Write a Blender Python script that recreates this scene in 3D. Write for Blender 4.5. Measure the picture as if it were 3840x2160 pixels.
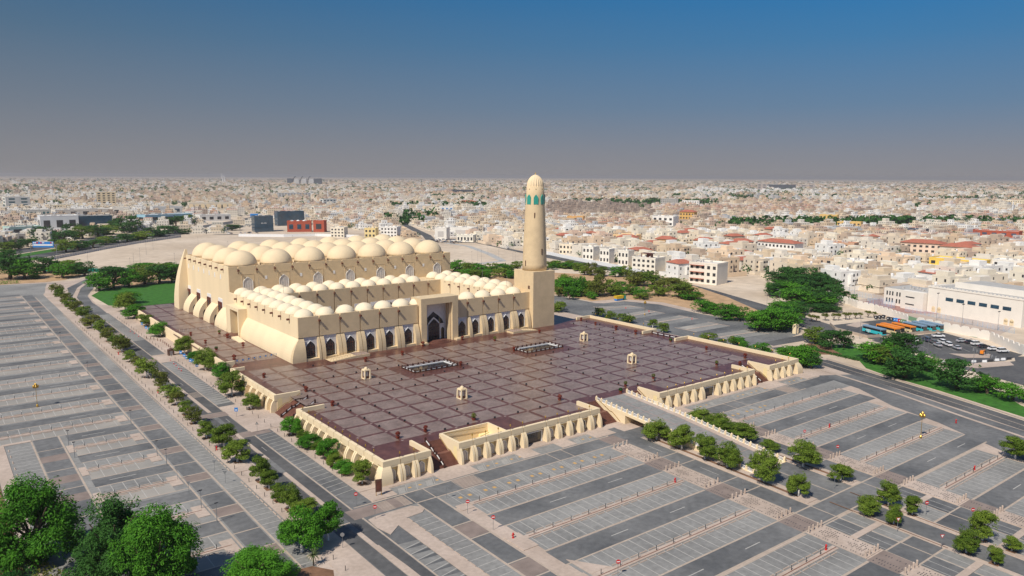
import bpy, math, random
from mathutils import Vector, Matrix, noise
import numpy as np
R=math.radians; PI=math.pi
for o in list(bpy.data.objects): bpy.data.objects.remove(o)
scn=bpy.context.scene
COL=scn.collection
S=8.4                 # metres per paving panel: site coordinates are in panels
PZ=0.52*S             # height of the raised plaza
# ---------------------------------------------------------------- camera
CAM=Vector((-10.2958*S,-20.1247*S,(8.124+0.52)*S))
yaw,pitch,roll=R(37.737),R(-8.306),R(0.24)
fw=Vector((math.sin(yaw)*math.cos(pitch),math.cos(yaw)*math.cos(pitch),math.sin(pitch)))
rt=Vector((math.cos(yaw),-math.sin(yaw),0)); up=rt.cross(fw)
r2=rt*math.cos(roll)+up*math.sin(roll); u2=-rt*math.sin(roll)+up*math.cos(roll)
cam=bpy.data.cameras.new('camera'); cam.sensor_width=36; cam.lens=36*2872.3/3840
cam.clip_start=1; cam.clip_end=60000
co=bpy.data.objects.new('camera',cam); COL.objects.link(co)
co.matrix_world=Matrix(((r2.x,u2.x,-fw.x,CAM.x),(r2.y,u2.y,-fw.y,CAM.y),(r2.z,u2.z,-fw.z,CAM.z),(0,0,0,1)))
scn.camera=co
# ---------------------------------------------------------------- sun and sky
SUN_EL,SUN_AZ=R(49),R(254.5)      # azimuth of the sun from +Y towards +X
sd=Vector((math.sin(SUN_AZ)*math.cos(SUN_EL),math.cos(SUN_AZ)*math.cos(SUN_EL),math.sin(SUN_EL)))
L=bpy.data.lights.new('sun','SUN'); L.energy=4.7; L.angle=R(0.53); L.color=(1.0,0.93,0.82)
lo=bpy.data.objects.new('sun',L); COL.objects.link(lo); lo.rotation_euler=sd.to_track_quat('Z','Y').to_euler()
w=bpy.data.worlds.new("World"); scn.world=w; w.use_nodes=True
nt=w.node_tree; bg=nt.nodes['Background']
sky=nt.nodes.new('ShaderNodeTexSky'); sky.sky_type='NISHITA'; sky.sun_disc=False
sky.sun_elevation=SUN_EL; sky.sun_rotation=SUN_AZ; sky.altitude=2000; sky.air_density=1.0; sky.dust_density=0.6; sky.ozone_density=3.0
gm=nt.nodes.new('ShaderNodeGamma'); gm.inputs[1].default_value=1.0
nt.links.new(sky.outputs[0],gm.inputs[0]); nt.links.new(gm.outputs[0],bg.inputs[0])
bg.inputs[1].default_value=0.115
# dusty desert air low in the sky: grey-mauve at the horizon, deep blue above, bluer away from the sun
tcw=nt.nodes.new('ShaderNodeTexCoord'); sx=nt.nodes.new('ShaderNodeSeparateXYZ'); nt.links.new(tcw.outputs['Generated'],sx.inputs[0])
def cramp(stops):
    r=nt.nodes.new('ShaderNodeValToRGB'); e=r.color_ramp.elements
    while len(e)<len(stops): e.new(.5)
    for q,(p,c) in zip(e,stops): q.position=p; q.color=(*c,1)
    nt.links.new(sx.outputs[2],r.inputs[0]); return r
lo_=cramp([(0,(.262,.252,.262)),(.03,(.232,.236,.258)),(.085,(.165,.202,.255)),(.16,(.090,.162,.250)),(.235,(.038,.130,.260)),(.5,(.02,.09,.25))])
hi_=cramp([(0,(.275,.265,.280)),(.03,(.235,.252,.295)),(.085,(.135,.225,.345)),(.16,(.060,.200,.395)),(.235,(.018,.175,.430)),(.5,(.02,.10,.32))])
dt=nt.nodes.new('ShaderNodeVectorMath'); dt.operation='DOT_PRODUCT'; nt.links.new(tcw.outputs['Generated'],dt.inputs[0]); dt.inputs[1].default_value=(math.cos(R(38)),-math.sin(R(38)),0)
mr=nt.nodes.new('ShaderNodeMapRange'); mr.inputs[1].default_value=-.55; mr.inputs[2].default_value=.40; nt.links.new(dt.outputs['Value'],mr.inputs[0])
mxs=nt.nodes.new('ShaderNodeMix'); mxs.data_type='RGBA'; nt.links.new(mr.outputs[0],mxs.inputs[0]); nt.links.new(lo_.outputs[0],mxs.inputs[6]); nt.links.new(hi_.outputs[0],mxs.inputs[7])
bg2=nt.nodes.new('ShaderNodeBackground'); nt.links.new(mxs.outputs[2],bg2.inputs[0]); bg2.inputs[1].default_value=1
mr2=nt.nodes.new('ShaderNodeMapRange'); mr2.inputs[1].default_value=.26; mr2.inputs[2].default_value=.55; nt.links.new(sx.outputs[2],mr2.inputs[0])
ms_=nt.nodes.new('ShaderNodeMixShader'); nt.links.new(mr2.outputs[0],ms_.inputs[0]); nt.links.new(bg2.outputs[0],ms_.inputs[1]); nt.links.new(bg.outputs[0],ms_.inputs[2])
nt.links.new(ms_.outputs[0],nt.nodes['World Output'].inputs[0])
vs=scn.view_settings; vs.view_transform='Standard'; vs.look='None'; vs.exposure=0; vs.gamma=1
# ---------------------------------------------------------------- materials
def mat(name,col,rough=.8,var=.12,scale=.15,spec=.3,metal=0,detail=4,col2=None,bump=0,bscale=20,objcol=False,emit=None,streak=False,fine=None):
    m=bpy.data.materials.new(name); m.use_nodes=True; n=m.node_tree.nodes; l=m.node_tree.links
    b=n['Principled BSDF']; b.inputs['Roughness'].default_value=rough; b.inputs['Metallic'].default_value=metal
    b.inputs['Specular IOR Level'].default_value=spec
    tc=n.new('ShaderNodeTexCoord'); g=n.new('ShaderNodeNewGeometry')
    t=n.new('ShaderNodeTexNoise'); t.inputs['Scale'].default_value=scale; t.inputs['Detail'].default_value=detail; t.inputs['Roughness'].default_value=.6
    if streak:
        mp=n.new('ShaderNodeMapping'); mp.inputs['Scale'].default_value=(1,1,.12); l.new(g.outputs['Position'],mp.inputs[0]); l.new(mp.outputs[0],t.inputs['Vector'])
    else: l.new(g.outputs['Position'],t.inputs['Vector'])
    r=n.new('ShaderNodeValToRGB'); r.color_ramp.elements[0].position=.32; r.color_ramp.elements[1].position=.68
    c2=col2 or tuple(min(1,c*(1+var)) for c in col); c1=tuple(c*(1-var) for c in col) if not col2 else col
    r.color_ramp.elements[0].color=(*c1,1); r.color_ramp.elements[1].color=(*c2,1)
    l.new(t.outputs['Fac'],r.inputs[0]); out=r.outputs[0]
    if fine:
        t3=n.new('ShaderNodeTexNoise'); t3.inputs['Scale'].default_value=fine[0]; t3.inputs['Detail'].default_value=5; l.new(g.outputs['Position'],t3.inputs['Vector'])
        m3=n.new('ShaderNodeMapRange'); m3.inputs[1].default_value=.3; m3.inputs[2].default_value=.7; m3.inputs[3].default_value=1-fine[1]; m3.inputs[4].default_value=1+fine[1]; l.new(t3.outputs['Fac'],m3.inputs[0])
        x3=n.new('ShaderNodeVectorMath'); x3.operation='SCALE'; l.new(out,x3.inputs[0]); l.new(m3.outputs[0],x3.inputs['Scale']); out=x3.outputs[0]
    if objcol:
        oi=n.new('ShaderNodeObjectInfo'); mx=n.new('ShaderNodeMix'); mx.data_type='RGBA'; mx.blend_type='MULTIPLY'; mx.inputs[0].default_value=1
        l.new(out,mx.inputs[6]); l.new(oi.outputs['Color'],mx.inputs[7]); out=mx.outputs[2]
    l.new(out,b.inputs['Base Color'])
    if bump:
        t2=n.new('ShaderNodeTexNoise'); t2.inputs['Scale'].default_value=bscale; t2.inputs['Detail'].default_value=3
        l.new(g.outputs['Position'],t2.inputs['Vector'])
        bp=n.new('ShaderNodeBump'); bp.inputs['Strength'].default_value=bump; bp.inputs['Distance'].default_value=.1
        l.new(t2.outputs['Fac'],bp.inputs['Height']); l.new(bp.outputs[0],b.inputs['Normal'])
    return m
def leafmat(name,c1,c2,rnd=.25):
    m=bpy.data.materials.new(name); m.use_nodes=True; n=m.node_tree.nodes; l=m.node_tree.links
    b=n['Principled BSDF']; b.inputs['Roughness'].default_value=.7; b.inputs['Specular IOR Level'].default_value=.15
    g=n.new('ShaderNodeNewGeometry'); oi=n.new('ShaderNodeObjectInfo')
    t=n.new('ShaderNodeTexNoise'); t.inputs['Scale'].default_value=.9; t.inputs['Detail'].default_value=3; l.new(g.outputs['Position'],t.inputs['Vector'])
    a=n.new('ShaderNodeMath'); a.operation='MULTIPLY_ADD'; l.new(oi.outputs['Random'],a.inputs[0]); a.inputs[1].default_value=rnd; l.new(t.outputs['Fac'],a.inputs[2])
    r=n.new('ShaderNodeValToRGB'); r.color_ramp.elements[0].position=.35; r.color_ramp.elements[1].position=.8
    r.color_ramp.elements[0].color=(*c1,1); r.color_ramp.elements[1].color=(*c2,1)
    l.new(a.outputs[0],r.inputs[0]); l.new(r.outputs[0],b.inputs['Base Color'])
    tr=n.new('ShaderNodeBsdfTranslucent'); l.new(r.outputs[0],tr.inputs[0]); ms=n.new('ShaderNodeMixShader'); ms.inputs[0].default_value=.25
    l.new(b.outputs[0],ms.inputs[1]); l.new(tr.outputs[0],ms.inputs[2]); l.new(ms.outputs[0],n['Material Output'].inputs['Surface'])
    return m
M={}
CREAM=(.79,.64,.42)
M['cream']=mat('cream_plaster',CREAM,.85,.05,.12,streak=True,bump=.15,bscale=3)
M['shaded_cream']=mat('shaded_cream',(.66,.51,.315),.85,.07,.3,bump=.2,bscale=6)  # cream darkened to carry the dimmer grazing light of the front faces
M['yellow']=mat('bounce_lit_plaster',(.84,.68,.36),.85,.05,.3)  # yellow holds the bounced light of the recesses in the plaster colour
M['dome']=mat('dome_plaster',(.74,.59,.385),.75,.05,.25,bump=.1,bscale=2)
M['white']=mat('white_marble',(.78,.77,.75),.5,.06,.8)
M['sdome']=mat('small_dome_plaster',(.80,.68,.49),.75,.05,.5)
M['shade_white']=mat('shaded_white_marble',(.60,.59,.60),.5,.08,1.2)  # white marble greyed so its colour carries the shade of the recessed bays
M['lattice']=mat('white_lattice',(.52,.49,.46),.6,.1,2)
M['wood']=mat('dark_wood',(.10,.045,.03),.35,.3,1.5,spec=.5)
M['glass']=mat('dark_glass',(.03,.028,.03),.08,.3,.5,spec=.8)
M['brown']=mat('brown_metal',(.13,.045,.03),.5,.2,1)
M['redwood']=mat('red_wood',(.15,.045,.03),.45,.2,1)
M['granite_dark']=mat('dark_granite',(.085,.032,.024),.34,.0,.35,spec=.3,col2=(.145,.062,.046),detail=8,fine=(.8,.2))
M['granite']=mat('grey_granite',(.175,.122,.098),.36,.0,.2,spec=.3,col2=(.27,.198,.168),detail=9,fine=(1.2,.16))
M['star']=mat('pale_granite',(.33,.25,.22),.4,.1,1)
M['step']=mat('brown_granite',(.17,.075,.055),.4,.2,1)
M['bronze']=mat('bronze',(.10,.06,.03),.4,.2,2,metal=.3)
M['green_glass']=mat('green_glass',(.02,.30,.24),.2,.1,1,spec=.6)
M['gold']=mat('gold',(.6,.38,.08),.3,.1,1,metal=.8)
M['sand']=mat('desert_sand',(.47,.37,.27),.95,.0,.012,col2=(.66,.55,.43),detail=10,fine=(.15,.12))
M['soil']=mat('brown_soil',(.20,.11,.065),.95,.3,.4)
M['earth']=mat('sandy_earth',(.46,.30,.17),.95,.2,.15)
M['pave']=mat('pink_paving',(.40,.315,.255),.9,.0,.08,col2=(.53,.43,.36),detail=10,fine=(1.1,.10))
M['paver']=mat('grey_pavers',(.185,.182,.175),.85,.0,.05,col2=(.30,.292,.275),detail=10,fine=(.9,.14))
M['road']=mat('dark_pavers',(.085,.088,.092),.8,.0,.045,col2=(.205,.203,.198),detail=10,fine=(.7,.16))
M['asphalt']=mat('asphalt',(.06,.06,.064),.85,.0,.05,col2=(.13,.128,.125),detail=9,fine=(.7,.15))
M['line']=mat('beige_line',(.43,.35,.28),.85,.12,.5)
M['wline']=mat('pale_line',(.43,.41,.375),.8,.12,.5)
M['kerb']=mat('kerb_stone',(.45,.35,.28),.85,.1,1)
M['dkerb']=mat('dark_brown_strip',(.22,.11,.08),.85,.15,1)
M['brownpave']=mat('brown_pavers',(.24,.19,.165),.85,.15,.3)
M['orange']=mat('orange_paint',(.55,.33,.12),.8,.15,1)
M['trunk']=mat('tree_bark',(.10,.07,.05),.9,.2,3)
M['whitewash']=mat('whitewashed_bark',(.70,.68,.64),.9,.1,3)
M['leaf']=leafmat('acacia_leaf',(.05,.105,.010),(.20,.285,.035))
M['leafd']=leafmat('dark_leaf',(.012,.06,.010),(.055,.155,.028))
M['leafb']=leafmat('bright_leaf',(.028,.12,.008),(.105,.30,.022))
M['leafy']=leafmat('olive_leaf',(.07,.095,.012),(.18,.20,.035))
M['frond']=leafmat('palm_frond',(.06,.09,.03),(.13,.17,.06))
M['flower']=leafmat('red_flower',(.16,.02,.015),(.30,.06,.03))
M['grass']=mat('green_grass',(.04,.14,.015),.9,.3,.4)
M['pot']=mat('terracotta_pot',(.24,.05,.025),.5,.2,1)
M['ivory']=mat('ivory_plaster',(.80,.745,.67),.9,.04,.2)
M['drail']=mat('dark_rail',(.06,.025,.02),.4,.2,1)
M['house']=mat('house_plaster',(.80,.78,.74),.9,.06,.1,objcol=True)
M['roofcol']=mat('house_roof',(.70,.66,.60),.95,.12,.2,objcol=True)
M['win']=mat('window_glass',(.05,.05,.055),.25,.3,1,spec=.5)
M['bluew']=mat('blue_glass',(.02,.06,.10),.1,.3,.3,spec=.8)
M['tealw']=mat('teal_glass',(.02,.10,.12),.1,.3,.3,spec=.8)
M['red_tile']=mat('red_roof_tile',(.42,.14,.09),.85,.15,.5)
M['metal']=mat('grey_metal',(.30,.31,.32),.45,.1,1,metal=.5)
M['dmetal']=mat('dark_metal',(.04,.04,.045),.5,.1,1)
M['red']=mat('red_paint',(.55,.02,.02),.45,.1,1)
M['signwhite']=mat('white_paint',(.8,.8,.8),.5,.03,1)
M['signblue']=mat('blue_paint',(.03,.22,.60),.45,.05,1)
M['paint']=mat('car_paint',(.85,.85,.85),.25,.02,1,spec=.6,objcol=True)
M['tyre']=mat('tyre_rubber',(.02,.02,.02),.8,.1,2)
M['carglass']=mat('car_glass',(.015,.018,.02),.08,.1,1,spec=.8)
M['gold_lamp']=mat('gold_lamp',(.45,.28,.06),.35,.1,1,metal=.6)
M['concrete']=mat('grey_concrete',(.42,.41,.39),.9,.1,.3)
M['water']=mat('pool_water',(.01,.03,.035),.05,.1,1,spec=.8)
M['court']=mat('green_court',(.14,.24,.13),.9,.08,.3)
M['court2']=mat('red_court',(.36,.20,.17),.9,.08,.3)
M['mesh']=mat('blue_mesh',(.30,.50,.72),.6,.05,1)
# ---------------------------------------------------------------- mesh builder
class MB:
    def __init__(s,k=S,z0=0): s.v=[]; s.f=[]; s.m=[]; s.k=k; s.z0=z0; s.mi=0
    def add(s,vs,fs):
        b=len(s.v); s.v+=[(x*s.k,y*s.k,z*s.k+s.z0) for x,y,z in vs]
        for q in fs: s.f.append([b+i for i in q]); s.m.append(s.mi)
        return s
    def box(s,x0,x1,y0,y1,z0,z1,bot=True):
        f=[(4,5,6,7),(0,1,5,4),(1,2,6,5),(2,3,7,6),(3,0,4,7)]
        if bot: f.append((3,2,1,0))
        return s.add([(x0,y0,z0),(x1,y0,z0),(x1,y1,z0),(x0,y1,z0),(x0,y0,z1),(x1,y0,z1),(x1,y1,z1),(x0,y1,z1)],f)
    def rect(s,x0,x1,y0,y1,z): return s.add([(x0,y0,z),(x1,y0,z),(x1,y1,z),(x0,y1,z)],[(0,1,2,3)])
    def poly(s,pts,z0,z1):                       # vertical prism from a ccw outline
        n=len(pts)
        a=sum(pts[i][0]*pts[(i+1)%n][1]-pts[(i+1)%n][0]*pts[i][1] for i in range(n))
        if a<0: pts=pts[::-1]
        if z0==z1: return s.add([(x,y,z1) for x,y in pts],[tuple(range(n))])
        return s.add([(x,y,z0) for x,y in pts]+[(x,y,z1) for x,y in pts],
            [tuple(range(n,2*n)),tuple(range(n-1,-1,-1))]+[(i,(i+1)%n,n+(i+1)%n,n+i) for i in range(n)])
    def extr(s,prof,a,b,ax):                     # closed outline (p,q=z) swept along an axis: ax 0: outline in (y,z), sweep x; ax 1: outline in (x,z), sweep y
        n=len(prof)
        P=(lambda p,t:(t,p[0],p[1])) if ax==0 else (lambda p,t:(p[0],t,p[1]))
        fs=[tuple(range(n)),tuple(range(2*n-1,n-1,-1))]+[(i,n+i,n+(i+1)%n,(i+1)%n) for i in range(n)]
        return s.add([P(p,a) for p in prof]+[P(p,b) for p in prof],fs)
    def lathe(s,cx,cy,prof,n=24,cap=True):       # prof: (r,z)
        vs=[];fs=[]
        for r,z in prof:
            for i in range(n): a=2*PI*i/n; vs.append((cx+r*math.cos(a),cy+r*math.sin(a),z))
        for j in range(len(prof)-1):
            for i in range(n): fs.append((j*n+i,j*n+(i+1)%n,(j+1)*n+(i+1)%n,(j+1)*n+i))
        if cap: fs.append(tuple(range(n-1,-1,-1))); fs.append(tuple(range((len(prof)-1)*n,len(prof)*n)))
        return s.add(vs,fs)
    def dome(s,cx,cy,z,r,h,n=24,m=7):
        return s.lathe(cx,cy,[(r*math.cos(PI/2*i/m)+1e-4,z+h*math.sin(PI/2*i/m)) for i in range(m+1)],n)
    def tube(s,p,q,r,n=6,r2=None):
        p,q=Vector(p),Vector(q); d=(q-p).normalized(); a=d.orthogonal().normalized(); b=d.cross(a); r2=r if r2 is None else r2
        vs=[tuple(p+(a*math.cos(2*PI*i/n)+b*math.sin(2*PI*i/n))*r) for i in range(n)]+[tuple(q+(a*math.cos(2*PI*i/n)+b*math.sin(2*PI*i/n))*r2) for i in range(n)]
        return s.add(vs,[(i,(i+1)%n,n+(i+1)%n,n+i) for i in range(n)]+[tuple(range(n-1,-1,-1)),tuple(range(n,2*n))])
    def build(s,name,mats,parent=None,smooth=False,col=None,loc=None):
        me=bpy.data.meshes.new(name)
        vs=s.v
        off=Vector((0,0,0))
        if parent is not None and loc is None:
            off=parent.matrix_world.translation if not parent.parent else Vector(parent['wl'])
            off=Vector(parent['wl']) if 'wl' in parent else off
        elif loc is not None: off=Vector(loc)
        if off.length>0: vs=[(a-off.x,b-off.y,c-off.z) for a,b,c in vs]
        me.from_pydata(vs,[],s.f)
        ms=mats if isinstance(mats,(list,tuple)) else [mats]
        for x in ms: me.materials.append(M[x] if isinstance(x,str) else x)
        if len(ms)>1: me.polygons.foreach_set('material_index',s.m)
        if smooth: me.polygons.foreach_set('use_smooth',[True]*len(me.polygons))
        me.update()
        o=bpy.data.objects.new(name,me); COL.objects.link(o)
        if parent is not None: o.parent=parent
        elif loc is not None: o.location=loc
        if col: o.color=(*col,1)
        return o
def tag(o,label=None,cat=None,group=None,kind=None):
    if label: o['label']=label
    if cat: o['category']=cat
    if group: o['group']=group
    if kind: o['kind']=kind
    return o
def empty(name,x,y,z=0,label=None,cat=None,group=None,rz=0):
    o=bpy.data.objects.new(name,None); COL.objects.link(o); o.location=(x,y,z); o.rotation_euler.z=rz
    o.empty_display_size=.5
    return tag(o,label,cat,group)
def E(name,x,y,z,label,cat,group=None):          # site coordinates; children given in world metres
    o=empty(name,x*S,y*S,z*S,label,cat,group); o['wl']=(x*S,y*S,z*S); return o
def struct(mb,name,mats,smooth=False): return tag(mb.build(name,mats,smooth=smooth),kind='structure')
def sub(mb,name,mats,par,smooth=False,col=None):  # sub-part: parent mesh sits at its thing's origin
    w=Vector(par['wl']) if 'wl' in par else Vector(par.parent['wl'])
    o=mb.build(name,mats,None,smooth,col,loc=w); o.location=(0,0,0); o.parent=par
    return o
def dup(root,loc=None,rz=None,sc=None,label=None,group=None,cols=None):
    r=root.copy(); COL.objects.link(r)
    if loc is not None: r.location=loc
    if rz is not None: r.rotation_euler.z=rz
    if sc is not None: r.scale=sc
    if label: r['label']=label
    if group: r['group']=group
    for ch in root.children:
        c=ch.copy(); COL.objects.link(c); c.parent=r
        if cols and ch.name.split('.')[0] in cols: c.color=(*cols[ch.name.split('.')[0]],1)
        for g in ch.children:
            d=g.copy(); COL.objects.link(d); d.parent=c
    return r
def sk(x,y): return x-.006*max(0,x+2.5)*max(0,-y-3)
ORD=['first','second','third','fourth','fifth','sixth','seventh','eighth','ninth','tenth','eleventh','twelfth','thirteenth','fourteenth','fifteenth','sixteenth','seventeenth','eighteenth','nineteenth','twentieth']
TENS={2:'twenty',3:'thirty',4:'forty',5:'fifty',6:'sixty',7:'seventy',8:'eighty',9:'ninety'}
def ordw(i):
    if i<20: return ORD[i]
    n=i+1
    if n<100:
        t,u=divmod(n,10)
        return TENS[t][:-1]+'ieth' if u==0 else TENS[t]+'-'+ORD[u-1]
    return '%dth'%n
# ================================================================ mosque
def P(z): return z+.52
def ogee(w,zs,za,n=6):                 # keel arch outline of half width w from springing zs to apex za, right to left
    h=za-zs; k=[(1,0),(.985,.16),(.93,.31),(.82,.45),(.62,.62),(.36,.79)]
    r=[(w*a,zs+h*b) for a,b in k]
    return r+[(0,za)]+[(-x,z) for x,z in r[::-1]]
def archwin(par,name,ax,c,pl,w,z0,zs,za,dep,m,frame=None,fm='white',fw_=.03,out=-1):
    """arched panel on a wall plane; ax 0: wall faces x; ax 1: wall faces y; pl: plane; out: direction outwards"""
    o=[(c-w,z0),(c+w,z0)]+[(c+x,z) for x,z in ogee(w,zs,za)]
    mb=MB(); mb.extr(o,pl,pl+out*dep,0 if ax==0 else 1); g=mb.build(name,m,par)
    if frame:
        fo=[(c-w-fw_,z0),(c+w+fw_,z0)]+[(c+x,z) for x,z in ogee(w+fw_,zs,za+fw_*1.3)]
        mb=MB(); n=len(o); d0,d1=pl,pl+out*(dep+.022)
        PP=(lambda p,t:(t,p[0],p[1])) if ax==0 else (lambda p,t:(p[0],t,p[1]))
        vs=[PP(p,d1) for p in o]+[PP(p,d1) for p in fo]+[PP(p,d0) for p in fo]+[PP(p,d0) for p in o]
        fs=[]
        for i in range(1,n):
            j=(i+1)%n
            fs+= [(i,j,n+j,n+i),(n+i,n+j,2*n+j,2*n+i),(i,j,3*n+j,3*n+i)]
        mb.add(vs,fs); sub(mb,'window_frame',fm,g)
    return g
MOS=E('mosque',2.45,11.6,.52,'large cream mosque with rows of plaster domes, arched doors and a tall square portal','mosque')
WT=1.95; RF=P(1.84)
def notched(mb,ax,pl,a,b,joints,z0,z1,zn,out,th=.07,gw=.028,deep=.05,low=None):
    """wall along an axis, outer face at pl, with slots cut at the joints from the top down to zn"""
    e=[a]+list(joints)+[b]
    zl=z0
    if low is not None:
        zl=low; q=(pl,pl-out*th); lo_,hi_=min(q),max(q)
        mb.box(a,b,lo_,hi_,z0,low) if ax==1 else mb.box(lo_,hi_,a,b,z0,low)
    for i in range(len(e)-1):
        s0=e[i]+(gw if i else 0); s1=e[i+1]-(gw if i<len(e)-2 else 0)
        q=(pl,pl-out*th); lo_,hi_=min(q),max(q)
        if ax==1: mb.box(s0,s1,lo_,hi_,zl,z1)
        else: mb.box(lo_,hi_,s0,s1,zl,z1)
    q=(pl-out*deep,pl-out*(th+.05)); lo_,hi_=min(q),max(q)
    if ax==1: mb.box(a+.002,b-.002,lo_,hi_,z0,zn)
    else: mb.box(lo_,hi_,a+.002,b-.002,z0,zn)
def spout(ax,pl,c,z,out,L_=.115):
    mb=MB(); n=8; r=.042
    prof=[(c+r*math.cos(PI*i/n),z+r*.9*math.sin(PI*i/n)) for i in range(n+1)]+[(c-r,z-.05),(c-r*.6,z-.05),(c-r*.6,z)]+[(c-r*.6*math.cos(PI*i/n),z+r*.5*math.sin(PI*i/n)) for i in range(1,n)]+[(c+r*.6,z),(c+r*.6,z-.05),(c+r,z-.05)]
    mb.extr(prof,pl,pl+out*L_,ax)
    if ax==1: mb.box(c-.012,c+.012,pl+out*.012-.004,pl+out*.012+.004,z-.2,z-.03)
    else: mb.box(pl+out*.012-.004,pl+out*.012+.004,c-.012,c+.012,z-.2,z-.03)
    return mb.build('water_spout','brown',MOS)
# --- prayer hall
HX0,HX1,HY0,HY1,HT=2.5,16.5,21.0,29.2,3.28
jx=[3.0+k for k in range(14)]; jy=[21.9+1.03*k for k in range(8)]
mb=MB(); mb.box(HX0+.1,HX1-.1,HY0+.1,HY1-.1,P(-.05),P(HT-.13))
notched(mb,1,HY0,HX0,HX1,jx,P(0),P(HT),P(HT-.14),-1,.1,.035,low=P(HT-.17)); notched(mb,1,HY1,HX0,HX1,jx,P(0),P(HT),P(HT-.14),1,.1)
mb.build('prayer_hall_wall','shaded_cream',MOS)
mb=MB(); notched(mb,0,HX0,HY0+.1,HY1-.1,jy,P(0),P(HT),P(HT-.14),-1,.1,.035,low=P(HT-.17)); mb.build('prayer_hall_left_wall','cream',MOS)
mb=MB(); notched(mb,0,HX1,HY0+.1,HY1-.1,jy,P(0),P(HT),P(HT-.14),1,.1)
mb.build('prayer_hall_right_wall','cream',MOS)
for x in jx: spout(1,HY0,x,P(HT-.2),-1,.13)
for y in jy: spout(0,HX0,y,P(HT-.2),-1,.14)
mb=MB()
for j in range(4):
    for i in range(7):
        x,y=3.5+2*i,22.05+2.03*j
        mb=MB(); mb.lathe(x,y,[(.90,P(HT-.14)),(.90,P(HT-.06))],28,False); mb.dome(x,y,P(HT-.06),.89,.83,32,9); mb.build('large_dome','dome',MOS,True)
for i in range(7):
    x=3.5+2*i
    mb=MB()                              # shallow recess frame and lattice
    for a,b in ((x-.33,x-.31),(x+.31,x+.33)): mb.box(a,b,HY0-.012,HY0+.01,P(1.9),P(2.84))
    mb.box(x-.33,x+.33,HY0-.012,HY0+.01,P(2.84),P(2.86)); mb.build('window_surround','shaded_cream',MOS)
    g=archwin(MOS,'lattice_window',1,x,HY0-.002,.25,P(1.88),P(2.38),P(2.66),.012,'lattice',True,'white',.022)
    mb=MB()
    for q in (-.13,0,.13): mb.box(x+q-.006,x+q+.006,HY0-.022,HY0-.014,P(1.9),P(2.45-abs(q)))
    sub(mb,'lattice_bar','white',g)
    if i<6:
        mb=MB(); mb.box(x+1-.065,x+1+.065,HY0-.014,HY0+.01,P(2.5),P(2.68)); mb.build('square_niche','white',MOS)
for y in (21.9,22.93,23.96,24.99,26.02,27.05,28.08):
    mb=MB(); mb.box(HX0-.014,HX0+.01,y+.5-.07,y+.5+.07,P(2.5),P(2.76)); mb.build('side_niche','white',MOS)
for y in (22.62,24.67,26.72,28.72):       # tall brown doors of the left side, each under a white panel
    mb=MB(); mb.box(HX0-.02,HX0+.01,y-.36,y+.36,P(0),P(1.42)); mb.build('door_panel','white',MOS)
    mb=MB(); mb.box(HX0-.05,HX0-.02,y-.3,y+.3,P(0),P(1.22)); d=mb.build('side_door','redwood',MOS)
    mb=MB(); mb.box(HX0-.058,HX0-.05,y-.12,y+.16,P(.35),P(1.05)); sub(mb,'door_glass','glass',d)
    mb=MB()
    for a in (-.3,-.14,.18,.27): mb.box(HX0-.068,HX0-.05,y+a,y+a+.03,P(0),P(1.22))
    for z in (.33,.68,1.05,1.17): mb.box(HX0-.066,HX0-.05,y-.3,y+.3,P(z),P(z+.04))
    sub(mb,'door_frame','redwood',d)
def flareprof(x0,x1,z0,z1,n=8,p=2.2):      # curved skirt: at the foot it reaches x0, at the top it meets the wall x1
    return [(x1,z0)]+[(x1+(x0-x1)*(1-(i/n)**p),z0+(z1-z0)*i/n) for i in range(n+1)]
for y0,y1 in ((20.15,22.2),(23.1,24.25),(25.15,26.3),(27.2,28.35),(29.2,29.5)):
    mb=MB(); mb.extr(flareprof(1.98,2.54,P(0),P(1.02)),y0,y1,1); mb.build('curved_buttress','cream',MOS)
    if y0<27.5:
        mb=MB(); o=[(2.34+x*.5,z) for x,z in ogee(.2,P(.22),P(.46))]; mb.extr([(2.24,P(0)),(2.44,P(0))]+o,y0-.006,y0+.03,1); mb.build('passage_opening','glass',MOS)
# tapering corner buttress at the back left corner
mb=MB(); vs=[];fs=[]; n=10
for j in range(n+1):
    t=j/n; k=(1-t**2.0); z=P(3.62*t)
    x0=HX0-.62*k-.02; y1=HY1+.95*k+.02; x1=HX0+.32*(1-t)+.08; y0=HY1-.32*(1-t)-.08
    ring=[(x0,y0),(x1,y0),(x1,y1),(x0+.2*k,y1),(x0,y1-.25*k)]
    vs+=[(a,b,z) for a,b in ring]
for j in range(n):
    for i in range(5): fs.append((j*5+i,j*5+(i+1)%5,(j+1)*5+(i+1)%5,(j+1)*5+i))
fs.append(tuple(range(n*5,n*5+5)))
mb.add(vs,fs); mb.build('corner_buttress','cream',MOS)
mb=MB()
mb.mi=0
for i in range(5):                         # lightning conductors on the hall roof
    x=3.0+2*i
    mb.tube((x,HY0+.12,P(HT+.01)),(x-.45,HY0+.12+.16,P(HT+.03)),.012,4)
mb.build('roof_cable','bronze',MOS)
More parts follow.
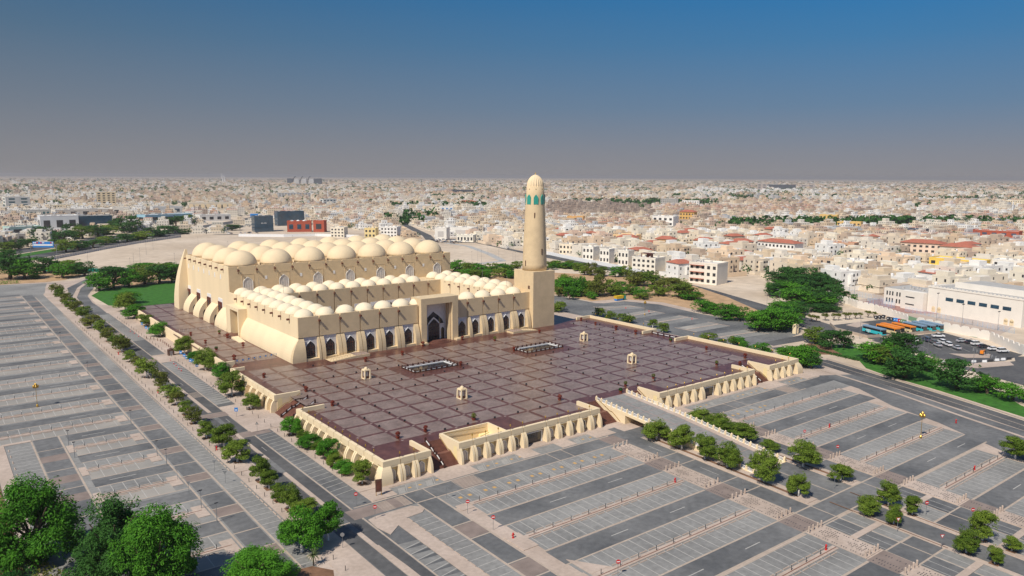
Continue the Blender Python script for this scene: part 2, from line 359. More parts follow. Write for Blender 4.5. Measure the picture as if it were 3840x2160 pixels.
# --- arcade ring
AX0,AX1,AY0=2.45,16.3,11.62
fj=[3.43,4.43,5.43,6.43,7.43]; fj2=[11.4,12.39,13.38,14.38]
mb=MB()
notched(mb,1,AY0,AX0,8.5,fj,P(1.05),P(WT),P(WT-.14),-1); notched(mb,1,AY0,10.75,15.5,fj2,P(1.05),P(WT),P(WT-.14),-1)
mb.box(AX0+.05,8.54,AY0+.052,AY0+.13,P(0),P(1.06)); mb.box(10.72,15.48,AY0+.052,AY0+.13,P(0),P(1.06)); mb.box(AX0+.05,8.6,AY0+.12,12.62,P(0),RF); mb.box(10.66,15.5,AY0+.12,12.62,P(0),RF)
mb.build('arcade_front_wall','shaded_cream',MOS)
jl=[12.6+k*1.02 for k in range(8)]
mb=MB(); notched(mb,0,AX0,AY0+.07,HY0,jl,P(0),P(WT),P(WT-.14),-1,gw=.035,low=P(WT-.17)); mb.box(AX0+.12,4.38,12.62,18.7,P(0),RF); mb.build('arcade_left_wall','cream',MOS)
mb=MB(); cj=[5.42+k for k in range(9)]
notched(mb,1,18.7,4.4,14.3,cj,P(0),P(WT),P(WT-.14),-1); mb.box(AX0+.12,AX1-.1,18.82,HY0-.01,P(0),RF); mb.build('courtyard_wall','shaded_cream',MOS)
mb=MB(); rj=[13.65+k for k in range(5)]
notched(mb,0,14.3,12.62,18.7,rj,P(0),P(WT),P(WT-.14),-1)
mb.box(14.42,AX1-.1,12.62,18.82,P(0),RF); notched(mb,0,AX1,12.9,HY0,[13.65+k for k in range(7)],P(0),P(WT),P(WT-.14),1); mb.build('arcade_right_wall','cream',MOS)
for x in fj+fj2: spout(1,AY0,x,P(1.76),-1,.11)
for x in cj: spout(1,18.7,x,P(1.76),-1,.11)
for y in jl: spout(0,AX0,y,P(1.76),-1,.13)
for y in rj: spout(0,14.3,y,P(1.76),-1,.13)
mb=MB(); mb.rect(4.4,14.3,12.62,18.7,P(.01)); mb.build('courtyard_floor','granite',MOS)
def sdome(x,y): mb=MB(); mb.dome(x,y,RF,.455,.40,22,6); mb.build('small_dome','sdome',MOS,True)
for k in range(9): sdome(2.92,12.12+1.015*k)
for k in range(1,9): sdome(3.93,12.12+1.015*k)
for x in (3.93,4.92,5.9,6.88,7.85,8.83,11.7,12.7,13.7,14.72): sdome(x,12.12)
for k in range(1,10):
    for y in (19.22,20.24): sdome(3.93+.975*k+.0*k,y)
for k in range(1,9):
    y=12.12+1.015*k
    for x in (14.74,15.76):
        if not (x>15.2 and y<13.4): sdome(x,y)
mb=MB(); mb.mi=0
for x,y in ((3.6,19.6),(4.1,17.5),(14.9,12.9),(15.4,15.9)): mb.tube((x,y,RF),(x,y,RF+.9),.008,4)
mb.build('lightning_rod','metal',MOS)
# windows of the courtyard wall
for k in range(10):
    x=4.9+k
    if x<14.2:
        mb=MB(); mb.box(x-.3,x+.3,18.69,18.71,P(.1),P(1.02)); g=mb.build('courtyard_bay','white',MOS)
        mb=MB(); mb.extr([(x-.22,P(.1)),(x+.22,P(.1))]+[(x+a,z) for a,z in ogee(.22,P(.6),P(.9))],18.68,18.692,1); sub(mb,'bay_opening','glass',g)
# front bays: white panel, dark arched door, flared buttresses with a groove between each pair
def bay(x0,x1,cx):
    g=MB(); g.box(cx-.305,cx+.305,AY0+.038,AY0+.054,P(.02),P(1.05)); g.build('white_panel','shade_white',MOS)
    a=archwin(MOS,'arched_door',1,cx,AY0+.036,.235,P(.08),P(.50),P(.86),.006,'glass',True,'white',.022)
    mb=MB()
    for q in (-.12,-.012,.1): mb.box(cx+q,cx+q+.024,AY0+.024,AY0+.03,P(.08),P(.7-abs(q)*.5))
    for z in (.3,.55): mb.box(cx-.22,cx+.22,AY0+.025,AY0+.03,P(z),P(z+.02))
    sub(mb,'door_leaf','wood',a)
    for a0,a1 in ((x0,cx-.31),(cx+.31,x1)):
        if a1-a0<.02: continue
        mb=MB(); mb.extr([(AY0+.051,P(0))]+flareprof(AY0-.24,AY0+.0,P(0),P(1.0),9,2.4)[1:]+[(AY0+.051,P(1.0))],a0,a1,0); mb.build('flared_buttress','shaded_cream',MOS)
    mb=MB(); mb.box(cx-.31,cx+.31,AY0-.22,AY0-.014,P(0),P(.10)); mb.build('door_sill','shaded_cream',MOS)
bay(2.69,3.41,3.0)
for a in fj[:-1]: bay(a+.015,a+.985,a+.5)
bay(7.445,8.5,7.95)
for a,b in zip([10.75]+fj2,fj2+[15.42]):
    bay(a+.015,b-.015,(a+b)/2)
mb=MB(); mb.extr(flareprof(2.05,2.45,P(0),P(1.0),9,2.2),11.62,18.2,1); mb.build('long_curved_base','cream',MOS)
mb=MB(); vs=[];n=9
for q in range(n+1):
    t=q/n; kx=1-t**2.2; ky=1-t**2.4; x0=2.45-.4*kx; y0=AY0-.24*ky
    vs+=[(x0,y0,P(t)),(2.69,y0,P(t)),(2.69,11.618,P(t)),(x0,11.618,P(t))]
mb.add(vs,[(q*4+i,q*4+(i+1)%4,q*4+4+(i+1)%4,q*4+4+i) for q in range(n) for i in range(4)]+[(n*4,n*4+1,n*4+2,n*4+3)]); mb.build('front_corner_buttress','shaded_cream',MOS)
# two podium ramps with railings
def podium(x0,x1,x2,y0,y1,h):
    g=MB(); g.extr([(x0,P(0)),(x2,P(0)),(x2,P(h)),(x1,P(h))],y0,y1,1); o=g.build('entrance_ramp','shaded_cream',MOS)
    g=MB(); g.extr([(x1,P(h+.002)),(x2-.01,P(h+.002)),(x2-.01,P(h+.004)),(x1,P(h+.004))],y0+.03,y1,1); sub(g,'ramp_floor','star',o)
    r=MB()
    for yy in (y0+.05,y1-.12):
        for k in range(15):
            t=k/14; xx=x0+(x2-x0)*t; zz=h*min(1,(xx-x0)/max(1e-3,(x1-x0))) if x1>x0 else h*min(1,(x0-xx)/(x0-x1))
            r.tube((xx,yy,P(zz)),(xx,yy,P(zz+.11)),.004,4)
        r.tube((x0,yy,P(.11)),(x1,yy,P(h+.11)),.005,4); r.tube((x1,yy,P(h+.11)),(x2,yy,P(h+.11)),.005,4)
    sub(r,'ramp_railing','gold_lamp',o)
podium(3.55,4.75,5.45,10.75,11.38,.11)
podium(15.35,14.4,13.68,10.72,11.3,.11)
# --- entrance portal
PX0,PX1,PY0=8.56,10.7,11.4
def pp(mb,name,m): return sub(mb,name,m,POR)
mb=MB()
ox0,ox1,ot=8.87,10.36,1.92
mb.box(PX0,ox0,PY0,12.35,P(0),P(2.23)); mb.box(ox1,PX1,PY0,12.35,P(0),P(2.23)); mb.box(ox0,ox1,PY0,12.35,P(ot),P(2.23))
mb.box(ox1-.1,ox1+.01,PY0+.13,PY0+.22,P(0),P(ot)); mb.box(ox1-.1,ox1+.01,PY0+.26,PY0+.34,P(0),P(ot))
mb.box(ox0-.01,ox0+.1,PY0+.13,PY0+.22,P(0),P(ot)); mb.box(ox0-.01,ox0+.1,PY0+.26,PY0+.34,P(0),P(ot))
POR=mb.build('entrance_portal','shaded_cream',MOS)
mb=MB(); mb.box(ox0,ox1,PY0+.62,PY0+.7,P(0),P(ot)); pp(mb,'portal_back_wall','white')
pc=9.62; py=PY0+.62
def pan(name,c,w,z0,zs,za,y,dep,m):
    mb=MB(); mb.extr([(c-w,P(z0)),(c+w,P(z0))]+[(c+x,z) for x,z in ogee(w,P(zs),P(za))],y,y-dep,1); return pp(mb,name,m)
pan('outer_arch',pc,.60,.02,.66,1.42,py,.01,'glass')
pan('inner_arch',pc,.39,.02,.62,1.16,py-.012,.035,'white')
pan('main_door',pc,.33,.02,.60,1.07,py-.049,.006,'glass')
for s_ in (-1,1):
    pan('side_arch',pc+s_*.52,.12,.02,.62,.74,py-.012,.02,'white')
    pan('side_door',pc+s_*.52,.09,.02,.5,.6,py-.034,.006,'glass')
    mb=MB(); mb.box(pc+s_*.52-.13,pc+s_*.52+.13,py-.05,py-.012,P(.66),P(.8)); pp(mb,'lintel','white')
mb=MB()
for q in (-.32,-.17,-.012,.15,.30): mb.box(pc+q,pc+q+.02,py-.062,py-.056,P(.02),P(.95-abs(q)*.5))
for z in (.3,.6,.8): mb.box(pc-.32,pc+.32,py-.061,py-.056,P(z),P(z+.02))
pp(mb,'door_mullion','wood')
mb=MB()
for k in range(5):
    r=.62-.07*k; n=14
    mb.poly([(pc+ .98*r*math.cos(PI+PI*i/n)*1.15,PY0+.12+r*.85*math.sin(PI+PI*i/n)) for i in range(n+1)],P(.004+.02*k if k else 0),P(.02*(k+1)))
pp(mb,'curved_steps','step')
for x in (8.5,10.45):
    mb=MB(); mb.box(x,x+.3,11.14,PY0-.002,P(0),P(.09)); pp(mb,'plinth_block','shaded_cream')
# small side portal
mb=MB(); mb.box(2.0,2.5,18.2,18.36,P(0),P(1.45)); mb.box(2.0,2.5,19.5,20.14,P(0),P(1.45)); mb.box(2.0,2.5,18.36,19.5,P(1.3),P(1.45)); mb.build('side_portal','cream',MOS)
mb=MB(); mb.box(2.40,2.43,18.36,19.5,P(0),P(1.3)); mb.build('side_portal_door','yellow',MOS)
mb=MB(); mb.box(2.385,2.40,18.75,19.1,P(0),P(.45)); mb.build('side_portal_opening','wood',MOS)
mb=MB()
for k in range(3): mb.box(1.55+.09*k,2.0,18.3,19.4,P(.03*k),P(.03*(k+1)))
mb.build('side_portal_steps','step',MOS)
mb=MB(); mb.extr([(17.1,P(0)),(18.25,P(0)),(18.25,P(.10))],1.62,1.95,0); mb.build('side_ramp','cream',MOS)
# ================================================================ minaret
MIN=E('minaret',16.22,12.1,.52,'tall round cream minaret with fluted cap and green glazed openings on a square base','minaret')
mb=MB(); mb.box(15.47,16.97,11.3,12.98,P(0),P(3.05)); mb.build('square_base','shaded_cream',MIN)
mb=MB(); mb.box(15.465,15.471,11.6,11.75,P(2.1),P(2.28)); mb.build('base_opening','wood',MIN)
mb=MB(); cx,cy=16.22,12.12
mb.lathe(cx,cy,[(.675,P(3.05)),(.66,P(3.4)),(.635,P(4.2)),(.60,P(5.0)),(.565,P(5.8)),(.525,P(6.6)),(.49,P(7.1)),(.47,P(7.575)),(.455,P(7.585))],48); mb.build('tapered_shaft','shaded_cream',MIN,True)
mb=MB(); vs=[];fs=[];n=120;rings=12
for j in range(rings+1):
    t=j/rings; rr=.44*(1-t**2.1)**.62 if j<rings else .02; z=P(7.58+.64*t)
    if j==0: rr=.44
    for i in range(n):
        a=2*PI*i/n; q=rr*(1+.055*math.cos(20*a)*(1 if j else .8)); vs.append((cx+q*math.cos(a),cy+q*math.sin(a),z))
for j in range(rings):
    for i in range(n): fs.append((j*n+i,j*n+(i+1)%n,(j+1)*n+(i+1)%n,(j+1)*n+i))
mb.add(vs,fs); mb.build('fluted_cap','dome',MIN,True)
mb=MB(); mb.dome(cx,cy,P(8.22),.02,.02,8,3); mb.tube((cx,cy,P(8.18)),(cx,cy,P(8.36)),.008); mb.lathe(cx,cy,[(.004,P(8.24)),(.03,P(8.265)),(.03,P(8.285)),(.004,P(8.31))],8); mb.build('finial','gold',MIN,True)
ca=math.atan2(-20.12-cy,-10.3-cx)
for k in range(8):
    a=ca+R(5)+k*PI/4; ux,uy=math.cos(a),math.sin(a); tx,ty=-uy,ux
    o=[(-.125,P(6.63)),(.125,P(6.63))]+ogee(.125,P(6.93),P(7.16))
    for nm,mt,rr,sc_ in (('green_opening','green_glass',.53,1),):
        mb=MB(); vs=[(cx+ux*(rr-.0)+tx*p*sc_,cy+uy*rr+ty*p*sc_,z) for p,z in o]+[(cx+ux*(rr-.12)+tx*p*sc_,cy+uy*(rr-.12)+ty*p*sc_,z) for p,z in o]; nn=len(o)
        mb.add(vs,[tuple(range(nn))]+[(i,(i+1)%nn,nn+(i+1)%nn,nn+i) for i in range(nn)]); mb.build(nm,mt,MIN)
    mb=MB(); b0=Vector((cx+ux*.462,cy+uy*.462,P(7.44))); mb.tube(tuple(b0),(b0.x+ux*.02,b0.y+uy*.02,b0.z),.026,10); mb.build('round_opening','bronze',MIN)
for da,z0,z1,rr in ((R(-2),5.9,6.19,.552),(R(37),3.93,4.25,.644),(R(-48),3.3,3.6,.66)):
    a=ca+da; ux,uy=math.cos(a),math.sin(a); tx,ty=-uy,ux; w_=.028
    mb=MB(); vs=[]
    for q in (rr+.012,rr-.05):
        vs+=[(cx+ux*q+tx*s_,cy+uy*q+ty*s_,P(z)) for s_,z in ((-w_,z0),(w_,z0),(w_,z1),(-w_,z1))]
    mb.add(vs,[(0,1,2,3),(0,1,5,4),(1,2,6,5),(2,3,7,6),(3,0,4,7)]); mb.build('slit_window','wood',MIN)
# ================================================================ terrace
TER=E('terrace',-.52,-1.62,0,'raised plaza terrace of brown and grey granite with a cream buttressed wall','terrace')
TX0,TX1,TY0=-.54,20.18,-1.62
# platform outline with stair recesses cut into it
holes=[(1.05,2.03,-1.62,-.55),(7.93,11.0,-1.62,-.5),(16.93,17.98,-1.62,-.55)]
holesL=[(4.64,6.69,-.54,.47),(11.65,12.85,-.54,.05)]
holeP=(2.05,3.92,-1.5,-.5)
def slabs(mb,z,up=None):
    """top surface as strips round the stair wells"""
    xs=sorted({TX0,TX1,1.05,2.03,3.92,7.93,11.0,16.93,17.98}); 
    for a,b in zip(xs,xs[1:]):
        y0=TY0
        for h in holes:
            if a>=h[0]-1e-6 and b<=h[1]+1e-6: y0=h[3]
        if a>=2.02 and b<=3.93: y0=-.5
        if a==TX0: pass
        mb.rect(a,b,y0,0,z)
mb=MB(); slabs(mb,.52)
ys=[0,4.64,6.69,11.65,12.85,11.2]
mb.rect(.47,20.18,0,6.69,.52); mb.rect(TX0,.47,0,4.64,.52); mb.rect(TX0,.47,6.69,11.65,.52); mb.rect(.47,20.18,6.69,11.75,.52)
mb.rect(.05,.47,11.65,11.75,.52); mb.rect(.05,2.6,11.75,12.85,.52); mb.rect(-.42,2.6,12.85,21.2,.52); mb.rect(-.25,2.6,21.2,31.4,.52)
mb.rect(2.6,19.1,11.75,21.2,.518)
mb.build('paving','granite_dark',TER)
# grey panels
rnd=random.Random(3)
GY=1.0327
mb=MB(); ms=MB()
def blocked(x0,x1,y0,y1):
    for a,b,c,d in [(2.1,15.5,11.1,40),(15.4,17.2,11.2,40),(1.0,2.1,-3,-.5),(7.9,11.1,-3,-.5),(16.9,18.1,-3,-.5),(2,4,-3,-.45),(5.4,7.75,6.75,8.1),(11.4,13.8,6.7,8.15),(17.1,25,11.6,40)]:
        if x0<b and x1>a and y0<d and y1>c: return True
    return x1>19.15 or x0<0
for i in range(0,19):
    for j in range(0,11):
        x0,x1=i+.065,i+.935; y0,y1=(j+.062)*GY,(j+.938)*GY
        if (i in (9,) ) and False: continue
        if not blocked(x0,x1,y0,y1): mb.rect(x0,x1,y0,y1,.5206)
for i in range(0,20):
    for j in range(0,11):
        x,y=i,j*GY
        if blocked(x-.02,x+.02,y-.02,y+.02) and i not in (0,19): continue
        n=8; ms.poly([(x+(.07 if k%2==0 else .025)*math.cos(PI*k/4+ (0)),y+(.07 if k%2==0 else .025)*math.sin(PI*k/4)) for k in range(8)],.5212,.5212)
for j in range(12):
    for i in (0,1):
        mb.rect(.05+i*1.0,.95+i*1.0,12.9+j*1.55,12.9+j*1.55+1.35,.5206)
for x,y in ((7.0,-1.2),(5.0,-1.2),(14,-1.2),(19,-1.2)): pass
for i in (5,6,7,13,14,15,16):
    if i in (5,6,7): mb.rect(i+.075,i+.925,-1*GY+.072,-.072,.5206)
for i in (12,13,14,15): mb.rect(i+.075,i+.925,-1*GY+.072,-.072,.5206)
mb.build('grey_paving_panels','granite',TER); ms.build('star_inlay','star',TER)
# body walls below parapet
def wallrun(ax,pl,a,b,out,joints,z1=.665,zb=0,big=None):
    """parapet blocks with slots over paired curved buttresses and recessed bays"""
    q=lambda p0,p1:(min(p0,p1),max(p0,p1))
    e=[a]+list(joints)+[b]
    for i in range(len(e)-1):
        s0=e[i]+(.012 if i else 0); s1=e[i+1]-(.012 if i<len(e)-2 else 0)
        mb=MB(); lo_,hi_=q(pl,pl-out*.11)
        if ax==1: mb.box(s0,s1,lo_,hi_,P(-.02),z1)
        else: mb.box(lo_,hi_,s0,s1,P(-.02),z1)
        mb.build('parapet_block','cream',TER)
    mb=MB(); lo_,hi_=q(pl-out*.125,pl-out*.3)
    if ax==1: mb.box(a,b,lo_,hi_,zb,P(-.004))
    else: mb.box(lo_,hi_,a,b,zb,P(-.004))
    mb.build('recessed_wall','yellow',TER)
    mb=MB(); lo_,hi_=q(pl-out*.004,pl-out*.125)
    if ax==1: mb.box(a,b,lo_,hi_,P(-.075),P(-.021))
    else: mb.box(lo_,hi_,a,b,P(-.075),P(-.021))
    mb.build('parapet_soffit','cream',TER)
    for c in [a+.0]+list(joints)+[b]:
        for s0,s1 in ((c-.088,c-.012),(c+.012,c+.088)):
            if s0<a-.001: s0,s1=(a,a+.088) if c==a and s1>a and s0<a and s1<a+.02 else (None,None)
            if s0 is None or s1>b+.001: continue
            mb=MB(); pr=[(pl-out*.125,zb)]+[(pl+out*.15*(1-(i_/8)**3)-out*.008,zb+(P(-.022)-zb)*i_/8) for i_ in range(9)]+[(pl-out*.125,P(-.022))]
            mb.extr(pr,s0,s1,0 if ax==1 else 1); mb.build('curved_buttress','cream',TER)
def archbays(ax,pl,cs,out,dark=()):
    for i,c in enumerate(cs):
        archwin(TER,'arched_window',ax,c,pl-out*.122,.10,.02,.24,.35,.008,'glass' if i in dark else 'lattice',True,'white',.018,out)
FJ1=[.03,.5]; wallrun(1,TY0,TX0,1.05,-1,FJ1); archbays(1,TY0,[-.2,.27,.77],-1)
FJ2=[2.55,3.05,3.54,4.02,4.52,5.48,5.99,6.48,6.97,7.46]; wallrun(1,TY0,2.03,7.93,-1,FJ2); archbays(1,TY0,[2.3,2.8,3.3,3.8,4.27,5.75,6.24,6.73,7.22,7.7],-1,(4,6,7,8))
FJ3=[11.48,11.98,12.47,12.96,13.45,14.45,14.95,15.45,15.95,16.45]; wallrun(1,TY0,11.0,16.93,-1,FJ3); archbays(1,TY0,[11.24,11.73,12.23,12.72,13.2,14.7,15.2,15.7,16.2,16.7],-1,(1,2,3,5))
FJ4=[18.48,18.97,19.45]; wallrun(1,TY0,17.98,TX1,-1,FJ4); archbays(1,TY0,[18.23,18.73,19.21,19.8],-1)
LJ1=[-.97+.515*k for k in range(11)]; wallrun(0,TX0,TY0+.11,4.64,-1,LJ1); archbays(0,TX0,[-1.23+.515*k for k in range(11)],-1)
LJ2=[7.22+.6*k for k in range(7)]; wallrun(0,TX0,6.69,11.65,-1,LJ2)
mb=MB(); mb.box(-.43,-.33,12.85,16.0,0,P(.12)); mb.box(-.35,-.2,16.0,21.2,0,P(.05)); mb.box(-.3,-.2,21.2,31.4,0,P(.03)); mb.build('plain_side_wall','cream',TER)
mb=MB(); mb.box(-.3,19.1,31.3,31.4,0,P(.0)); mb.box(16.9,17,11.9,31.3,0,P(0)); mb.build('rear_retaining_wall','cream',TER)
# garage doors
for gx0,gx1 in ((4.68,5.34),(13.62,14.28)):
    mb=MB(); mb.box(gx0,gx1,TY0+.10,TY0+.165,0.0,.36); g=mb.build('garage_opening','glass',TER)
    mb=MB(); mb.box(gx0-.04,gx0,TY0+.08,TY0+.17,0,.39); mb.box(gx1,gx1+.04,TY0+.08,TY0+.17,0,.39); mb.box(gx0,gx1,TY0+.08,TY0+.17,.36,.39); sub(mb,'garage_frame','white',g)
    mb=MB(); mb.box(gx0+.13,gx1-.13,TY0+.1,TY0+.166,.41,.45); sub(mb,'garage_sign','signblue',g)
mb=MB(); mb.box(-.57,-.53,7.7,8.0,0,.36)
mb.build('side_doorway','glass',TER)
# corner buttresses
for cx_,sx in ((TX0,-1),(TX1,1)):
    mb=MB(); vs=[];n=8
    for j in range(n+1):
        t=j/n;k=1-t**3
        a=cx_+sx*.15*k;b=TY0-.15*k; c=cx_-sx*.24; d=TY0+.24
        vs+=[(c,b,t*.5),(a,b,t*.5),(a,d,t*.5),(c,d,t*.5)]
    mb.add(vs,[(j*4+i,j*4+(i+1)%4,j*4+4+(i+1)%4,j*4+4+i) for j in range(n) for i in range(4)]+[(n*4,n*4+1,n*4+2,n*4+3)]); mb.build('corner_buttress','cream',TER)
# right side wall
mb=MB()
mb.box(TX1-.11,TX1,TY0+.11,4.6,P(-.02),.665); mb.box(TX1-.11,TX1,6.69,11.8,P(-.02),.665); mb.box(19.1,TX1-.11,4.5,4.6,P(-.02),.665); mb.box(19.12,TX1-.11,6.69,6.79,P(-.02),.665); mb.box(19.05,TX1-.11,11.7,11.8,P(-.02),.665)
mb.build('right_parapet','cream',TER)
mb=MB(); mb.box(TX1-.12,TX1-.01,TY0+.12,11.8,0,P(-.021)); mb.build('right_wall','cream',TER)
# stairs
def flight(x0,x1,ya,yb,axis,za=0,zb=.52,n=30,name='stair_flight'):
    mb=MB(); land=n//2
    tot=n+5; d=(yb-ya)/tot; y=ya; z=za; h=(zb-za)/n
    for k in range(n):
        z+=h; y1=y+d*(6 if k==land else 1)
        last=yb
        if axis==1: mb.box(x0,x1,min(y,last),max(y,last),z-h,z,False)
        else: mb.box(min(y,last),max(y,last),x0,x1,z-h,z,False)
        y=y1
    return mb.build(name,'step',TER)
flight(1.05,2.03,-1.62,-.56,1); flight(16.93,17.98,-1.62,-.56,1)
flight(7.93,8.78,-1.62,-.5,1); flight(10.5,11.0,-1.62,-.5,1)
flight(4.64,6.69,-.54,.46,0); flight(11.65,12.85,-.54,.04,0)
# slanted stair side walls (cream) rising to parapet height
def sidewall(ax,t0,t1,prof,name='stair_side_wall'):
    mb=MB(); mb.extr(prof,t0,t1,ax); return mb.build(name,'cream',TER)
for x in (1.05,2.03,7.93,11.0,16.93,17.98):
    s=-1 if x in (1.05,7.93,16.93) else 1
    x0,x1=(x-.09,x-.001) if s<0 else (x+.001,x+.09)
    sidewall(0,x0,x1,[(-1.51,0),(-.5,0),(-.5,.665),(-1.51,.665)])
for y,s in ((4.64,-1),(6.69,1)):
    y0,y1=(y-.09,y-.001) if s<0 else (y+.001,y+.09)
    sidewall(1,y0,y1,[(-.43,0),(.47,0),(.47,.665),(-.43,.665)])
for y,s in ((11.65,-1),(12.85,1)):
    y0,y1=(y-.09,y-.001) if s<0 else (y+.001,y+.09)
    sidewall(1,y0,y1,[(-.43,0),(.04,0),(.04,.665),(-.43,.665)])
def handrail(p):
    mb=MB()
    for a,b in zip(p,p[1:]): mb.tube(a,b,.008,5)
    return mb.build('handrail','gold_lamp',TER)
handrail([(1.99,-1.55,.12),(1.99,-1.2,.33),(1.99,-1.02,.35),(1.99,-.55,.62)])
handrail([(17.94,-1.55,.12),(17.94,-1.2,.33),(17.94,-1.02,.35),(17.94,-.55,.62)])
handrail([(10.96,-1.55,.12),(10.96,-1.2,.33),(10.96,-1.02,.35),(10.96,-.55,.62)])
handrail([(-.5,6.65,.1),(-.15,6.65,.31),(.0,6.65,.33),(.44,6.65,.6)])
# ramp pit behind the front wall
mb=MB(); mb.box(2.12,3.92,-.56,-.5,0,.665); mb.box(3.86,3.92,-1.5,-.56,0,.665); mb.build('pit_parapet','cream',TER)
mb=MB(); mb.rect(2.12,3.86,-1.45,-.56,.12); mb.extr([(2.3,.12),(3.7,.12),(3.7,.45)],-1.0,-.93,1); mb.box(3.5,3.86,-.95,-.56,.12,.36); mb.build('pit_floor','yellow',TER)
handrail([(2.2,-.6,.66),(3.75,-.6,.55)]); handrail([(2.35,-1.0,.25),(3.6,-1.0,.52)])
# balustrades on the stairs
def balus(pts,name='stair_balustrade'):
    mb=MB()
    for i,(x,y,z) in enumerate(pts):
        mb.box(x-.025,x+.025,y-.025,y+.025,z,z+.13); mb.dome(x,y,z+.13,.022,.03,6,2)
        if i:
            a=pts[i-1]; 
            for q,w_ in ((.105,.010),(.03,.010)): mb.tube((a[0],a[1],a[2]+q),(x,y,z+q),w_,4)
    g=mb.build(name,'drail',TER)
    mb=MB()
    for i in range(1,len(pts)):
        a,b=Vector(pts[i-1]),Vector(pts[i]); p=a.lerp(b,.15); q=a.lerp(b,.85)
        mb.tube((p.x,p.y,p.z+.065),(q.x,q.y,q.z+.065),.018,4)
    sub(mb,'white_rail_panel','white',g)
balus([(1.5,-1.62,.0),(1.5,-1.42,.12),(1.5,-1.18,.25),(1.5,-1.07,.26),(1.5,-.85,.39),(1.5,-.56,.52)])
balus([(17.45,-1.62,.0),(17.45,-1.42,.12),(17.45,-1.18,.25),(17.45,-1.07,.26),(17.45,-.85,.39),(17.45,-.56,.52)])
for y in (5.35,6.03): balus([(-.55,y,.0),(-.35,y,.12),(-.15,y,.25),(-.02,y,.26),(.2,y,.39),(.46,y,.52)])
balus([(19.6,4.9,.52),(19.6,5.3,.52),(19.6,5.7,.52),(19.6,6.1,.52),(19.6,6.5,.52)])
# ================================================================ road ramp up to the plaza
RAMP=E('ramp_bridge',8.8,-1.6,0,'cream ramp bridge with white balustrades climbing from the car park to the plaza','bridge')
yb,yt=-7.6,-.5
def rx(x,y): return x-.075*max(0,-y-3)*(.93 if x<9.5 else 1)
def rz(y): return .521*(y-yb)/(yt-yb)
def strip(mb,xa,xb,y0,y1,z_off,th,n=14):
    for k in range(n):
        a=y0+(y1-y0)*k/n; b=y0+(y1-y0)*(k+1)/n
        v=[(rx(x,y),y,rz(y)+zz) for y in (a,b) for x in (xa,xb) for zz in (z_off-th,z_off)]
        mb.add(v,[(1,3,7,5),(0,4,6,2),(0,1,5,4),(2,6,7,3),(0,2,3,1),(4,5,7,6)])
XL,XR=8.82,10.5
mb=MB(); strip(mb,XL,XR,yb+.1,yt,0,.1); mb.build('deck',['cream'],RAMP)
mb=MB(); strip(mb,XL+.08,10.2,yb+.12,yt,.001,.0005); mb.build('deck_border','star',RAMP)
mb=MB()
for k in range(15):
    a=yb+.45+(yt-yb-.45)*k/15; b=a+(yt-yb-.45)/15-.03
    strip(mb,8.95,9.54,a,b,.003,.001,1); strip(mb,9.59,10.18,a,b,.003,.001,1)
mb.build('deck_paving','paver',RAMP)
mb=MB(); strip(mb,10.2,10.42,yb+.3,yt,.008,.006); mb.build('deck_footway','pave',RAMP)
mb=MB()
strip(mb,XL+.004,XL+.08,yb+.1,-4.6,-.002,1.0); mb.build('left_side_wall','cream',RAMP)
for (a,b) in ((-1.95,yt),):
    for x in (XL+.004,XR-.084):
        mb=MB(); mb.add([(x,b,0),(x,a,0),(x,a,rz(a)-.01),(x,b,rz(b)-.01),(x+.08,b,0),(x+.08,a,0),(x+.08,a,rz(a)-.01),(x+.08,b,rz(b)-.01)],[(0,1,2,3),(4,7,6,5),(1,5,6,2),(0,3,7,4),(3,2,6,7)]); mb.build('abutment_wall','cream',RAMP)
mb=MB(); strip(mb,XR-.08,XR-.004,yb+.1,-4.6,-.002,1.0)
mb.build('side_wall','cream',RAMP)
mb=MB(); 
for x in (8.86,9.6,10.34): mb.box(x,x+.11,-2.95,-2.84,0,rz(-2.9)-.1)
mb.box(XL,XR,-1.97,-1.94,0,rz(-1.95)-.1)
mb.build('column','cream',RAMP)
for side,xx in (('l',XL+.04),('r',XR-.04)):
    n=27
    y0=yb+.15;step=(yt+.02-y0)/n
    mb=MB();rail=MB()
    for k in range(n+1):
        y=y0+step*k; x=rx(xx,y); z=rz(y)
        mb.box(x-.032,x+.032,y-.032,y+.032,z-.05,z+.125); mb.dome(x,y,z+.125,.03,.035,8,3)
        if k<n:
            y2=y+step; x2=rx(xx,y2); z2=rz(y2)
            for q,r_ in ((.095,.012),(.045,.010),(.005,.014)): rail.tube((x,y,z+q),(x2,y2,z2+q),r_,4)
    mb.build('balustrade_post','cream',RAMP); rail.build('balustrade_rail','white',RAMP)
handrail([(8.8,-1.75,.05),(8.8,-1.35,.3),(8.8,-1.2,.32),(8.8,-.6,.6)])
# ================================================================ ground, roads, car parks
def K(z): return z/S            # heights below are in metres
mb=MB(); n=40; Rr=4200
g=[(Rr*math.cos(2*PI*i/64),Rr*math.sin(2*PI*i/64),0) for i in range(64)]
mb.add([(0,0,0)]+g,[(0,1+i,1+(i+1)%64) for i in range(64)]); struct(mb,'ground','sand')
# paved precinct
mb=MB(); mb.poly([(-13,-18),(15,-18),(19.2,-11),(20.9,-8.6),(22.3,-4.6),(23.6,-1.2),(24.9,1.6),(24.5,3.0),(28.4,3.4),(29.2,7.6),(29.6,10.6),(30.2,14.9),(28.9,17.9),(26.3,18.4),(26.6,21.6),(24.5,24),(17,32),(-.3,33.4),(-.6,36),(-1.3,37.4),(-1.1,41.5),(.2,46.5),(1.6,51.5),(2.4,54),(1.6,54.4),(-.9,51),(-2.4,51.4),(-5.6,52.2),(-13,53)],K(.02),K(.02)); struct(mb,'pavement','pave')
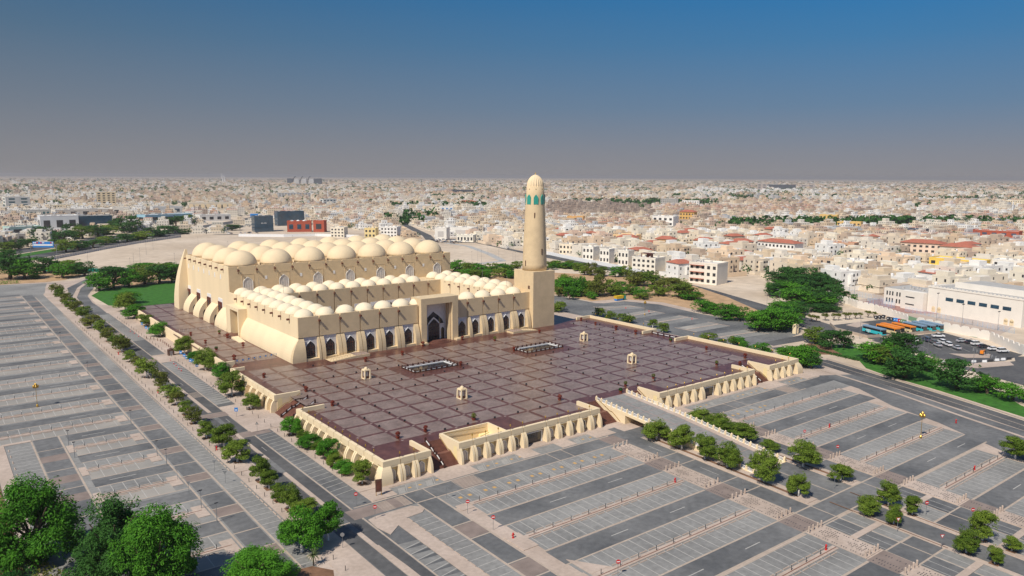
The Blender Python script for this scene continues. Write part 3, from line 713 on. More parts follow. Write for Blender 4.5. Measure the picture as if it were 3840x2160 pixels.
# paver surfaces: car park, darker aisles, roads
pk=MB(); rd=MB(); pv=MB(); ln=MB(); wl=MB(); dk=MB(); bp_=MB(); og=MB(); lp=MB()
CNT=[0]
ISL=[(-1.92,-3.39),(-1.67,-3.32),(-.64,-3.32),(-.45,-3.50),(-.45,-3.70),(-.60,-3.84),(-1.10,-3.88),(-1.17,-4.43),(-1.17,-5.0),(-1.30,-5.0),(-1.30,-4.4),(-1.31,-4.0),(-1.86,-4.45),(-1.95,-3.9)]
def jz(st=.0001,n=37): CNT[0]+=1; return K((CNT[0]*.6180339%1)*st*n*.9)
def sq(mb,x0,x1,y0,y1,z):
    z=z+jz()
    n=1 if y0>-3 else max(1,int((y1-y0)/3)+1)
    for k in range(n):
        a=y0+(y1-y0)*k/n;b=y0+(y1-y0)*(k+1)/n
        mb.add([(sk(x0,a),a,z),(sk(x1,a),a,z),(sk(x1,b),b,z),(sk(x0,b),b,z)],[(0,1,2,3)])
def hl(x0,x1,y,w_=.045,mb=ln,z=None): sq(mb,x0,x1,y-w_/2,y+w_/2,K(.036) if z is None else z)
def vl(x,y0,y1,w_=.045,mb=ln,z=None): sq(mb,x-w_/2,x+w_/2,y0,y1,K(.0365) if z is None else z)
def raised(x0,x1,y0,y1,h=.14,mb=pv):
    mb.poly([(sk(x0,y0),y0),(sk(x1,y0),y0),(sk(x1,y1),y1),(sk(x0,y1),y1)],K(.0),K(h)+jz(.0005,41))
def curbline(x0,x1,y,w_=.014):
    sq(dk,x0,x1,y-w_,y+w_,K(.164))
ZP,ZR=K(.028),K(.032)
stops=[]; bollards=[]
# ---- left car park
sq(pk,-12.8,-3.6,-8,44,ZP)
pk.poly([(-12.8,44),(-3.6,44),(-3.2,46),(-2.6,48.5),(-2.0,50.6),(-5,51.5),(-12.8,52)],K(.028),K(.028))
sq(rd,-4.86,-4.26,-8,44.2,ZR)
vl(-4.93,-8,44.5,.05); vl(-4.2,-8,43,.05)
for k,y in enumerate((-5.0,-2.66,-.28,2.23,4.55,6.90,9.35,11.87,14.45,17.10,19.8,22.45,25.16,27.6,30.1,32.67,35.5,38.2,40.9,43.6,46.2)):
    cont=y>8.5; xl=-12.8 if cont else -7.02
    if y<44: 
        raised(xl,-5.25,y-.085,y+.085); raised(-5.3,-5.0,y-.42,y+.34)
        curbline(xl,-5.1,y)
    else: raised(xl,-5.6-(y-44)*.3,y-.1,y+.1)
    if y>44: continue
    if not cont: raised(-7.17,-6.98,y-.4,y+.36)
    for s in (-1,1):
        hl(xl,-4.95,y+s*.80)
        if y<34:
            m_=int((-5.35-xl)/.31)
            for q in range(m_+1):
                x=-5.42-.31*q; sq(wl,x-.009,x+.009,min(y+s*.1,y+s*.79),max(y+s*.1,y+s*.79),K(.035))
            for q in range(m_): 
                if y<14: stops.append((-5.42-.31*(q+.5),y+s*.17,0))
    sq(rd,xl,-4.95,y+.84,y+1.55,ZR)
    if y<24: sq(lp,xl+.02,-5.3,y-.78,y-.1,K(.0335))
    if y<30:
        for q in range(3 if not cont else 9): bollards.append((-5.45-.62*q,y,0))
    if y<22: sq(wl,-6.6,-5.9,y+1.17,y+1.20,K(.037))
# west inner aisle
sq(rd,-7.95,-7.26,-8,8.6,ZR); vl(-7.22,-8,8.55,.05); vl(-8.0,-8,8.5,.05)
raised(-9.1,-8.75,-8,8.5,.14); raised(-8.8,-8.0,8.42,8.6)
for q in range(30):
    y=-1+.31*q; sq(wl,-8.7,-8.02,y-.009,y+.009,K(.035))
    if q%2==0: stops.append((-8.66,y+.155,1))
for y in (7.2,5.1,3.4,1.2): hl(-7.97,-7.25,y)
for y in (6.3,4.2,2.6): sq(bp_,-7.97,-7.25,y-.3,y+.3,K(.0335))
mb=MB(); mb.poly([(-16,-10),(-9.12,-10),(-9.12,8.2),(-10,9.5),(-16,9.5)],K(.0),K(.08)); struct(mb,'soil_bed','soil')
# aisle cross lines, brown crossings, perpendicular stalls beside the verge
yy=-6.5;k=0
while yy<42:
    hl(-4.9,-4.23,yy); 
    if k%2==0: sq(bp_,-4.88,-4.24,yy+.02,yy+.55,K(.0335)); hl(-4.9,-4.23,yy+.57); yy+=.57+1.05
    else: yy+=1.15
    k+=1
yy=-7
while yy<34:
    if not (0.8<yy<1.9 or 26.9<yy<27.8 or 35<yy<38): sq(wl,-4.18,-3.66,yy-.009,yy+.009,K(.035)); stops.append((-3.66,yy+.155,1))
    yy+=.31
# ---- verge pavement with the tree row
for a,b in ((-7.5,1.0),(1.75,27.0),(27.7,36.8)): raised(-3.6,-2.92,a,b)
pv.poly([(-3.6,38.3),(-2.9,38),(-2.6,42),(-2.2,46),(-1.7,49),(-2.6,50.5),(-3.0,48),(-3.5,44)],0,K(.14))
# ---- avenue: two carriageways with a narrow median
sq(rd,-2.9,-1.34,-9,33,ZR)
rd.poly([(-2.9,33),(-1.4,33),(-1.35,36),(-1.4,38),(-1.15,41.5),(.1,46.4),(1.5,51.4),(2.3,54),(1.75,54.2),(.3,51.6),(-1.7,46.8),(-2.2,42),(-2.6,37)],ZR,ZR)
as_=MB(); sq(as_,-2.88,-2.52,-9,36,K(.036)); sq(as_,-2.36,-2.02,-9,36,K(.036)); 
for a,b in ((-9,-3.9),(-2.4,.9),(2.2,6.3),(8.1,17.9),(22.4,29.5)): raised(-2.5,-2.38,a,b)
pv.poly([(-2.28,36.5),(-2.12,36.5),(-1.9,41),(-.9,46),(.6,50.6),(.45,50.9),(-1.1,46.3),(-2.1,41.5)],0,K(.14))
vl(-1.98,-9,33,.045)
for y in (3.0,6.6,12.6,15.6,22.2,26): sq(wl,-2.2,-2.185,y,y+.45,K(.04))
for q in range(6):
    sq(ln,-2.36,-2.02,10.45+q*.14,10.5+q*.14,K(.041)); sq(ln,-2.36,-2.02,25.2+q*.14,25.26+q*.14,K(.041))
for y in (4.95,7.7,18.0): sq(bp_,-2.88,-1.4,y-.25,y+.25,K(.041)); hl(-2.88,-1.98,y-.27,.03,ln,K(.042)); hl(-2.88,-1.98,y+.27,.03,ln,K(.042))
# angled stalls along the terrace
def sawtooth(x0,x1,y0,y1,st=.315,dx=-1):
    y=y0
    while y<y1-.05:
        pk.add([(sk(x0,y),y,K(.036)),(sk(x1,y+.06),y+.06,K(.036)),(sk(x1-.0,y+.06+.18),y+.06+.18,K(.036)),(sk(x0,y+st-.02),y+st-.02,K(.036))],[(0,1,2,3)])
        wl.add([(sk(x0,y-.01),y-.01,K(.04)),(sk(x1,y+.10),y+.10,K(.04)),(sk(x1,y+.12),y+.12,K(.04)),(sk(x0,y+.01),y+.01,K(.04))],[(0,1,2,3)])
        y+=st
def zone(x0,x1,y0,y1): pv.poly([(x0,y0),(x1,y0),(x1,y1),(x0,y1)],K(.0),K(.12)+jz(.0005,23))
zone(-1.34,-.73,-1.7,5.0); zone(-1.96,-.6,5.05,8.6); zone(-1.34,-.6,8.6,33); zone(-1.96,-1.34,17.2,19.0)
zone(-.73,-.56,-1.6,5.0)
for a,b in ((-1.6,4.95),(8.9,17.0),(23.0,32.5)):
    sq(rd,-1.94,-1.35,a,b,K(.0335)); sawtooth(-1.95,-1.36,a+.1,b)
sq(rd,-1.96,-1.2,19.2,23,K(.036))
# ---- front car park
def hline_all(y,x0,x1): hl(x0,x1,y)
# front drive
sq(rd,-1.9,20.6,-3.25,-2.5,ZR); sq(pk,-1.9,20.6,-4.15,-3.25,ZP)
hl(-1.9,7.45,-2.52); hl(-.4,7.45,-3.24); hl(11.0,20.4,-2.52); hl(11.0,18.2,-3.24)
sq(pk,-.9,7.4,-2.5,-1.95,ZP); sq(pk,11,20.2,-2.5,-1.95,ZP)
zone(-.75,7.9,-1.92,-1.6); zone(11.0,20.3,-1.92,-1.6)
for a,b in ((-1.3,-.55),(.95,2.2),(3.9,4.55),(5.5,6.1),(7.0,7.9),(11.0,12.0),(16.8,18.1),(19.6,20.6)): zone(a,b,-2.46,-1.9)
for x0,x1 in ((-.5,.95),(2.2,3.9),(6.1,7.0),(12.2,13.4),(14.5,16.8),(18.1,19.5)):
    x=x0
    k=0
    while x<x1-.1:
        if k%3==0:
            for q in range(7): wl.add([(x+.03*q,-2.46,K(.04)),(x+.03*q+.012,-2.46,K(.04)),(x+.03*q+.17,-2.1,K(.04)),(x+.03*q+.158,-2.1,K(.04))],[(0,1,2,3)])
            x+=.24
        else:
            wl.add([(x,-2.46,K(.04)),(x+.012,-2.46,K(.04)),(x+.22,-2.0,K(.04)),(x+.208,-2.0,K(.04))],[(0,1,2,3)])
            sq(og,x+.17,x+.26,-2.28,-2.2,K(.041)); x+=.33
        k+=1
for x in (1.5,7.3,17.4,12.0): sq(bp_,x-.35,x+.35,-3.2,-2.55,K(.036))
for q in range(8): sq(ln,1.1,1.9,-3.15+q*.075,-3.12+q*.075,K(.04)); sq(ln,17.0,17.9,-3.15+q*.075,-3.12+q*.075,K(.04))
for x in (-.42,.2,5.3,4.7,13.6,14.3): vl(x,-3.24,-2.52,.03)
# disabled bays
def hcap(x0,x1):
    x=x0;k=0
    while x<x1-.3:
        if k%3==2:
            for q in range(9): sq(wl,x+.02,x+.2,-4.0+q*.08,-3.975+q*.08,K(.04))
            vl(x,-4.02,-3.26,.014,wl); x+=.22
        else:
            sq(og,x+.12,x+.22,-3.72,-3.6,K(.041)); vl(x,-4.02,-3.26,.014,wl); x+=.31
        k+=1
hcap(.55,6.5); hcap(12.6,15.0)
WXL=(6.72,7.45); WXR=(11.8,12.5)
meds=[-4.16,-6.54,-8.92,-11.36,-13.75,-16.1]
def block(x0,xe,dustseed):
    r=random.Random(dustseed)
    for i,y in enumerate(meds):
        x1=xe if isinstance(xe,float) else xe[i]
        raised(x0,x1,y-.085,y+.085); curbline(x0+.1,x1,y-.012)
        for s in (1,-1):
            if i==0 and s==1: continue
            ye=y+s*.80; hl(x0-.05,x1,ye,.05)
            sq(pk,x0,x1,min(y,ye),max(y,ye),ZP)
            nst=int((x1-x0-.2)/.312)
            for q in range(nst+1):
                x=x0+.12+.312*q; sq(wl,x-.010,x+.010,min(y+s*.09,ye),max(y+s*.09,ye),K(.035))
                if q<nst: stops.append((x+.156,y+s*.15,0))
        sq(rd,x0-.05,x1+.05,y-1.56,y-.84,ZR)
        for q in range(int((x1-x0)/.62)): bollards.append((x0+.3+.62*q,y+.02,0))
        sq(wl,x0+1.8,x0+2.4,y-1.21,y-1.185,K(.037)); sq(wl,x0+4.0,x0+4.6,y-1.21,y-1.185,K(.037))
block(.72,6.65,1); 
block(12.55,(19.4,18.7,18.1,16.9,15.6,14.6),2)
# left aisle of the front lot and stalls to its left
sq(rd,-.4,.18,-16,-3.25,ZR); vl(-.42,-16,-3.3,.05); vl(.22,-16,-3.3,.05); raised(.3,.68,-4.4,-4.05); 
for y in meds[1:]: raised(.28,.74,y-.5,y+.3)
pv.poly([(.72,-7.95),(.72,-8.95),(1.4,-8.95)],0,K(.139))
sq(pk,-1.05,-.46,-16,-4.1,ZP)
for q in range(38):
    y=-4.2-.31*q; sq(wl,-1.02,-.48,y-.009,y+.009,K(.036)); stops.append((-1.06,y+.155,1))
for y in (-5.0,-5.8,-7.3,-8.1,-9.7): hl(-.42,.22,y)
for y in (-5.4,-7.7): sq(bp_,-.4,.2,y-.36,y+.36,K(.0335))
raised(-1.45,-1.08,-16,-3.9); pv.poly(ISL,0,K(.14))
sq(rd,-2.0,-1.44,-16,-4.8,K(.0335)); sawtooth(-1.98,-1.46,-16,-5.0)
sq(rd,-2.9,-2.0,-18,-8.9,K(.0321)); pv.poly([(-2.48,-16),(-2.2,-16),(-2.3,-6),(-2.35,-4.75),(-2.5,-4.75)],0,K(.14))
raised(-3.9,-2.95,-9,-4.2) ; sq(bp_,-2.2,-.5,-3.2,-2.6,K(.036)); hl(-2.9,-2.0,-3.25); hl(-2.9,-2.0,-2.5)
for q in range(9): sq(ln,-1.35,-1.0,-3.2+q*.07,-3.17+q*.07,K(.04)); sq(ln,-.75,-.5,-3.2+q*.07,-3.17+q*.07,K(.04))
# patterned walkways between blocks
wd=MB(); rr=random.Random(5)
for (a,b) in (WXL,WXR):
    edges=[(-4.9,-3.42),(-7.3,-5.7),(-9.7,-8.15),(-12.08,-10.5),(-14.5,-12.9)]
    for (y0,y1) in edges:
        raised(a,b,y0,y1)
        for q in range(int((y1-y0)/.06)):
            y=y0+.05+q*.06
            for x in (a+.06,b-.1):
                if q%4<3: sq(wd,x,x+.045,y,y+.022,K(.163))
            for p in range(6):
                x=a+.16+p*.075
                if abs((x-(a+b)/2))+abs((((y-y0)%.74)-.37))*.7<.24 and rr.random()<.8: sq(wd,x,x+.045,y,y+.022,K(.163))
        for x in (a+.08,(a+b)/2-.1,(a+b)/2+.12,b-.07):
            bollards+= [(x,y0+.05,1),(x,y1-.05,1)]
    for (y0,y1) in ((-5.66,-4.94),(-8.12,-7.34),(-10.46,-9.74),(-12.86,-12.12)): 
        sq(bp_,a-.05,b+.05,y0,y1,K(.036))
        for q in range(10):
            for x in (a+.04,a+.2,b-.2): 
                if rr.random()<.7: sq(wd,x,x+.07,y0+.04+q*.066,y0+.058+q*.066,K(.04))
sq(pk,6.65,6.72,-16,-3.3,ZP); sq(pk,12.5,12.56,-16,-3.3,ZP)
# roads beside the ramp, strips with trees
for (a,b,c,d) in ((7.5,8.25,8.3,8.8),(11.0,11.76,10.55,10.95)):
    sq(rd,a,b,-16,-2.0,ZR); vl(a-.0,-16,-3.3,.04); vl(b,-16,-3.3,.04)
    for y in (-4.93,-5.68,-7.32,-8.12): hl(a,b,y,.04)
    raised(min(c,a if c<a and c>9 else c),d,-9.6,-3.3) 
    sq(wl,(a+b)/2-.01,(a+b)/2+.01,-4.6,-4.0,K(.038)); sq(wl,(a+b)/2-.01,(a+b)/2+.01,-6.9,-6.2,K(.038))
sb=MB(); 
sq(sb,8.44,8.56,-9.2,-3.5,K(.164)); sq(sb,10.68,10.8,-9.2,-3.5,K(.164))
for (a,b) in ((-13,-9.9),): sq(sb,8.9,8.94,a,b,K(.164)); sq(sb,10.0,10.04,a,b,K(.164))
sq(rd,8.8,10.5,-9.7,-7.45,K(.034)); vl(9.62,-9.7,-7.5,.04)
# crossing avenue in front of the ramp foot
sq(rd,.3,20,-10.46,-9.74,K(.0345)); hl(.3,18,-9.72,.05); hl(.3,18,-10.48,.05)
raised(8.85,9.0,-16,-10.6); raised(9.9,10.1,-16,-10.6)
sq(rd,9.05,9.85,-16,-10.5,K(.0345))
for y in meds[3:]:
    raised(7.5,8.9,y-.085,y+.085); raised(10.1,11.75,y-.085,y+.085)
    for (a,b) in ((7.5,8.85),(10.12,11.75)):
        hl(a,b,y+.8); hl(a,b,y-.8); sq(pk,a,b,y-.8,y+.8,ZP); sq(rd,a,b,y-1.56,y-.84,ZR)
        for q in range(int((b-a)/.31)):
            x=a+.1+.31*q
            for s in (-1,1): sq(wl,x-.009,x+.009,min(y+s*.1,y+s*.79),max(y+s*.1,y+s*.79),K(.035))
# ---- right boundary road
rd.poly([(18.6,-6.6),(17.9,-8.6),(16.5,-11.2),(13.5,-18),(18,-18),(19.3,-10.9),(20.0,-8.6),(21.2,-5.4),(21.9,-3.2),(20.5,-2.4),(20.3,-3.3),(19.9,-4.6)],K(.0335),K(.0335))
def pl_(mb,pts,z,w_):
    for (a,b) in zip(pts,pts[1:]):
        d=Vector((b[0]-a[0],b[1]-a[1])); nrm=Vector((-d.y,d.x)).normalized()*w_/2
        mb.add([(a[0]-nrm.x,a[1]-nrm.y,z),(b[0]-nrm.x,b[1]-nrm.y,z),(b[0]+nrm.x,b[1]+nrm.y,z),(a[0]+nrm.x,a[1]+nrm.y,z)],[(0,1,2,3)])
RB=[(16.6,-18),(18.3,-11.8),(19.31,-8.9),(20.39,-6.04),(21.11,-3.6),(21.5,-2.0)]
pl_(pv,RB,K(.1),.16)
A=[(18.2,-18),(19.45,-12),(20.6,-8.9),(21.6,-5.9),(22.4,-3.2),(23.1,-.9)]
pl_(as_,A,K(.05),1.0); pl_(as_,[(23.1,-.9),(24.0,2.0)],K(.049),.7)
pl_(ln,A,K(.056),.04); pl_(pv,[(x+.72,y+.0) for x,y in A],K(.12),.12)
for i in range(44):
    t=i/44; j=min(len(A)-2,int(t*(len(A)-1))); u=t*(len(A)-1)-j
    x=A[j][0]*(1-u)+A[j+1][0]*u; y=A[j][1]*(1-u)+A[j+1][1]*u
    for s in (-.46,.36): wl.add([(x+s,y,K(.06)),(x+s+.012,y,K(.06)),(x+s+.16,y-.03,K(.06)),(x+s+.16,y-.018,K(.06))],[(0,1,2,3)])
mb=MB(); mb.poly([(22.6,-9.6),(21.3,-11.8),(20.5,-12),(21.35,-9.4),(22.3,-6.7),(22.95,-4.2),(23.5,-3.0),(24.6,-2.1),(25.1,.9),(26.7,1.4),(27.3,.2),(26.7,-2.5),(26,-5),(24.9,-7.5)],K(.0),K(.12)); struct(mb,'lawn','grass')
mb=MB(); mb.poly([(24.4,-.3),(25.1,1.3),(26.2,1.5),(26.2,.5),(25.2,-.9)],K(.0),K(.16)); struct(mb,'planting_bed','soil')
# north-east lots and road
mb=MB(); mb.poly([(20.6,2.2),(24.3,2.5),(28.0,3.2),(28.6,7.3),(28.7,11),(29.3,14.6),(28.4,17.0),(26.6,17.2),(26.2,17.6),(26.2,21.4),(22,26),(21,22),(20.6,12)],K(.034),K(.034)); struct(mb,'side_road','road')
for (x0,y0,x1,y1) in ((24.98,15.76,27.3,14.9),(24.19,12.66,26.94,12.8),(23.92,10.2,27.1,10.25),(23.81,7.75,26.75,7.7),(23.66,5.32,26.66,5.0)):
    pk.poly([(x0,y0-.75),(x1,y1-.75),(x1,y1+.75),(x0,y0+.75)],K(.046),K(.046)); pl_(pv,[(x0,y0),(x1,y1)],K(.13),.14); lp.poly([(x0+.3,y0+.08),(x1-.2,y1+.08),(x1-.2,y1+.7),(x0+.3,y0+.7)],K(.05),K(.05))
    pl_(pv,[(x0,y0-.8),(x0,y0+.8)],K(.12),.1); pl_(pv,[(x1,y1-.8),(x1,y1+.8)],K(.12),.1)
    for q in range(9):
        x=x0+(x1-x0)*q/9; wl.add([(x,y0-.7,K(.054)),(x+.015,y0-.7,K(.054)),(x+.015,y0+.7,K(.054)),(x,y0+.7,K(.054))],[(0,1,2,3)])
pl_(pv,[(21.3,22.5),(21.6,2.3)],K(.12),1.3) 
mb=MB(); mb.poly([(26.5,18.3),(28.9,18.0),(30.2,15),(29.4,10.6),(28.9,6),(29.5,4.9),(31.5,7.2),(35.8,13.8),(38.4,19),(37.8,27),(34.5,33),(28,40),(19,38),(17.5,32),(24,25),(26.8,21.8)],K(.01),K(.05)); struct(mb,'earth_belt','earth')
for p in ((20.7,11.8,21.6,14.6),):
    mb=MB(); mb.box(20.6,22.4,12.1,13.6,0,K(.1)); struct(mb,'minaret_shade_patch','asphalt')  # dark patch laid on the ground as the minaret's cast shadow
# school road, car park, bus yard
a2=MB(); a2.poly([(24.2,2.3),(28,1.9),(30.6,1.6),(29.4,-1.2),(28.3,-3.9),(27.1,-5.2),(26.0,-8.5),(30,-12),(40,-16),(41,-10),(33,-7.2),(31.6,-6.2),(30.6,-6.6),(28.7,-6.0),(29.0,-4.6),(30.2,-1.6),(31.3,1.0),(32.0,3.6),(35,10),(38.2,17.5),(40.2,24),(43.3,36.6),(44.9,44.6),(44.2,45),(41.9,36),(38.9,26.8),(36.2,19.4),(32.2,10),(30.3,4.6),(29.2,2.9),(24.5,3.1)],K(.042),K(.042)); struct(a2,'asphalt_road','asphalt')
a2=MB(); a2.poly([(29.6,-.1),(35.0,-1.4),(32.4,-6.3),(30.2,-6.3),(28.2,-5.4),(28.5,-3.0)],K(.05),K(.05)); struct(a2,'school_car_park','asphalt')
a2=MB(); a2.poly([(31.9,3.5),(36.2,2.6),(36.0,.6),(35.0,-1.2),(30.1,.5),(30.8,2.5)],K(.055),K(.055)); struct(a2,'bus_yard','asphalt')
mb=MB(); mb.poly([(32.6,3.0),(34.2,3.1),(34.0,2.3),(32.4,2.2)],0,K(.14)); mb.poly([(29.7,-4.0),(30.2,-4.5),(31.2,-5.3),(30.3,-5.6),(29.4,-4.9)],0,K(.14)); mb.poly([(27.2,-4.6),(28.1,-3.2),(28.3,-5.5),(30.2,-6.5),(29.6,-6.9),(27.6,-6.1)],0,K(.13)); struct(mb,'traffic_island','pave')
mb=MB(); mb.lathe(28.6,-9.0,[(1.1,0),(1.1,K(.2))],32); struct(mb,'roundabout','brownpave')
for q in range(6):
    x=29.3+q*.33; y=-1.7-q*.55
    pl_(wl,[(x,y),(x+.35,y+.45)],K(.058),.02); pl_(wl,[(x+1.1,y+.1),(x+1.45,y+.55)],K(.058),.02)
mb=MB(); mb.poly([(36.1,.95),(36.3,1.6),(38.6,4.4),(40.3,7.6),(46,7.2),(40.2,-3.2),(38.0,-3.5),(34.9,-3.8)],K(.03),K(.06)); struct(mb,'school_ground','pave')
mb=MB(); mb.poly([(38.6,4.2),(40.1,7.3),(41.4,6.9),(36.4,-1.9),(35.2,-3.4),(34.9,-3.2)],K(.06),K(.07)); struct(mb,'green_court','court')
mb=MB(); mb.poly([(41.6,6.8),(44.5,6.7),(41.3,1.2),(39.6,2.8)],K(.061),K(.072)); struct(mb,'red_court','court2')
# west garden, sand lot roads, far roads
mb=MB(); mb.poly([(-.75,36.2),(-.9,41.5),(.6,45),(6.2,45.5),(9,45),(9,33.4),(1.0,33.4),(-.2,35.2)],K(.0),K(.1)); struct(mb,'west_lawn','grass')
mb=MB(); mb.poly([(-13,52.4),(-2.7,51.6),(-1.2,52),(.6,55.5),(1.0,60),(-1.6,64),(-6,66),(-16,66),(-16,52)],K(.0),K(.1)); mb.poly([(.6,45.05),(1.9,50),(3.4,54.4),(9,54.5),(14,52),(17,45),(10,43)],0,K(.09)); struct(mb,'garden_soil','earth')
a2=MB(); pl_(a2,[(-9,61),(-3.4,70.8),(-1.0,74.2),(2.1,78.4),(6.6,84.6),(11.2,90.6),(19.6,99.2),(26,102.4),(33.8,112.5),(40,124)],K(.06),2.6); pl_(a2,[(-14,66),(-6,76),(-1,83),(5,91.5),(11,98),(19,105.5),(27,113),(38,127),(48,142)],K(.07),3.0)
pl_(a2,[(24,96),(27,92.6),(33.5,87.0),(38.6,78.4),(43.6,66.2),(47.4,61.8),(46.4,57),(44.2,48),(42.5,39),(40.2,27)],K(.08),.9); pl_(a2,[(43.6,67),(48.3,76),(52.5,86.2),(57.7,98.4),(61.8,104.8),(67.3,107.2),(80,112)],K(.082),1.3)
struct(a2,'highway','asphalt')
mb=MB(); pl_(mb,[(-14,63),(-2.5,76),(3.2,83.5),(8.8,92),(17,100),(26,107)],K(.1),2.0); struct(mb,'highway_verge','grass')
mb=MB(); pl_(mb,[(31,41.5),(37,42.5),(40,49),(43.6,58.5),(43.8,64)],K(.03),.8); pl_(mb,[(16,75),(20,62),(30,55)],K(.03),1.0); struct(mb,'dirt_track','concrete')
for m_,nm,mt in ((pk,'parking_lot','paver'),(rd,'road','road'),(as_,'carriageway','asphalt'),(pv,'raised_pavement','pave'),(ln,'parking_lines','line'),(wl,'stall_lines','wline'),(dk,'drain_strip','dkerb'),(bp_,'brown_crossing','brownpave'),(og,'orange_markings','orange'),(wd,'walkway_pattern','dmetal'),(sb,'tree_strip','soil')): struct(m_,nm,mt)
M['dusty']=mat('dusty_pavers',(.20,.195,.185),.9,.0,.035,col2=(.40,.365,.32),detail=8); struct(lp,'dusty_stalls','dusty')
# wheel stops: the 300 nearest singly, the others together
def cd(x,y): return math.hypot(sk(x,y)*S-CAM.x,y*S-CAM.y)
def vis(x,y,z=0):
    d=Vector((sk(x,y)*S,y*S,z))-CAM; w_=d.dot(fw)
    if w_<5: return False
    return abs(d.dot(r2)/w_*2872)<1960 and -1130<(-d.dot(u2)/w_*2872)<1130
stops=[q for q in stops if vis(q[0],q[1])]; stops.sort(key=lambda q:cd(q[0],q[1]))
mb=MB(1); mb.extr([(-.12,0),(.12,0),(.08,.13),(-.08,.13)],-.95,.95,0); st0=mb.build('wheel_stop','kerb'); me0=st0.data; bpy.data.objects.remove(st0)
rest=MB()
rowsl={}
for i,(x,y,o_) in enumerate(stops[:300]): rowsl.setdefault((0,round(y*4)) if not o_ and x>-3 else (1,round(y*4)) if not o_ else (2,round(x*2)),[]).append((y if o_ else x,i))
wn_={}
for t_ in range(3):
    ks=sorted([k for k in rowsl if k[0]==t_],key=lambda k:-k[1])
    for r_i,k in enumerate(ks):
        for c_i,(_,i) in enumerate(sorted(rowsl[k],reverse=(t_==2))): wn_[i]=(t_,r_i,c_i)
for i,(x,y,o_) in enumerate(stops):
    if i<300:
        o=bpy.data.objects.new('wheel_stop',me0); COL.objects.link(o); o.location=(sk(x,y)*S,y*S,.04); o.rotation_euler.z=PI/2 if o_ else 0
        t_,r_i,c_i=wn_[i]
        tag(o,('beige wheel stop in the front car park, %s from the left in its %s row','beige wheel stop in the left car park, %s from the left in its %s row','beige wheel stop of the side bays, %s from the far end in the %s line')[t_]%(ordw(c_i),ordw(r_i)),'wheel stop','wheel stops in the parking bays')
    else:
        a,b=(.113,.014) if not o_ else (.014,.113); rest.box(sk(x,y)-a,sk(x,y)+a,y-b,y+b,0,K(.16),False)
o=rest.build('wheel_stops','kerb'); tag(o,'many low beige wheel stops in the farther parking bays','wheel stops',kind='stuff')
# bollards
bollards=[q for q in bollards if vis(q[0],q[1])]
for y in [-6+.62*k for k in range(60)]:
    if vis(-3.5,y): bollards.append((-3.5,y,0))
    if y>-1 and vis(-1.3,y): bollards.append((-1.25,y,0))
bollards.sort(key=lambda q:cd(q[0],q[1]))
mb=MB(1); mb.tube((0,0,0),(0,0,.95),.07,8); mb.dome(0,0,.95,.075,.06,8,2); b0=mb.build('bollard','dmetal'); bm0=b0.data; bpy.data.objects.remove(b0)
mb=MB(1); mb.tube((0,0,0),(0,0,1.1),.2,10); mb.dome(0,0,1.1,.2,.16,10,3); b0=mb.build('stone_bollard','pave'); bm1=b0.data; bpy.data.objects.remove(b0)
n0=0;nb_=0;rest=MB()
for (x,y,o_) in bollards:
    if o_:
        o=bpy.data.objects.new('stone_bollard',bm1); COL.objects.link(o); o.location=(sk(x,y)*S,y*S,.14)
        s_='left of the ramp bridge' if x<9 else 'right of the ramp bridge'; nb_+=1
        tag(o,'thick beige stone bollard on the walkway %s, %s by nearness'%(s_,ordw(nb_)),'bollard','stone bollards '+s_)
    elif n0<290:
        n0+=1; o=bpy.data.objects.new('bollard',bm0); COL.objects.link(o); o.location=(sk(x,y)*S,y*S,.14)
        s_='on the medians left of the avenue' if x<-5 else 'along the tree verge' if x<-3 else 'along the pavement beside the terrace wall' if x<-1 else 'on the medians of the front car park'
        tag(o,'thin dark post bollard %s, %s by nearness'%(s_,ordw(n0-1)),'bollard','dark bollards '+s_)
    else: rest.tube((sk(x,y),y,0),(sk(x,y),y,K(1.1)),.009,5)
tag(rest.build('distant_bollards','dmetal'),'many thin dark bollards along the farther car park medians','bollards',kind='stuff')
# ================================================================ things on the plaza
def ring(k,c,mat_='cream'): pass
# kiosks: small domed pavilions
def make_kiosk():
    t=empty('domed_kiosk',0,0,0)
    mb=MB(1); mb.box(-1.25,1.25,-1.25,1.25,0,.12); mb.build('base','cream',t,loc=(0,0,0)).parent=t
    for sx in (-1,1):
        for sy in (-1,1):
            mb=MB(1); mb.extr([(sx*1.25,.12),(sx*.75,.12),(sx*.8,2.9),(sx*1.05,2.9)],sy*1.1-.22,sy*1.1+.22,1); o=mb.build('leg','cream'); o.parent=t
    mb=MB(1); mb.box(-1.12,1.12,-1.12,1.12,2.75,3.15); mb.box(-.95,.95,-.95,.95,3.15,3.3); o=mb.build('roof','cream'); o.parent=t
    mb=MB(1); mb.dome(0,0,3.25,.68,.75,18,6); mb.lathe(0,0,[(.09,3.95),(.02,4.2)],8); o=mb.build('dome','dome',smooth=True); o.parent=t
    mb=MB(1); mb.box(-.7,.7,-.7,.7,.12,2.75); o=mb.build('screen','brown'); o.parent=t
    mb=MB(1)
    for s in (-1,1): mb.box(s*.71-.01,s*.71+.01,-.4,.4,.9,2.4); mb.box(-.4,.4,s*.71-.01,s*.71+.01,.9,2.4)
    o=mb.build('glass_panel','lattice'); o.parent=t
    return t
kk=[(3.5,7.32,'small cream domed kiosk left of the left sunken opening'),(5.03,2.66,'small cream domed kiosk near the front stairs, the nearest of the four kiosks'),(15.5,7.32,'small cream domed kiosk in front of the minaret, farthest of four'),(14.03,2.66,'small cream domed kiosk in the right half of the plaza, nearer one')]
k0=make_kiosk()
for i,(x,y,l) in enumerate(kk):
    o=k0 if i==0 else dup(k0); o.location=(x*S,y*S,PZ+.01); tag(o,l,'kiosk','domed kiosks on the plaza')
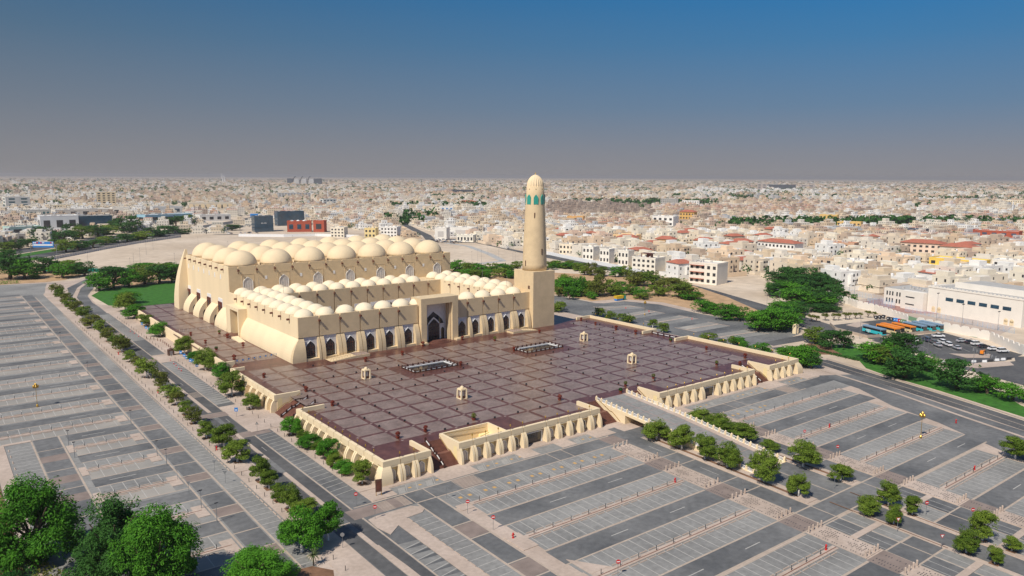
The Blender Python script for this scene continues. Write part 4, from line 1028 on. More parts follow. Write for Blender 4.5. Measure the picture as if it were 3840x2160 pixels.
# sunken basins with balustrades
for nm,x0,x1,l in (('l',5.5,7.62,'sunken stair opening with a dark red balustrade left of the portal axis'),('r',11.5,13.68,'sunken stair opening with a dark red balustrade nearer the minaret')):
    t=E('sunken_opening',x0,6.85,.52,l,'opening','balustraded openings in the plaza')
    y0,y1=6.86,7.92
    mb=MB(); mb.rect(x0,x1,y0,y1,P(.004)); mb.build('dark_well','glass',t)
    mb=MB(); mb.box(x0+.06,x1-.06,y1-.12,y1-.06,P(.0),P(.035)); mb.box(x1-.1,x1-.04,y0+.1,y1-.12,P(0),P(.035)); mb.build('white_inner_ledge','white',t)
    per=[]
    nx,ny=8,4
    for k in range(nx): per.append((x0+(x1-x0)*k/nx,y0)); 
    for k in range(ny): per.append((x1,y0+(y1-y0)*k/ny))
    for k in range(nx): per.append((x1-(x1-x0)*k/nx,y1))
    for k in range(ny): per.append((x0,y1-(y1-y0)*k/ny))
    for k,(x,y) in enumerate(per):
        mb=MB(); mb.box(x-.022,x+.022,y-.022,y+.022,P(0),P(.12)); mb.dome(x,y,P(.12),.02,.035,6,2); mb.build('post','drail',t)
        x2,y2=per[(k+1)%len(per)]; a=Vector((x,y)); b=Vector((x2,y2)); p=a.lerp(b,.1); q=a.lerp(b,.9); c=a.lerp(b,.22); d=a.lerp(b,.78)
        mb=MB(); mb.tube((p.x,p.y,P(.095)),(q.x,q.y,P(.095)),.011,4); mb.tube((p.x,p.y,P(.02)),(q.x,q.y,P(.02)),.013,4); r_=mb.build('rail','drail',t)
        mb=MB(); mb.tube((c.x,c.y,P(.058)),(d.x,d.y,P(.058)),.011,4); sub(mb,'white_slab','white',r_)
# planters
def leafcloud(mb,rng,c,rad,n,size,flat=1.0,droop=0,shell=.55):
    for _ in range(n):
        while True:
            p=Vector((rng.uniform(-1,1),rng.uniform(-1,1),rng.uniform(-1,1)))
            if p.length<=1: break
        if p.length<shell and rng.random()<.8: p=p.normalized()*rng.uniform(shell,1)
        q=Vector((c[0]+p.x*rad[0],c[1]+p.y*rad[1],c[2]+p.z*rad[2]))
        nrm=(p+Vector((rng.gauss(0,.5),rng.gauss(0,.5),rng.gauss(.35,.5)))).normalized()
        a=nrm.orthogonal().normalized(); b=nrm.cross(a); an=rng.uniform(0,2*PI)
        u=(a*math.cos(an)+b*math.sin(an)); v=nrm.cross(u)
        if droop: u=(u*.4+Vector((p.x*.7,p.y*.7,-.35+p.z*.3))).normalized(); v=nrm.cross(u).normalized()
        s=size*rng.uniform(.6,1.35); s2=s*(.38 if droop else .55)
        b_=len(mb.v)
        mb.v+=[tuple(q-u*s-v*s2*.3),tuple(q+v*s2-u*s*.1),tuple(q+u*s),tuple(q-v*s2-u*s*.1)]; mb.f.append([b_,b_+1,b_+2,b_+3]); mb.m.append(0)
def make_planter(kind,seed):
    t=empty('planter',0,0,0); rg=random.Random(seed)
    mb=MB(1); mb.lathe(0,0,[(.45,0),(.62,.35),(.72,.62),(.62,.62),(.6,.5)],10); o=mb.build('pot','pot'); o.parent=t
    mb=MB(1); leafcloud(mb,rg,(0,0,1.5 if kind!='bush' else 1.0),(.8,.8,.75 if kind!='bush' else .6),260,.16); o=mb.build('shrub',{'red':'flower','green':'leafy','bush':'leafd'}[kind]); o.parent=t
    mb=MB(1); mb.tube((0,0,.45),(0,0,1.2),.06,5); o=mb.build('stem','trunk'); o.parent=t
    return t
pls=[(.80,4.62,'red'),(.99,.26,'red'),(2.02,.3,'red'),(3.91,.3,'green'),(7.74,.3,'red'),(18.80,9.92,'red'),(18.78,8.32,'red'),(18.77,6.89,'red'),(18.82,4.58,'bush'),(12.80,.3,'green'),(11.08,.2,'green'),(18.77,2.34,'red'),(18.80,.20,'red'),(16.70,.16,'green'),(17.5,-.45,'red'),(.24,9.88,'red'),(.79,6.93,'red'),(6.69,9.98,'red'),(4.77,9.86,'red'),(11.92,9.95,'green'),(10.72,11.08,'red'),(8.42,11.05,'red'),(14.91,10.08,'red'),(11.33,7.64,'red'),(1.49,19.75,'green'),(1.52,18.53,'red'),(.21,20.22,'red'),(.26,17.89,'red'),(.25,16.15,'bush'),(1.51,16.18,'red'),(.27,13.65,'red'),(7.75,6.8,'red'),(10.3,-.3,'bush'),(19.0,11.3,'red')]
protos={k:make_planter(k,i) for i,k in enumerate(('red','green','bush'))}; used_=set()
cw={'red':'red-flowered','green':'green-leaved','bush':'dark bushy'}
for i,(x,y,k) in enumerate(sorted(pls,key=lambda p:(p[1],p[0]))):
    pr=protos[k]; o=pr if k not in used_ else dup(pr); used_.add(k)
    o.location=(x*S,y*S,PZ+.01); o.rotation_euler.z=i; s=.75+.25*((i*37)%10)/10; o.scale=(s,s,s)
    where='along the front' if y<1 else 'at the right' if x>18 else 'left of the mosque' if x<2.2 and y>9 else 'near the mosque doors' if y>9 else 'in the middle'
    tag(o,'%s shrub in pot %s of the plaza, %s from front'%(cw[k],where,ordw(i)),'planter','potted shrubs on the plaza')
# floor lights
mb=MB(1); mb.box(-.28,.28,-.2,.2,.0,.1); fl=mb.build('plaza_floodlight','dmetal'); fm=fl.data; bpy.data.objects.remove(fl)
mb=MB(1); mb.box(-.25,.25,-.12,.12,.12,.5); q_=mb.build('lamp_head','dmetal'); hm=q_.data; bpy.data.objects.remove(q_)
mb=MB(1); mb.box(-.03,.03,-.03,.03,.0,.2); q_=mb.build('bracket','bronze'); bm_=q_.data; bpy.data.objects.remove(q_)
fl_pts=[(2.6,10.5),(3.6,10.4)]+[(x,y) for x in (2.55,3.57,4.55,5.57) for y in (8.35,6.3,5.23)]+[(x,y) for x in (2.0,1.05) for y in (7.8,6.8,4.7,3.7,2.65,1.6)]+[(x,y) for x in (4.1,6.1,8.1) for y in (3.7,1.6)]+[(6.6,6.3),(7.55,6.3),(6.6,5.23),(7.6,5.23),(8.1,4.7),(8.1,2.7),(8.1,6.8)]+[(x,.05) for x in (2.6,3.5,4.6,5.6,6.6,11.6,12.6,13.5,14.6,15.5)]+[(x,y) for x in (18.1,19.1) for y in (10.95,9.9,8.9,7.85,6.8)]+[(x,y) for x in (14.55,15.6,16.6) for y in (8.4,6.3,5.23)]+[(17.1,7.8),(17.1,6.85),(17.0,4.7),(18.1,4.7)]+[(x,y) for x in (13.55,12.6,11.55) for y in (6.3,5.23)]+[(x,y) for x in (11.1,13.1,15.1,17.1,18.1) for y in (3.7,1.6)]+[(11.1,4.7),(11.05,2.6),(11.1,.6),(17.1,2.65),(18.0,.5)]
for i,(x,y) in enumerate(sorted(fl_pts,key=lambda p:(round(p[1]*2),p[0]))):
    t=empty('plaza_floodlight',x*S,y*S,PZ+.008)
    for nm,me in (('base',fm),('lamp_head',hm),('bracket',bm_)):
        o=bpy.data.objects.new(nm,me); COL.objects.link(o); o.parent=t
    t.scale=(1,1,1)
    tag(t,'small dark floodlight on the %s half of the plaza, %s counted from the front'%('left' if x<9.8 else 'right',ordw(i)),'floodlight','small floodlights on the %s half of the plaza'%('left' if x<9.8 else 'right'))
# parapet lamps
def lamp_proto():
    t=empty('parapet_lamp',0,0,0)
    mb=MB(1); mb.tube((0,0,0),(0,0,.9),.05,6); o=mb.build('post','bronze'); o.parent=t
    mb=MB(1); mb.lathe(0,0,[(.04,.9),(.17,1.05),(.2,1.35),(.05,1.55),(.02,1.75)],8); o=mb.build('lantern','gold_lamp'); o.parent=t
    return t
lp0=lamp_proto(); first=True
def lamps(pts,gr,lab):
    global first
    for i,(x,y) in enumerate(pts):
        o=lp0 if first else dup(lp0); first=False; o.location=(x*S,y*S,P(.145)*S); tag(o,'small brass lantern on the %s, %s from the left'%(lab,ordw(i)),'lantern',gr)
lamps([(x,-1.57) for x in (.03,.5,2.55,3.05,3.54,4.02,4.52,5.48,5.99,6.48,6.97,7.46)],'lanterns on the front parapet','front parapet left of the ramp')
lamps([(x,-1.57) for x in (11.48,11.98,12.47,12.96,13.45,14.45,14.95,15.45,15.95,16.45,18.48,18.97,19.45)],'lanterns on the right front parapet','front parapet right of the ramp')
lamps([(-.48,y) for y in sorted(LJ1,reverse=True)],'lanterns on the left parapet','left parapet')
lamps([(20.13,y) for y in [11.3,10.4,9.5,8.6,7.6,4.2,3.3,2.4,1.5,.6,-.3,-1.2]],'lanterns on the right side parapet','right side parapet')
# ================================================================ street furniture
def post_sign(x,y,kind,label,h=2.9,z=.14):
    t=empty('traffic_sign',sk(x,y)*S,y*S,z,label,'traffic sign'); t.rotation_euler.z=-yaw*.8
    mb=MB(1); mb.tube((0,0,0),(0,0,h),.045,6); o=mb.build('post','metal'); o.parent=t
    if kind=='noentry':
        mb=MB(1); mb.tube((0,-.06,h-.15),(0,-.1,h-.15),.42,18); o=mb.build('disc','red'); o.parent=t
        mb=MB(1); mb.box(-.3,.3,-.115,-.102,h-.23,h-.07); o2=mb.build('bar','signwhite'); o2.parent=o
    elif kind=='giveway':
        mb=MB(1); mb.extr([(0,h-.75),(.5,h+.1),(-.5,h+.1)],-.06,-.1,1); o=mb.build('triangle','red'); o.parent=t
        mb=MB(1); mb.extr([(0,h-.55),(.33,h+.01),(-.33,h+.01)],-.103,-.112,1); o2=mb.build('inner_triangle','signwhite'); o2.parent=o
    elif kind=='back':
        mb=MB(1); mb.tube((0,-.06,h-.1),(0,-.1,h-.1),.42,18); o=mb.build('disc','metal'); o.parent=t
    elif kind=='triback':
        mb=MB(1); mb.extr([(0,h-.75),(.5,h+.1),(-.5,h+.1)],-.06,-.1,1); o=mb.build('triangle','metal'); o.parent=t
    elif kind=='warn':
        mb=MB(1); mb.extr([(0,h+.1),(-.5,h-.7),(.5,h-.7)],-.06,-.1,1); o=mb.build('triangle','dmetal'); o.parent=t
        mb=MB(1); mb.extr([(0,h-.1),(-.33,h-.6),(.33,h-.6)],-.103,-.112,1); o2=mb.build('inner_triangle','lattice'); o2.parent=o
        mb=MB(1); mb.box(-.04,.04,-.118,-.113,h-.52,h-.22); o3=mb.build('symbol','dmetal'); o3.parent=o
    elif kind=='blue':
        mb=MB(1); mb.box(-.5,.5,-.1,-.05,h-1.2,h); o=mb.build('panel','signblue'); o.parent=t
        mb=MB(1); mb.box(-.3,.3,-.11,-.101,h-.9,h-.6); o2=mb.build('pictogram','signwhite'); o2.parent=o
    return t
for (x,y,l) in ((-1.79,-2.45,'round red no entry sign on the pavement corner below the terrace corner'),(-1.76,-3.46,'round red no entry sign on the curved traffic island'),(.32,-4.61,'round red no entry sign at the end of the first front median'),(.32,-5.75,'round red no entry sign beside the front aisle, second from the drive'),(1.14,-9.17,'round red no entry sign at the bottom edge of the front car park'),(12.3,-6.77,'round red no entry sign beside the right walkway, farther one'),(11.8,-8.21,'round red no entry sign beside the right walkway, nearer one'),(9.7,-11.84,'round red no entry sign next to a lone small tree at lower right'),(10.2,-12.74,'round red no entry sign above the two trees at lower right'),(25.4,8.6,'tiny red no entry sign in the far side car park, nearer'),(25.3,11.9,'tiny red no entry sign in the far side car park, middle'),(25.0,13.6,'tiny red no entry sign in the far side car park, farther')): 
    t=post_sign(x,y,'noentry',l)
    if y<-6: t.location.x=(x-(.0))*S-.006*0
for (x,y,l,k) in ((8.75,-11.85,'red and white triangular give way sign beside a small tree trunk','giveway'),(8.75,-12.91,'red and white triangular give way sign at the corner left of two trees','giveway'),(9.9,-9.48,'grey triangular sign seen from behind under a small round tree','triback'),(.37,-3.51,'grey round sign seen from behind at the front aisle mouth','back'),(-3.09,-4.38,'grey round sign seen from behind in front of the clump of trees','back'),(-4.05,1.16,'triangular sign seen from behind at the left side road mouth','triback'),(-4.04,2.19,'triangular sign seen from behind above the left side road','triback'),(-5.06,2.25,'triangular sign on the median tip left of the aisle, farther','triback'),(-5.08,1.0,'triangular sign on the median tip left of the aisle, nearer','triback'),(-1.80,4.96,'triangular warning sign on the pavement below the left stairs','warn'),(-1.82,7.03,'blue round sign on the pavement beyond the left stairs','blue'),(7.4,-7.08,'grey round sign at the walkway left of the ramp, farther','back'),(7.4,-8.11,'grey round sign at the walkway left of the ramp, nearer','back'),(-1.55,10.6,'triangular warning sign on the pavement near the crossing stripes','warn')): post_sign(x,y,k,l)
for i,(x,y) in enumerate([(-.70,26.76),(-.79,25.39),(-.72,24.99),(-.89,17.94),(-.93,17.20),(-.95,16.73),(-.97,16.02),(-.93,15.75),(-1.00,14.88)]):
    tag(post_sign(x,y,'blue','small blue panel sign beside the left terrace wall, %s from the far end'%ordw(i),2.4),group='blue panel signs along the left wall')
for i,(x,y) in enumerate([(-1.49,25.91),(-1.44,25.18),(-1.44,24.18),(-1.51,17.39),(-1.53,16.67),(-1.55,16.21),(-1.60,15.55),(-1.61,15.11)]):
    t=empty('red_marker',x*S,y*S,.03,'short red and white marker post at the roadside, %s from the far end'%ordw(i),'marker post','red marker posts')
    mb=MB(1); mb.lathe(0,0,[(.3,0),(.28,.08),(.13,.1),(.1,1.0)],8); o=mb.build('post','red'); o.parent=t
    mb=MB(1); mb.lathe(0,0,[(.125,.55),(.115,.8)],8); o=mb.build('white_band','signwhite'); o.parent=t
for i,(x,y) in enumerate([(-1.23,23.38),(-1.1,23.0),(-1.0,22.74),(-.9,22.4),(-.82,22.13),(-.8,21.7),(-.8,21.3),(-.81,20.9),(-.82,20.5),(-.84,20.1),(-.86,19.7),(-.88,19.35),(-.93,19.03)]):
    mb=MB(1); mb.tube((0,0,0),(0,0,1.1),.13,8); mb.dome(0,0,1.1,.13,.1,8,2); o=mb.build('bollard','redwood'); o.location=(x*S,y*S,.13); tag(o,'dark red bollard in the curved row at the lay-by, %s from the far end'%ordw(i),'bollard','bollards round the lay-by')
def hydrant(x,y,l):
    t=empty('fire_hydrant',sk(x,y)*S,y*S,.14,l,'fire hydrant')
    mb=MB(1); mb.lathe(0,0,[(.26,0),(.26,.08),(.15,.1),(.15,.85),(.2,.9),(.2,.98),(.1,1.15)],10); o=mb.build('body','red'); o.parent=t
    mb=MB(1); mb.tube((-.35,0,.7),(.35,0,.7),.1,8); o=mb.build('nozzle','red'); o.parent=t
for x,y,l in ((-3.18,20.17,'red fire hydrant on the tree verge, farther one'),(-3.31,11.98,'red fire hydrant on the tree verge, middle one'),(-3.43,4.01,'red fire hydrant on the tree verge, nearest one'),(.45,-6.4,'red fire hydrant at the left end of the second front median'),(6.35,-6.5,'red fire hydrant at the right end of the second front median'),(14.6,-6.55,'red fire hydrant on the right car park median, farther'),(14.9,-11.3,'red fire hydrant on the lowest right median'),(6.3,-11.3,'red fire hydrant by the patterned walkway near the bottom'),(19.10,-9.01,'red fire hydrant beside the right boundary road')): hydrant(x,y,l)
def lamp_post(x,y,h,l,grp=None,z=.14,head='arm',rz=0):
    t=empty('street_lamp',sk(x,y)*S,y*S,z,l,'street lamp',grp); t.rotation_euler.z=rz
    mb=MB(1); mb.tube((0,0,0),(0,0,h),.09,6,.05); o=mb.build('pole','metal' if head!='gold' else 'gold_lamp'); o.parent=t
    if head=='arm':
        mb=MB(1); mb.tube((0,0,h),(1.3,0,h+.35),.04,5); o=mb.build('arm','metal'); o.parent=t
        mb=MB(1); mb.box(1.1,1.8,-.14,.14,h+.3,h+.4); o=mb.build('lamp_head','metal'); o.parent=t
    elif head=='flood':
        mb=MB(1); mb.box(-1.0,1.0,-.06,.06,h-.1,h); o=mb.build('crossbar','dmetal'); o.parent=t
        for q in (-.8,0,.8):
            mb=MB(1); mb.box(q-.25,q+.25,-.2,.2,h,h+.3); o=mb.build('floodlight','dmetal'); o.parent=t
    elif head=='gold':
        mb=MB(1); mb.lathe(0,0,[(.35,0),(.35,.5),(.15,.8)],8); o=mb.build('base','gold_lamp'); o.parent=t
        for a in range(4):
            ux,uy=math.cos(a*PI/2),math.sin(a*PI/2)
            mb=MB(1); mb.lathe(ux*.55,uy*.55,[(.08,h-.6),(.3,h-.35),(.34,h+.15),(.1,h+.45)],8); o=mb.build('lantern','gold_lamp'); o.parent=t
            mb=MB(1); mb.tube((0,0,h-.5),(ux*.55,uy*.55,h-.55),.05,4); o2=mb.build('bracket','bronze'); o2.parent=o
        mb=MB(1); mb.lathe(0,0,[(.1,h),(.38,h+.2),(.42,h+.7),(.1,h+1.1)],8); o=mb.build('lantern','gold_lamp'); o.parent=t
    else:
        mb=MB(1); mb.box(-.35,.35,-.08,.08,h-.12,h+.05); o=mb.build('lamp_head','dmetal'); o.parent=t
    return t
lamp_post(-7.36,12.73,6.6,'ornate golden lamp post with a cluster of lanterns in the left car park',head='gold')
lamp_post(16.35,-8.99,6.6,'ornate golden lamp post with lanterns on a median of the right car park',head='gold')
lamp_post(25.44,12.36,6.6,'ornate golden lamp post in the far side car park beyond the plaza',head='gold')
for i,(x,y) in enumerate([(-5.02,8.40),(-5.06,4.57),(-5.02,3.60),(-5.08,-.15),(-5.0,-1.2),(-7.09,7.28),(-7.11,5.94),(-4.98,17.1),(-4.98,25.1),(-4.98,33.0)]):
    lamp_post(x,y,4.2,'slim dark pole light on a left car park median tip, %s of ten'%ordw(i),'pole lights of the left car park',head='top')
SP=[(29.43,.47,11,'beside the bus yard wall'),(28.86,-3.14,9,'at the corner of the school car park'),(28.39,-3.58,8,'just right of the one at the car park corner'),(28.61,-5.72,10,'on the island below the parked cars'),(33.23,7.91,12,'in front of the dark tree grove'),(32.6,8.4,10,'left of the tall lamp by the grove')]
for x,y,h,l in SP: lamp_post(x,y,h,'tall pale street lamp '+l,head='arm',rz=2)
for x,y,h,l in [(38.48,.46,14,'before the sports hall doors'),(37.59,-1.36,11,'in front of the blue window band'),(38.18,-3.05,9,'at the right end of the sports hall'),(44.2,8.77,9,'at the far left of the court'),(43.82,6.25,9,'beside the far court fence'),(42.4,8.2,8,'by the left court corner')]: lamp_post(x,y,h,'floodlight mast on the school court '+l,head='flood')
for i,(x,y,h) in enumerate([(33.9,43.67,9),(34.63,43.66,10),(33.97,42.09,11),(39.25,48.28,12),(38.5,45.27,13),(37.82,41.91,12),(36.72,40.12,9),(2.5,64.33,9),(4.72,56.52,9),(5.52,58.95,10),(6.8,62.37,12),(8.94,69.49,12),(10.94,75.27,10),(16.26,76.34,10),(9.08,58.51,9),(17.2,68.0,10),(24.0,66.0,14),(30.0,73,10)]):
    lamp_post(x,y,h,'thin lamp pole standing on the empty sand lot, %s listed from the right'%ordw(i),'poles on the sand lot',head='top')
# brown notice board
t=E('notice_board',-1.0,-2.22,0,'tall dark brown notice board on the pavement by the terrace corner','notice board')
mb=MB(1); mb.box(-.75,.75,-.08,.08,1.0,4.0); o=mb.build('board','wood'); o.parent=t
mb=MB(1); mb.box(-.45,.45,-.1,-.081,1.5,3.5); o=mb.build('notice','brown'); o.parent=t
for s in (-.6,.6): mb=MB(1); mb.box(s-.06,s+.06,-.06,.06,0,1.0); o=mb.build('leg','gold_lamp'); o.parent=t
t.rotation_euler.z=-.3
# temporary fences on the side strip
def tfence(x0,y0,x1,y1,l,n=9,z=.52,panel='white'):
    t=E('temporary_fence',x0,y0,z,l,'fence')
    for k in range(n+1):
        x=x0+(x1-x0)*k/n; y=y0+(y1-y0)*k/n
        mb=MB(); mb.tube((x,y,z),(x,y,z+.15),.006,4); mb.build('fence_post','signwhite',t)
        if k<n:
            x2=x0+(x1-x0)*(k+1)/n; y2=y0+(y1-y0)*(k+1)/n
            mb=MB()
            for q in (.02,.05,.08,.11,.14): mb.tube((x,y,z+q),(x2,y2,z+q),.0035,3)
            mb.build('fence_panel','metal',t)
            if panel=='blue' and k%1==0:
                mb=MB(); mb.box((x+x2)/2-.035,(x+x2)/2+.035,(y+y2)/2-.004,(y+y2)/2+.004,z+.06,z+.12); mb.build('blue_notice','signblue',t)
tfence(.0,21.5,2.05,21.5,'low wire fence across the upper side strip of the terrace',10)
tfence(-.2,13.0,2.2,13.3,'low wire fence with small blue notices near the left stairs',9,.52,'blue')
# guard kiosk
for x,y,l in ((27.91,3.37,'small cream arched gate kiosk on the island at the right road junction'),(-1.19,18.56,'small dark guard box beside the lay-by on the left')):
    t=empty('gate_kiosk',x*S,y*S,.13,l,'kiosk')
    c='cream' if x>0 else 'wood'; h=4.2 if x>0 else 2.4
    mb=MB(1); 
    for sx in (-1,1): mb.box(sx*.9-.25,sx*.9+.25,-.9,.9,0,h*.8)
    mb.box(-1.15,1.15,-.9,.9,h*.8,h); mb.dome(0,0,h,.9,.5,12,3); o=mb.build('shell',c); o.parent=t
    mb=MB(1); mb.box(-.62,.62,-.6,.6,0,h*.78); o=mb.build('booth','lattice'); o.parent=t
# ================================================================ vehicles
def wheelm(): mb=MB(1); mb.tube((0,-.11,0),(0,.11,0),.34,14); return mb
def make_car(kind):
    t=empty('parked_car',0,0,0); H=1.45 if kind=='sedan' else 1.85; Lc=4.6 if kind!='pickup' else 5.3; W=.92
    pr={'sedan':[(-2.3,.35),(-2.3,.85),(-1.6,.98),(-.95,1.02),(1.35,1.0),(2.2,.82),(2.3,.35)],'suv':[(-2.35,.4),(-2.35,1.15),(-1.9,1.18),(1.2,1.15),(2.25,1.0),(2.35,.4)],'pickup':[(-2.65,.45),(-2.65,1.15),(-.7,1.15),(1.3,1.15),(2.5,1.02),(2.65,.45)]}[kind]
    mb=MB(1); mb.extr(pr,-W,W,1); o=mb.build('body','paint'); o.parent=t
    cb={'sedan':[(-1.75,.98),(-1.15,H),(.35,H),(1.15,1.0)],'suv':[(-2.3,1.15),(-2.1,H),(.5,H),(1.2,1.13)],'pickup':[(-.75,1.13),(-.6,1.85),(.6,1.85),(1.35,1.13)]}[kind]
    mb=MB(1); mb.extr(cb,-W*.88,W*.88,1); o2=mb.build('windows','carglass'); o2.parent=t
    x0,x1=cb[1][0]-.05,cb[2][0]+.05
    mb=MB(1); mb.box(x0,x1,-W*.86,W*.86,H-.02 if kind!='pickup' else 1.83,(H if kind!='pickup' else 1.85)+.04); o3=mb.build('roof','paint'); o3.parent=t
    if kind=='pickup': mb=MB(1); mb.box(-2.5,-.85,-.75,.75,1.151,1.17); o4=mb.build('cargo_bed','dmetal'); o4.parent=t
    for sx in (-1.4,1.4):
        for sy in (-.84,.84):
            mb=MB(1); mb.tube((sx*(Lc/4.6),sy-.1,.34),(sx*(Lc/4.6),sy+.1,.34),.34,12); o=mb.build('wheel','tyre'); o.parent=t
            mb=MB(1); s_=.11 if sy>0 else -.11; mb.tube((sx*(Lc/4.6),sy+s_-.01,.34),(sx*(Lc/4.6),sy+s_+.01,.34),.2,8); r_=mb.build('rim','metal'); r_.parent=o
    for sy in (-.65,.65): 
        mb=MB(1); xe=pr[-1][0]; mb.box(xe-.1,xe+.01,sy-.18,sy+.18,.62,.78); o=mb.build('headlight','signwhite'); o.parent=t
        mb=MB(1); xe=pr[0][0]; mb.box(xe-.01,xe+.06,sy-.18,sy+.18,.68,.84); o=mb.build('taillight','red'); o.parent=t
    return t
CARS={k:make_car(k) for k in ('sedan','suv','pickup')}; cu=set()
def put_car(k,x,y,rz,col,l,grp,z=.43):
    o=CARS[k] if k not in cu else dup(CARS[k])
    cu.add(k); o.location=(x*S,y*S,z); o.rotation_euler.z=rz
    for ch in o.children:
        if ch.name.split('.')[0] in ('body','roof'): ch.color=(*col,1)
    tag(o,l,'car' if k!='pickup' else 'pickup',grp)
WHT,SLV,BLU,BLK,DGR=(1,1,1),(.55,.57,.6),(.06,.10,.16),(.04,.04,.05),(.18,.19,.2)
gcar='cars in the school car park'
for a in (('pickup',33.2,-1.95,R(-42),WHT,'white pickup near the school wall, farthest of the car park'),('suv',31.04,-1.65,R(50),WHT,'white car parked alone at the left of the school car park'),
 ('suv',31.72,-1.98,R(50),BLU,'dark blue car right of the lone white car'),('sedan',31.42,-2.5,R(50),DGR,'dark grey saloon, rear left of the middle group'),('suv',31.75,-2.75,R(50),WHT,'white estate car in the middle group of the school car park'),
 ('sedan',30.85,-2.93,R(50),SLV,'silver car at the front of the middle group'),('suv',31.35,-3.22,R(50),WHT,'white car right of the silver one in the middle group'),('sedan',30.95,-3.82,R(50),SLV,'silver saloon parked apart, right of the middle group'),
 ('sedan',32.95,-3.25,R(-30),SLV,'silver-grey car, leftmost of the row by the school wall'),('sedan',32.98,-3.66,R(-30),BLK,'black saloon by the school wall beside a silver-grey car'),('suv',32.75,-4.05,R(-30),WHT,'white car between two dark cars by the school wall'),
 ('sedan',32.42,-4.5,R(-30),BLK,'black saloon right of a white car by the school wall'),('sedan',32.2,-5.05,R(-30),WHT,'white saloon, second from the right in the wall row'),('suv',32.0,-5.55,R(-30),WHT,'white off-road car, rightmost in the wall row')):
    put_car(*a,gcar)
rg=random.Random(9); k_=0
spots=[(44.5+rg.uniform(-1.2,2.2),64.5+rg.uniform(-2.2,3.5)) for _ in range(26)]+[(48.6+rg.uniform(-.8,1.5),62+rg.uniform(-2,2.5)) for _ in range(16)]+[(27.5+rg.uniform(-2,3),93.8+rg.uniform(-1,1)) for _ in range(10)]+[(30+rg.uniform(-1,8),111+rg.uniform(-5,5)) for _ in range(12)]+[(5+q*3.1,84.5+q*2.5) for q in range(5)]+[(45.2,52.5),(45.6,53.4),(30.5,45.2)]
pl_ok=[]
for (x,y) in spots:
    if all(math.hypot(x-a,y-b)>.42 for a,b in pl_ok): pl_ok.append((x,y))
pl_ok.sort()
for i,(x,y) in enumerate(pl_ok):
    c=rg.choice([WHT,WHT,WHT,SLV,SLV,BLU,DGR,BLK]); nm={WHT:'white',SLV:'silver',BLU:'blue',DGR:'grey',BLK:'black'}[c]
    g_='crowded by the small white mosque' if 40<x<52 and 58<y<70 else 'along the far highway and its forecourts'
    put_car(rg.choice(['sedan','suv']),x,y,rg.choice([.9,1.2,-.6,2.2]),c,'tiny %s car %s, %s listed left to right'%(nm,g_,ordw(i)),'distant cars '+g_,.8)
def make_bus(kind):
    t=empty('parked_bus',0,0,0); Lb=12;W=1.28
    low,top=('teal_p','grey_p') if kind=='teal' else ('cream_p','orange_p')
    mb=MB(1); mb.box(-6,6,-W,W,.35,1.75); o=mb.build('lower_body',low); o.parent=t
    if kind=='teal':
        cu_=bpy.data.curves.new('lettering','FONT'); cu_.body='ogs'; cu_.size=2.2; cu_.extrude=.01; tmp=bpy.data.objects.new('lettering',cu_); COL.objects.link(tmp)
        dg=bpy.context.evaluated_depsgraph_get(); me=bpy.data.meshes.new_from_object(tmp.evaluated_get(dg)); bpy.data.objects.remove(tmp)
        me.materials.clear(); me.materials.append(M['signwhite'])
        for s in (-1,):
            g=bpy.data.objects.new('lettering',me); COL.objects.link(g); g.parent=o; g.location=(-3.8,-W-.02,.75); g.rotation_euler=(PI/2,0,0)
    else:
        mb=MB(1)
        for q in (-3.2,-2.5,2.4): mb.extr([(q,.5),(q+.25,.5),(q+1.0,1.4),(q+.8,1.4)],-W-.012,-W-.002,1)
        g=mb.build('stripe_pattern','wood'); g.parent=o
    mb=MB(1); mb.box(-5.97,5.9,-W+.01,W-.01,1.75,2.75); o=mb.build('window_band','carglass'); o.parent=t
    mb=MB(1); mb.box(-6,5.95,-W,W,2.75,3.25); mb.box(-6,-5.6,-W,W,1.75,2.75); mb.box(4.9,5.15,-W-.005,W+.005,1.75,2.75); o=mb.build('roof',top); o.parent=t
    mb=MB(1); mb.extr([(6,.9),(6.12,1.0),(5.97,2.75),(5.9,2.75)],-W*.9,W*.9,1); o=mb.build('windscreen','carglass'); o.parent=t
    for x in (-3.7,3.9):
        for s in (-1,1):
            mb=MB(1); mb.tube((x,s*1.2-.12,.5),(x,s*1.2+.12,.5),.5,14); o=mb.build('wheel','tyre'); o.parent=t
    return t
M['teal_p']=mat('teal_paint',(.05,.52,.56),.4,.03,1); M['grey_p']=mat('blue_grey_paint',(.22,.32,.42),.4,.03,1); M['cream_p']=mat('pale_paint',(.72,.60,.36),.4,.03,1); M['orange_p']=mat('orange_bus_paint',(.85,.26,.02),.4,.03,1)
bt,bo=make_bus('teal'),make_bus('orange'); ub=set()
for k,x,y,l in (('t',31.25,.62,'teal and grey coach with white lettering, leftmost of the parked buses'),('o',32.12,.28,'orange and cream bus, second from the left, beside the lettered coach'),('o',32.65,.3,'orange bus half hidden, third from the left'),('o',33.3,-.02,'orange and cream bus, fourth from the left'),('t',34.05,-.28,'teal coach right of the orange buses'),('t',34.65,-.5,'teal coach, second from the right'),('t',35.2,-.68,'teal coach, rightmost of the parked buses')):
    pr=bt if k=='t' else bo; o=pr if k not in ub else dup(pr); ub.add(k)
    o.location=(x*S,y*S,.5); o.rotation_euler.z=R(-108); tag(o,l,'bus','buses in the bus yard')
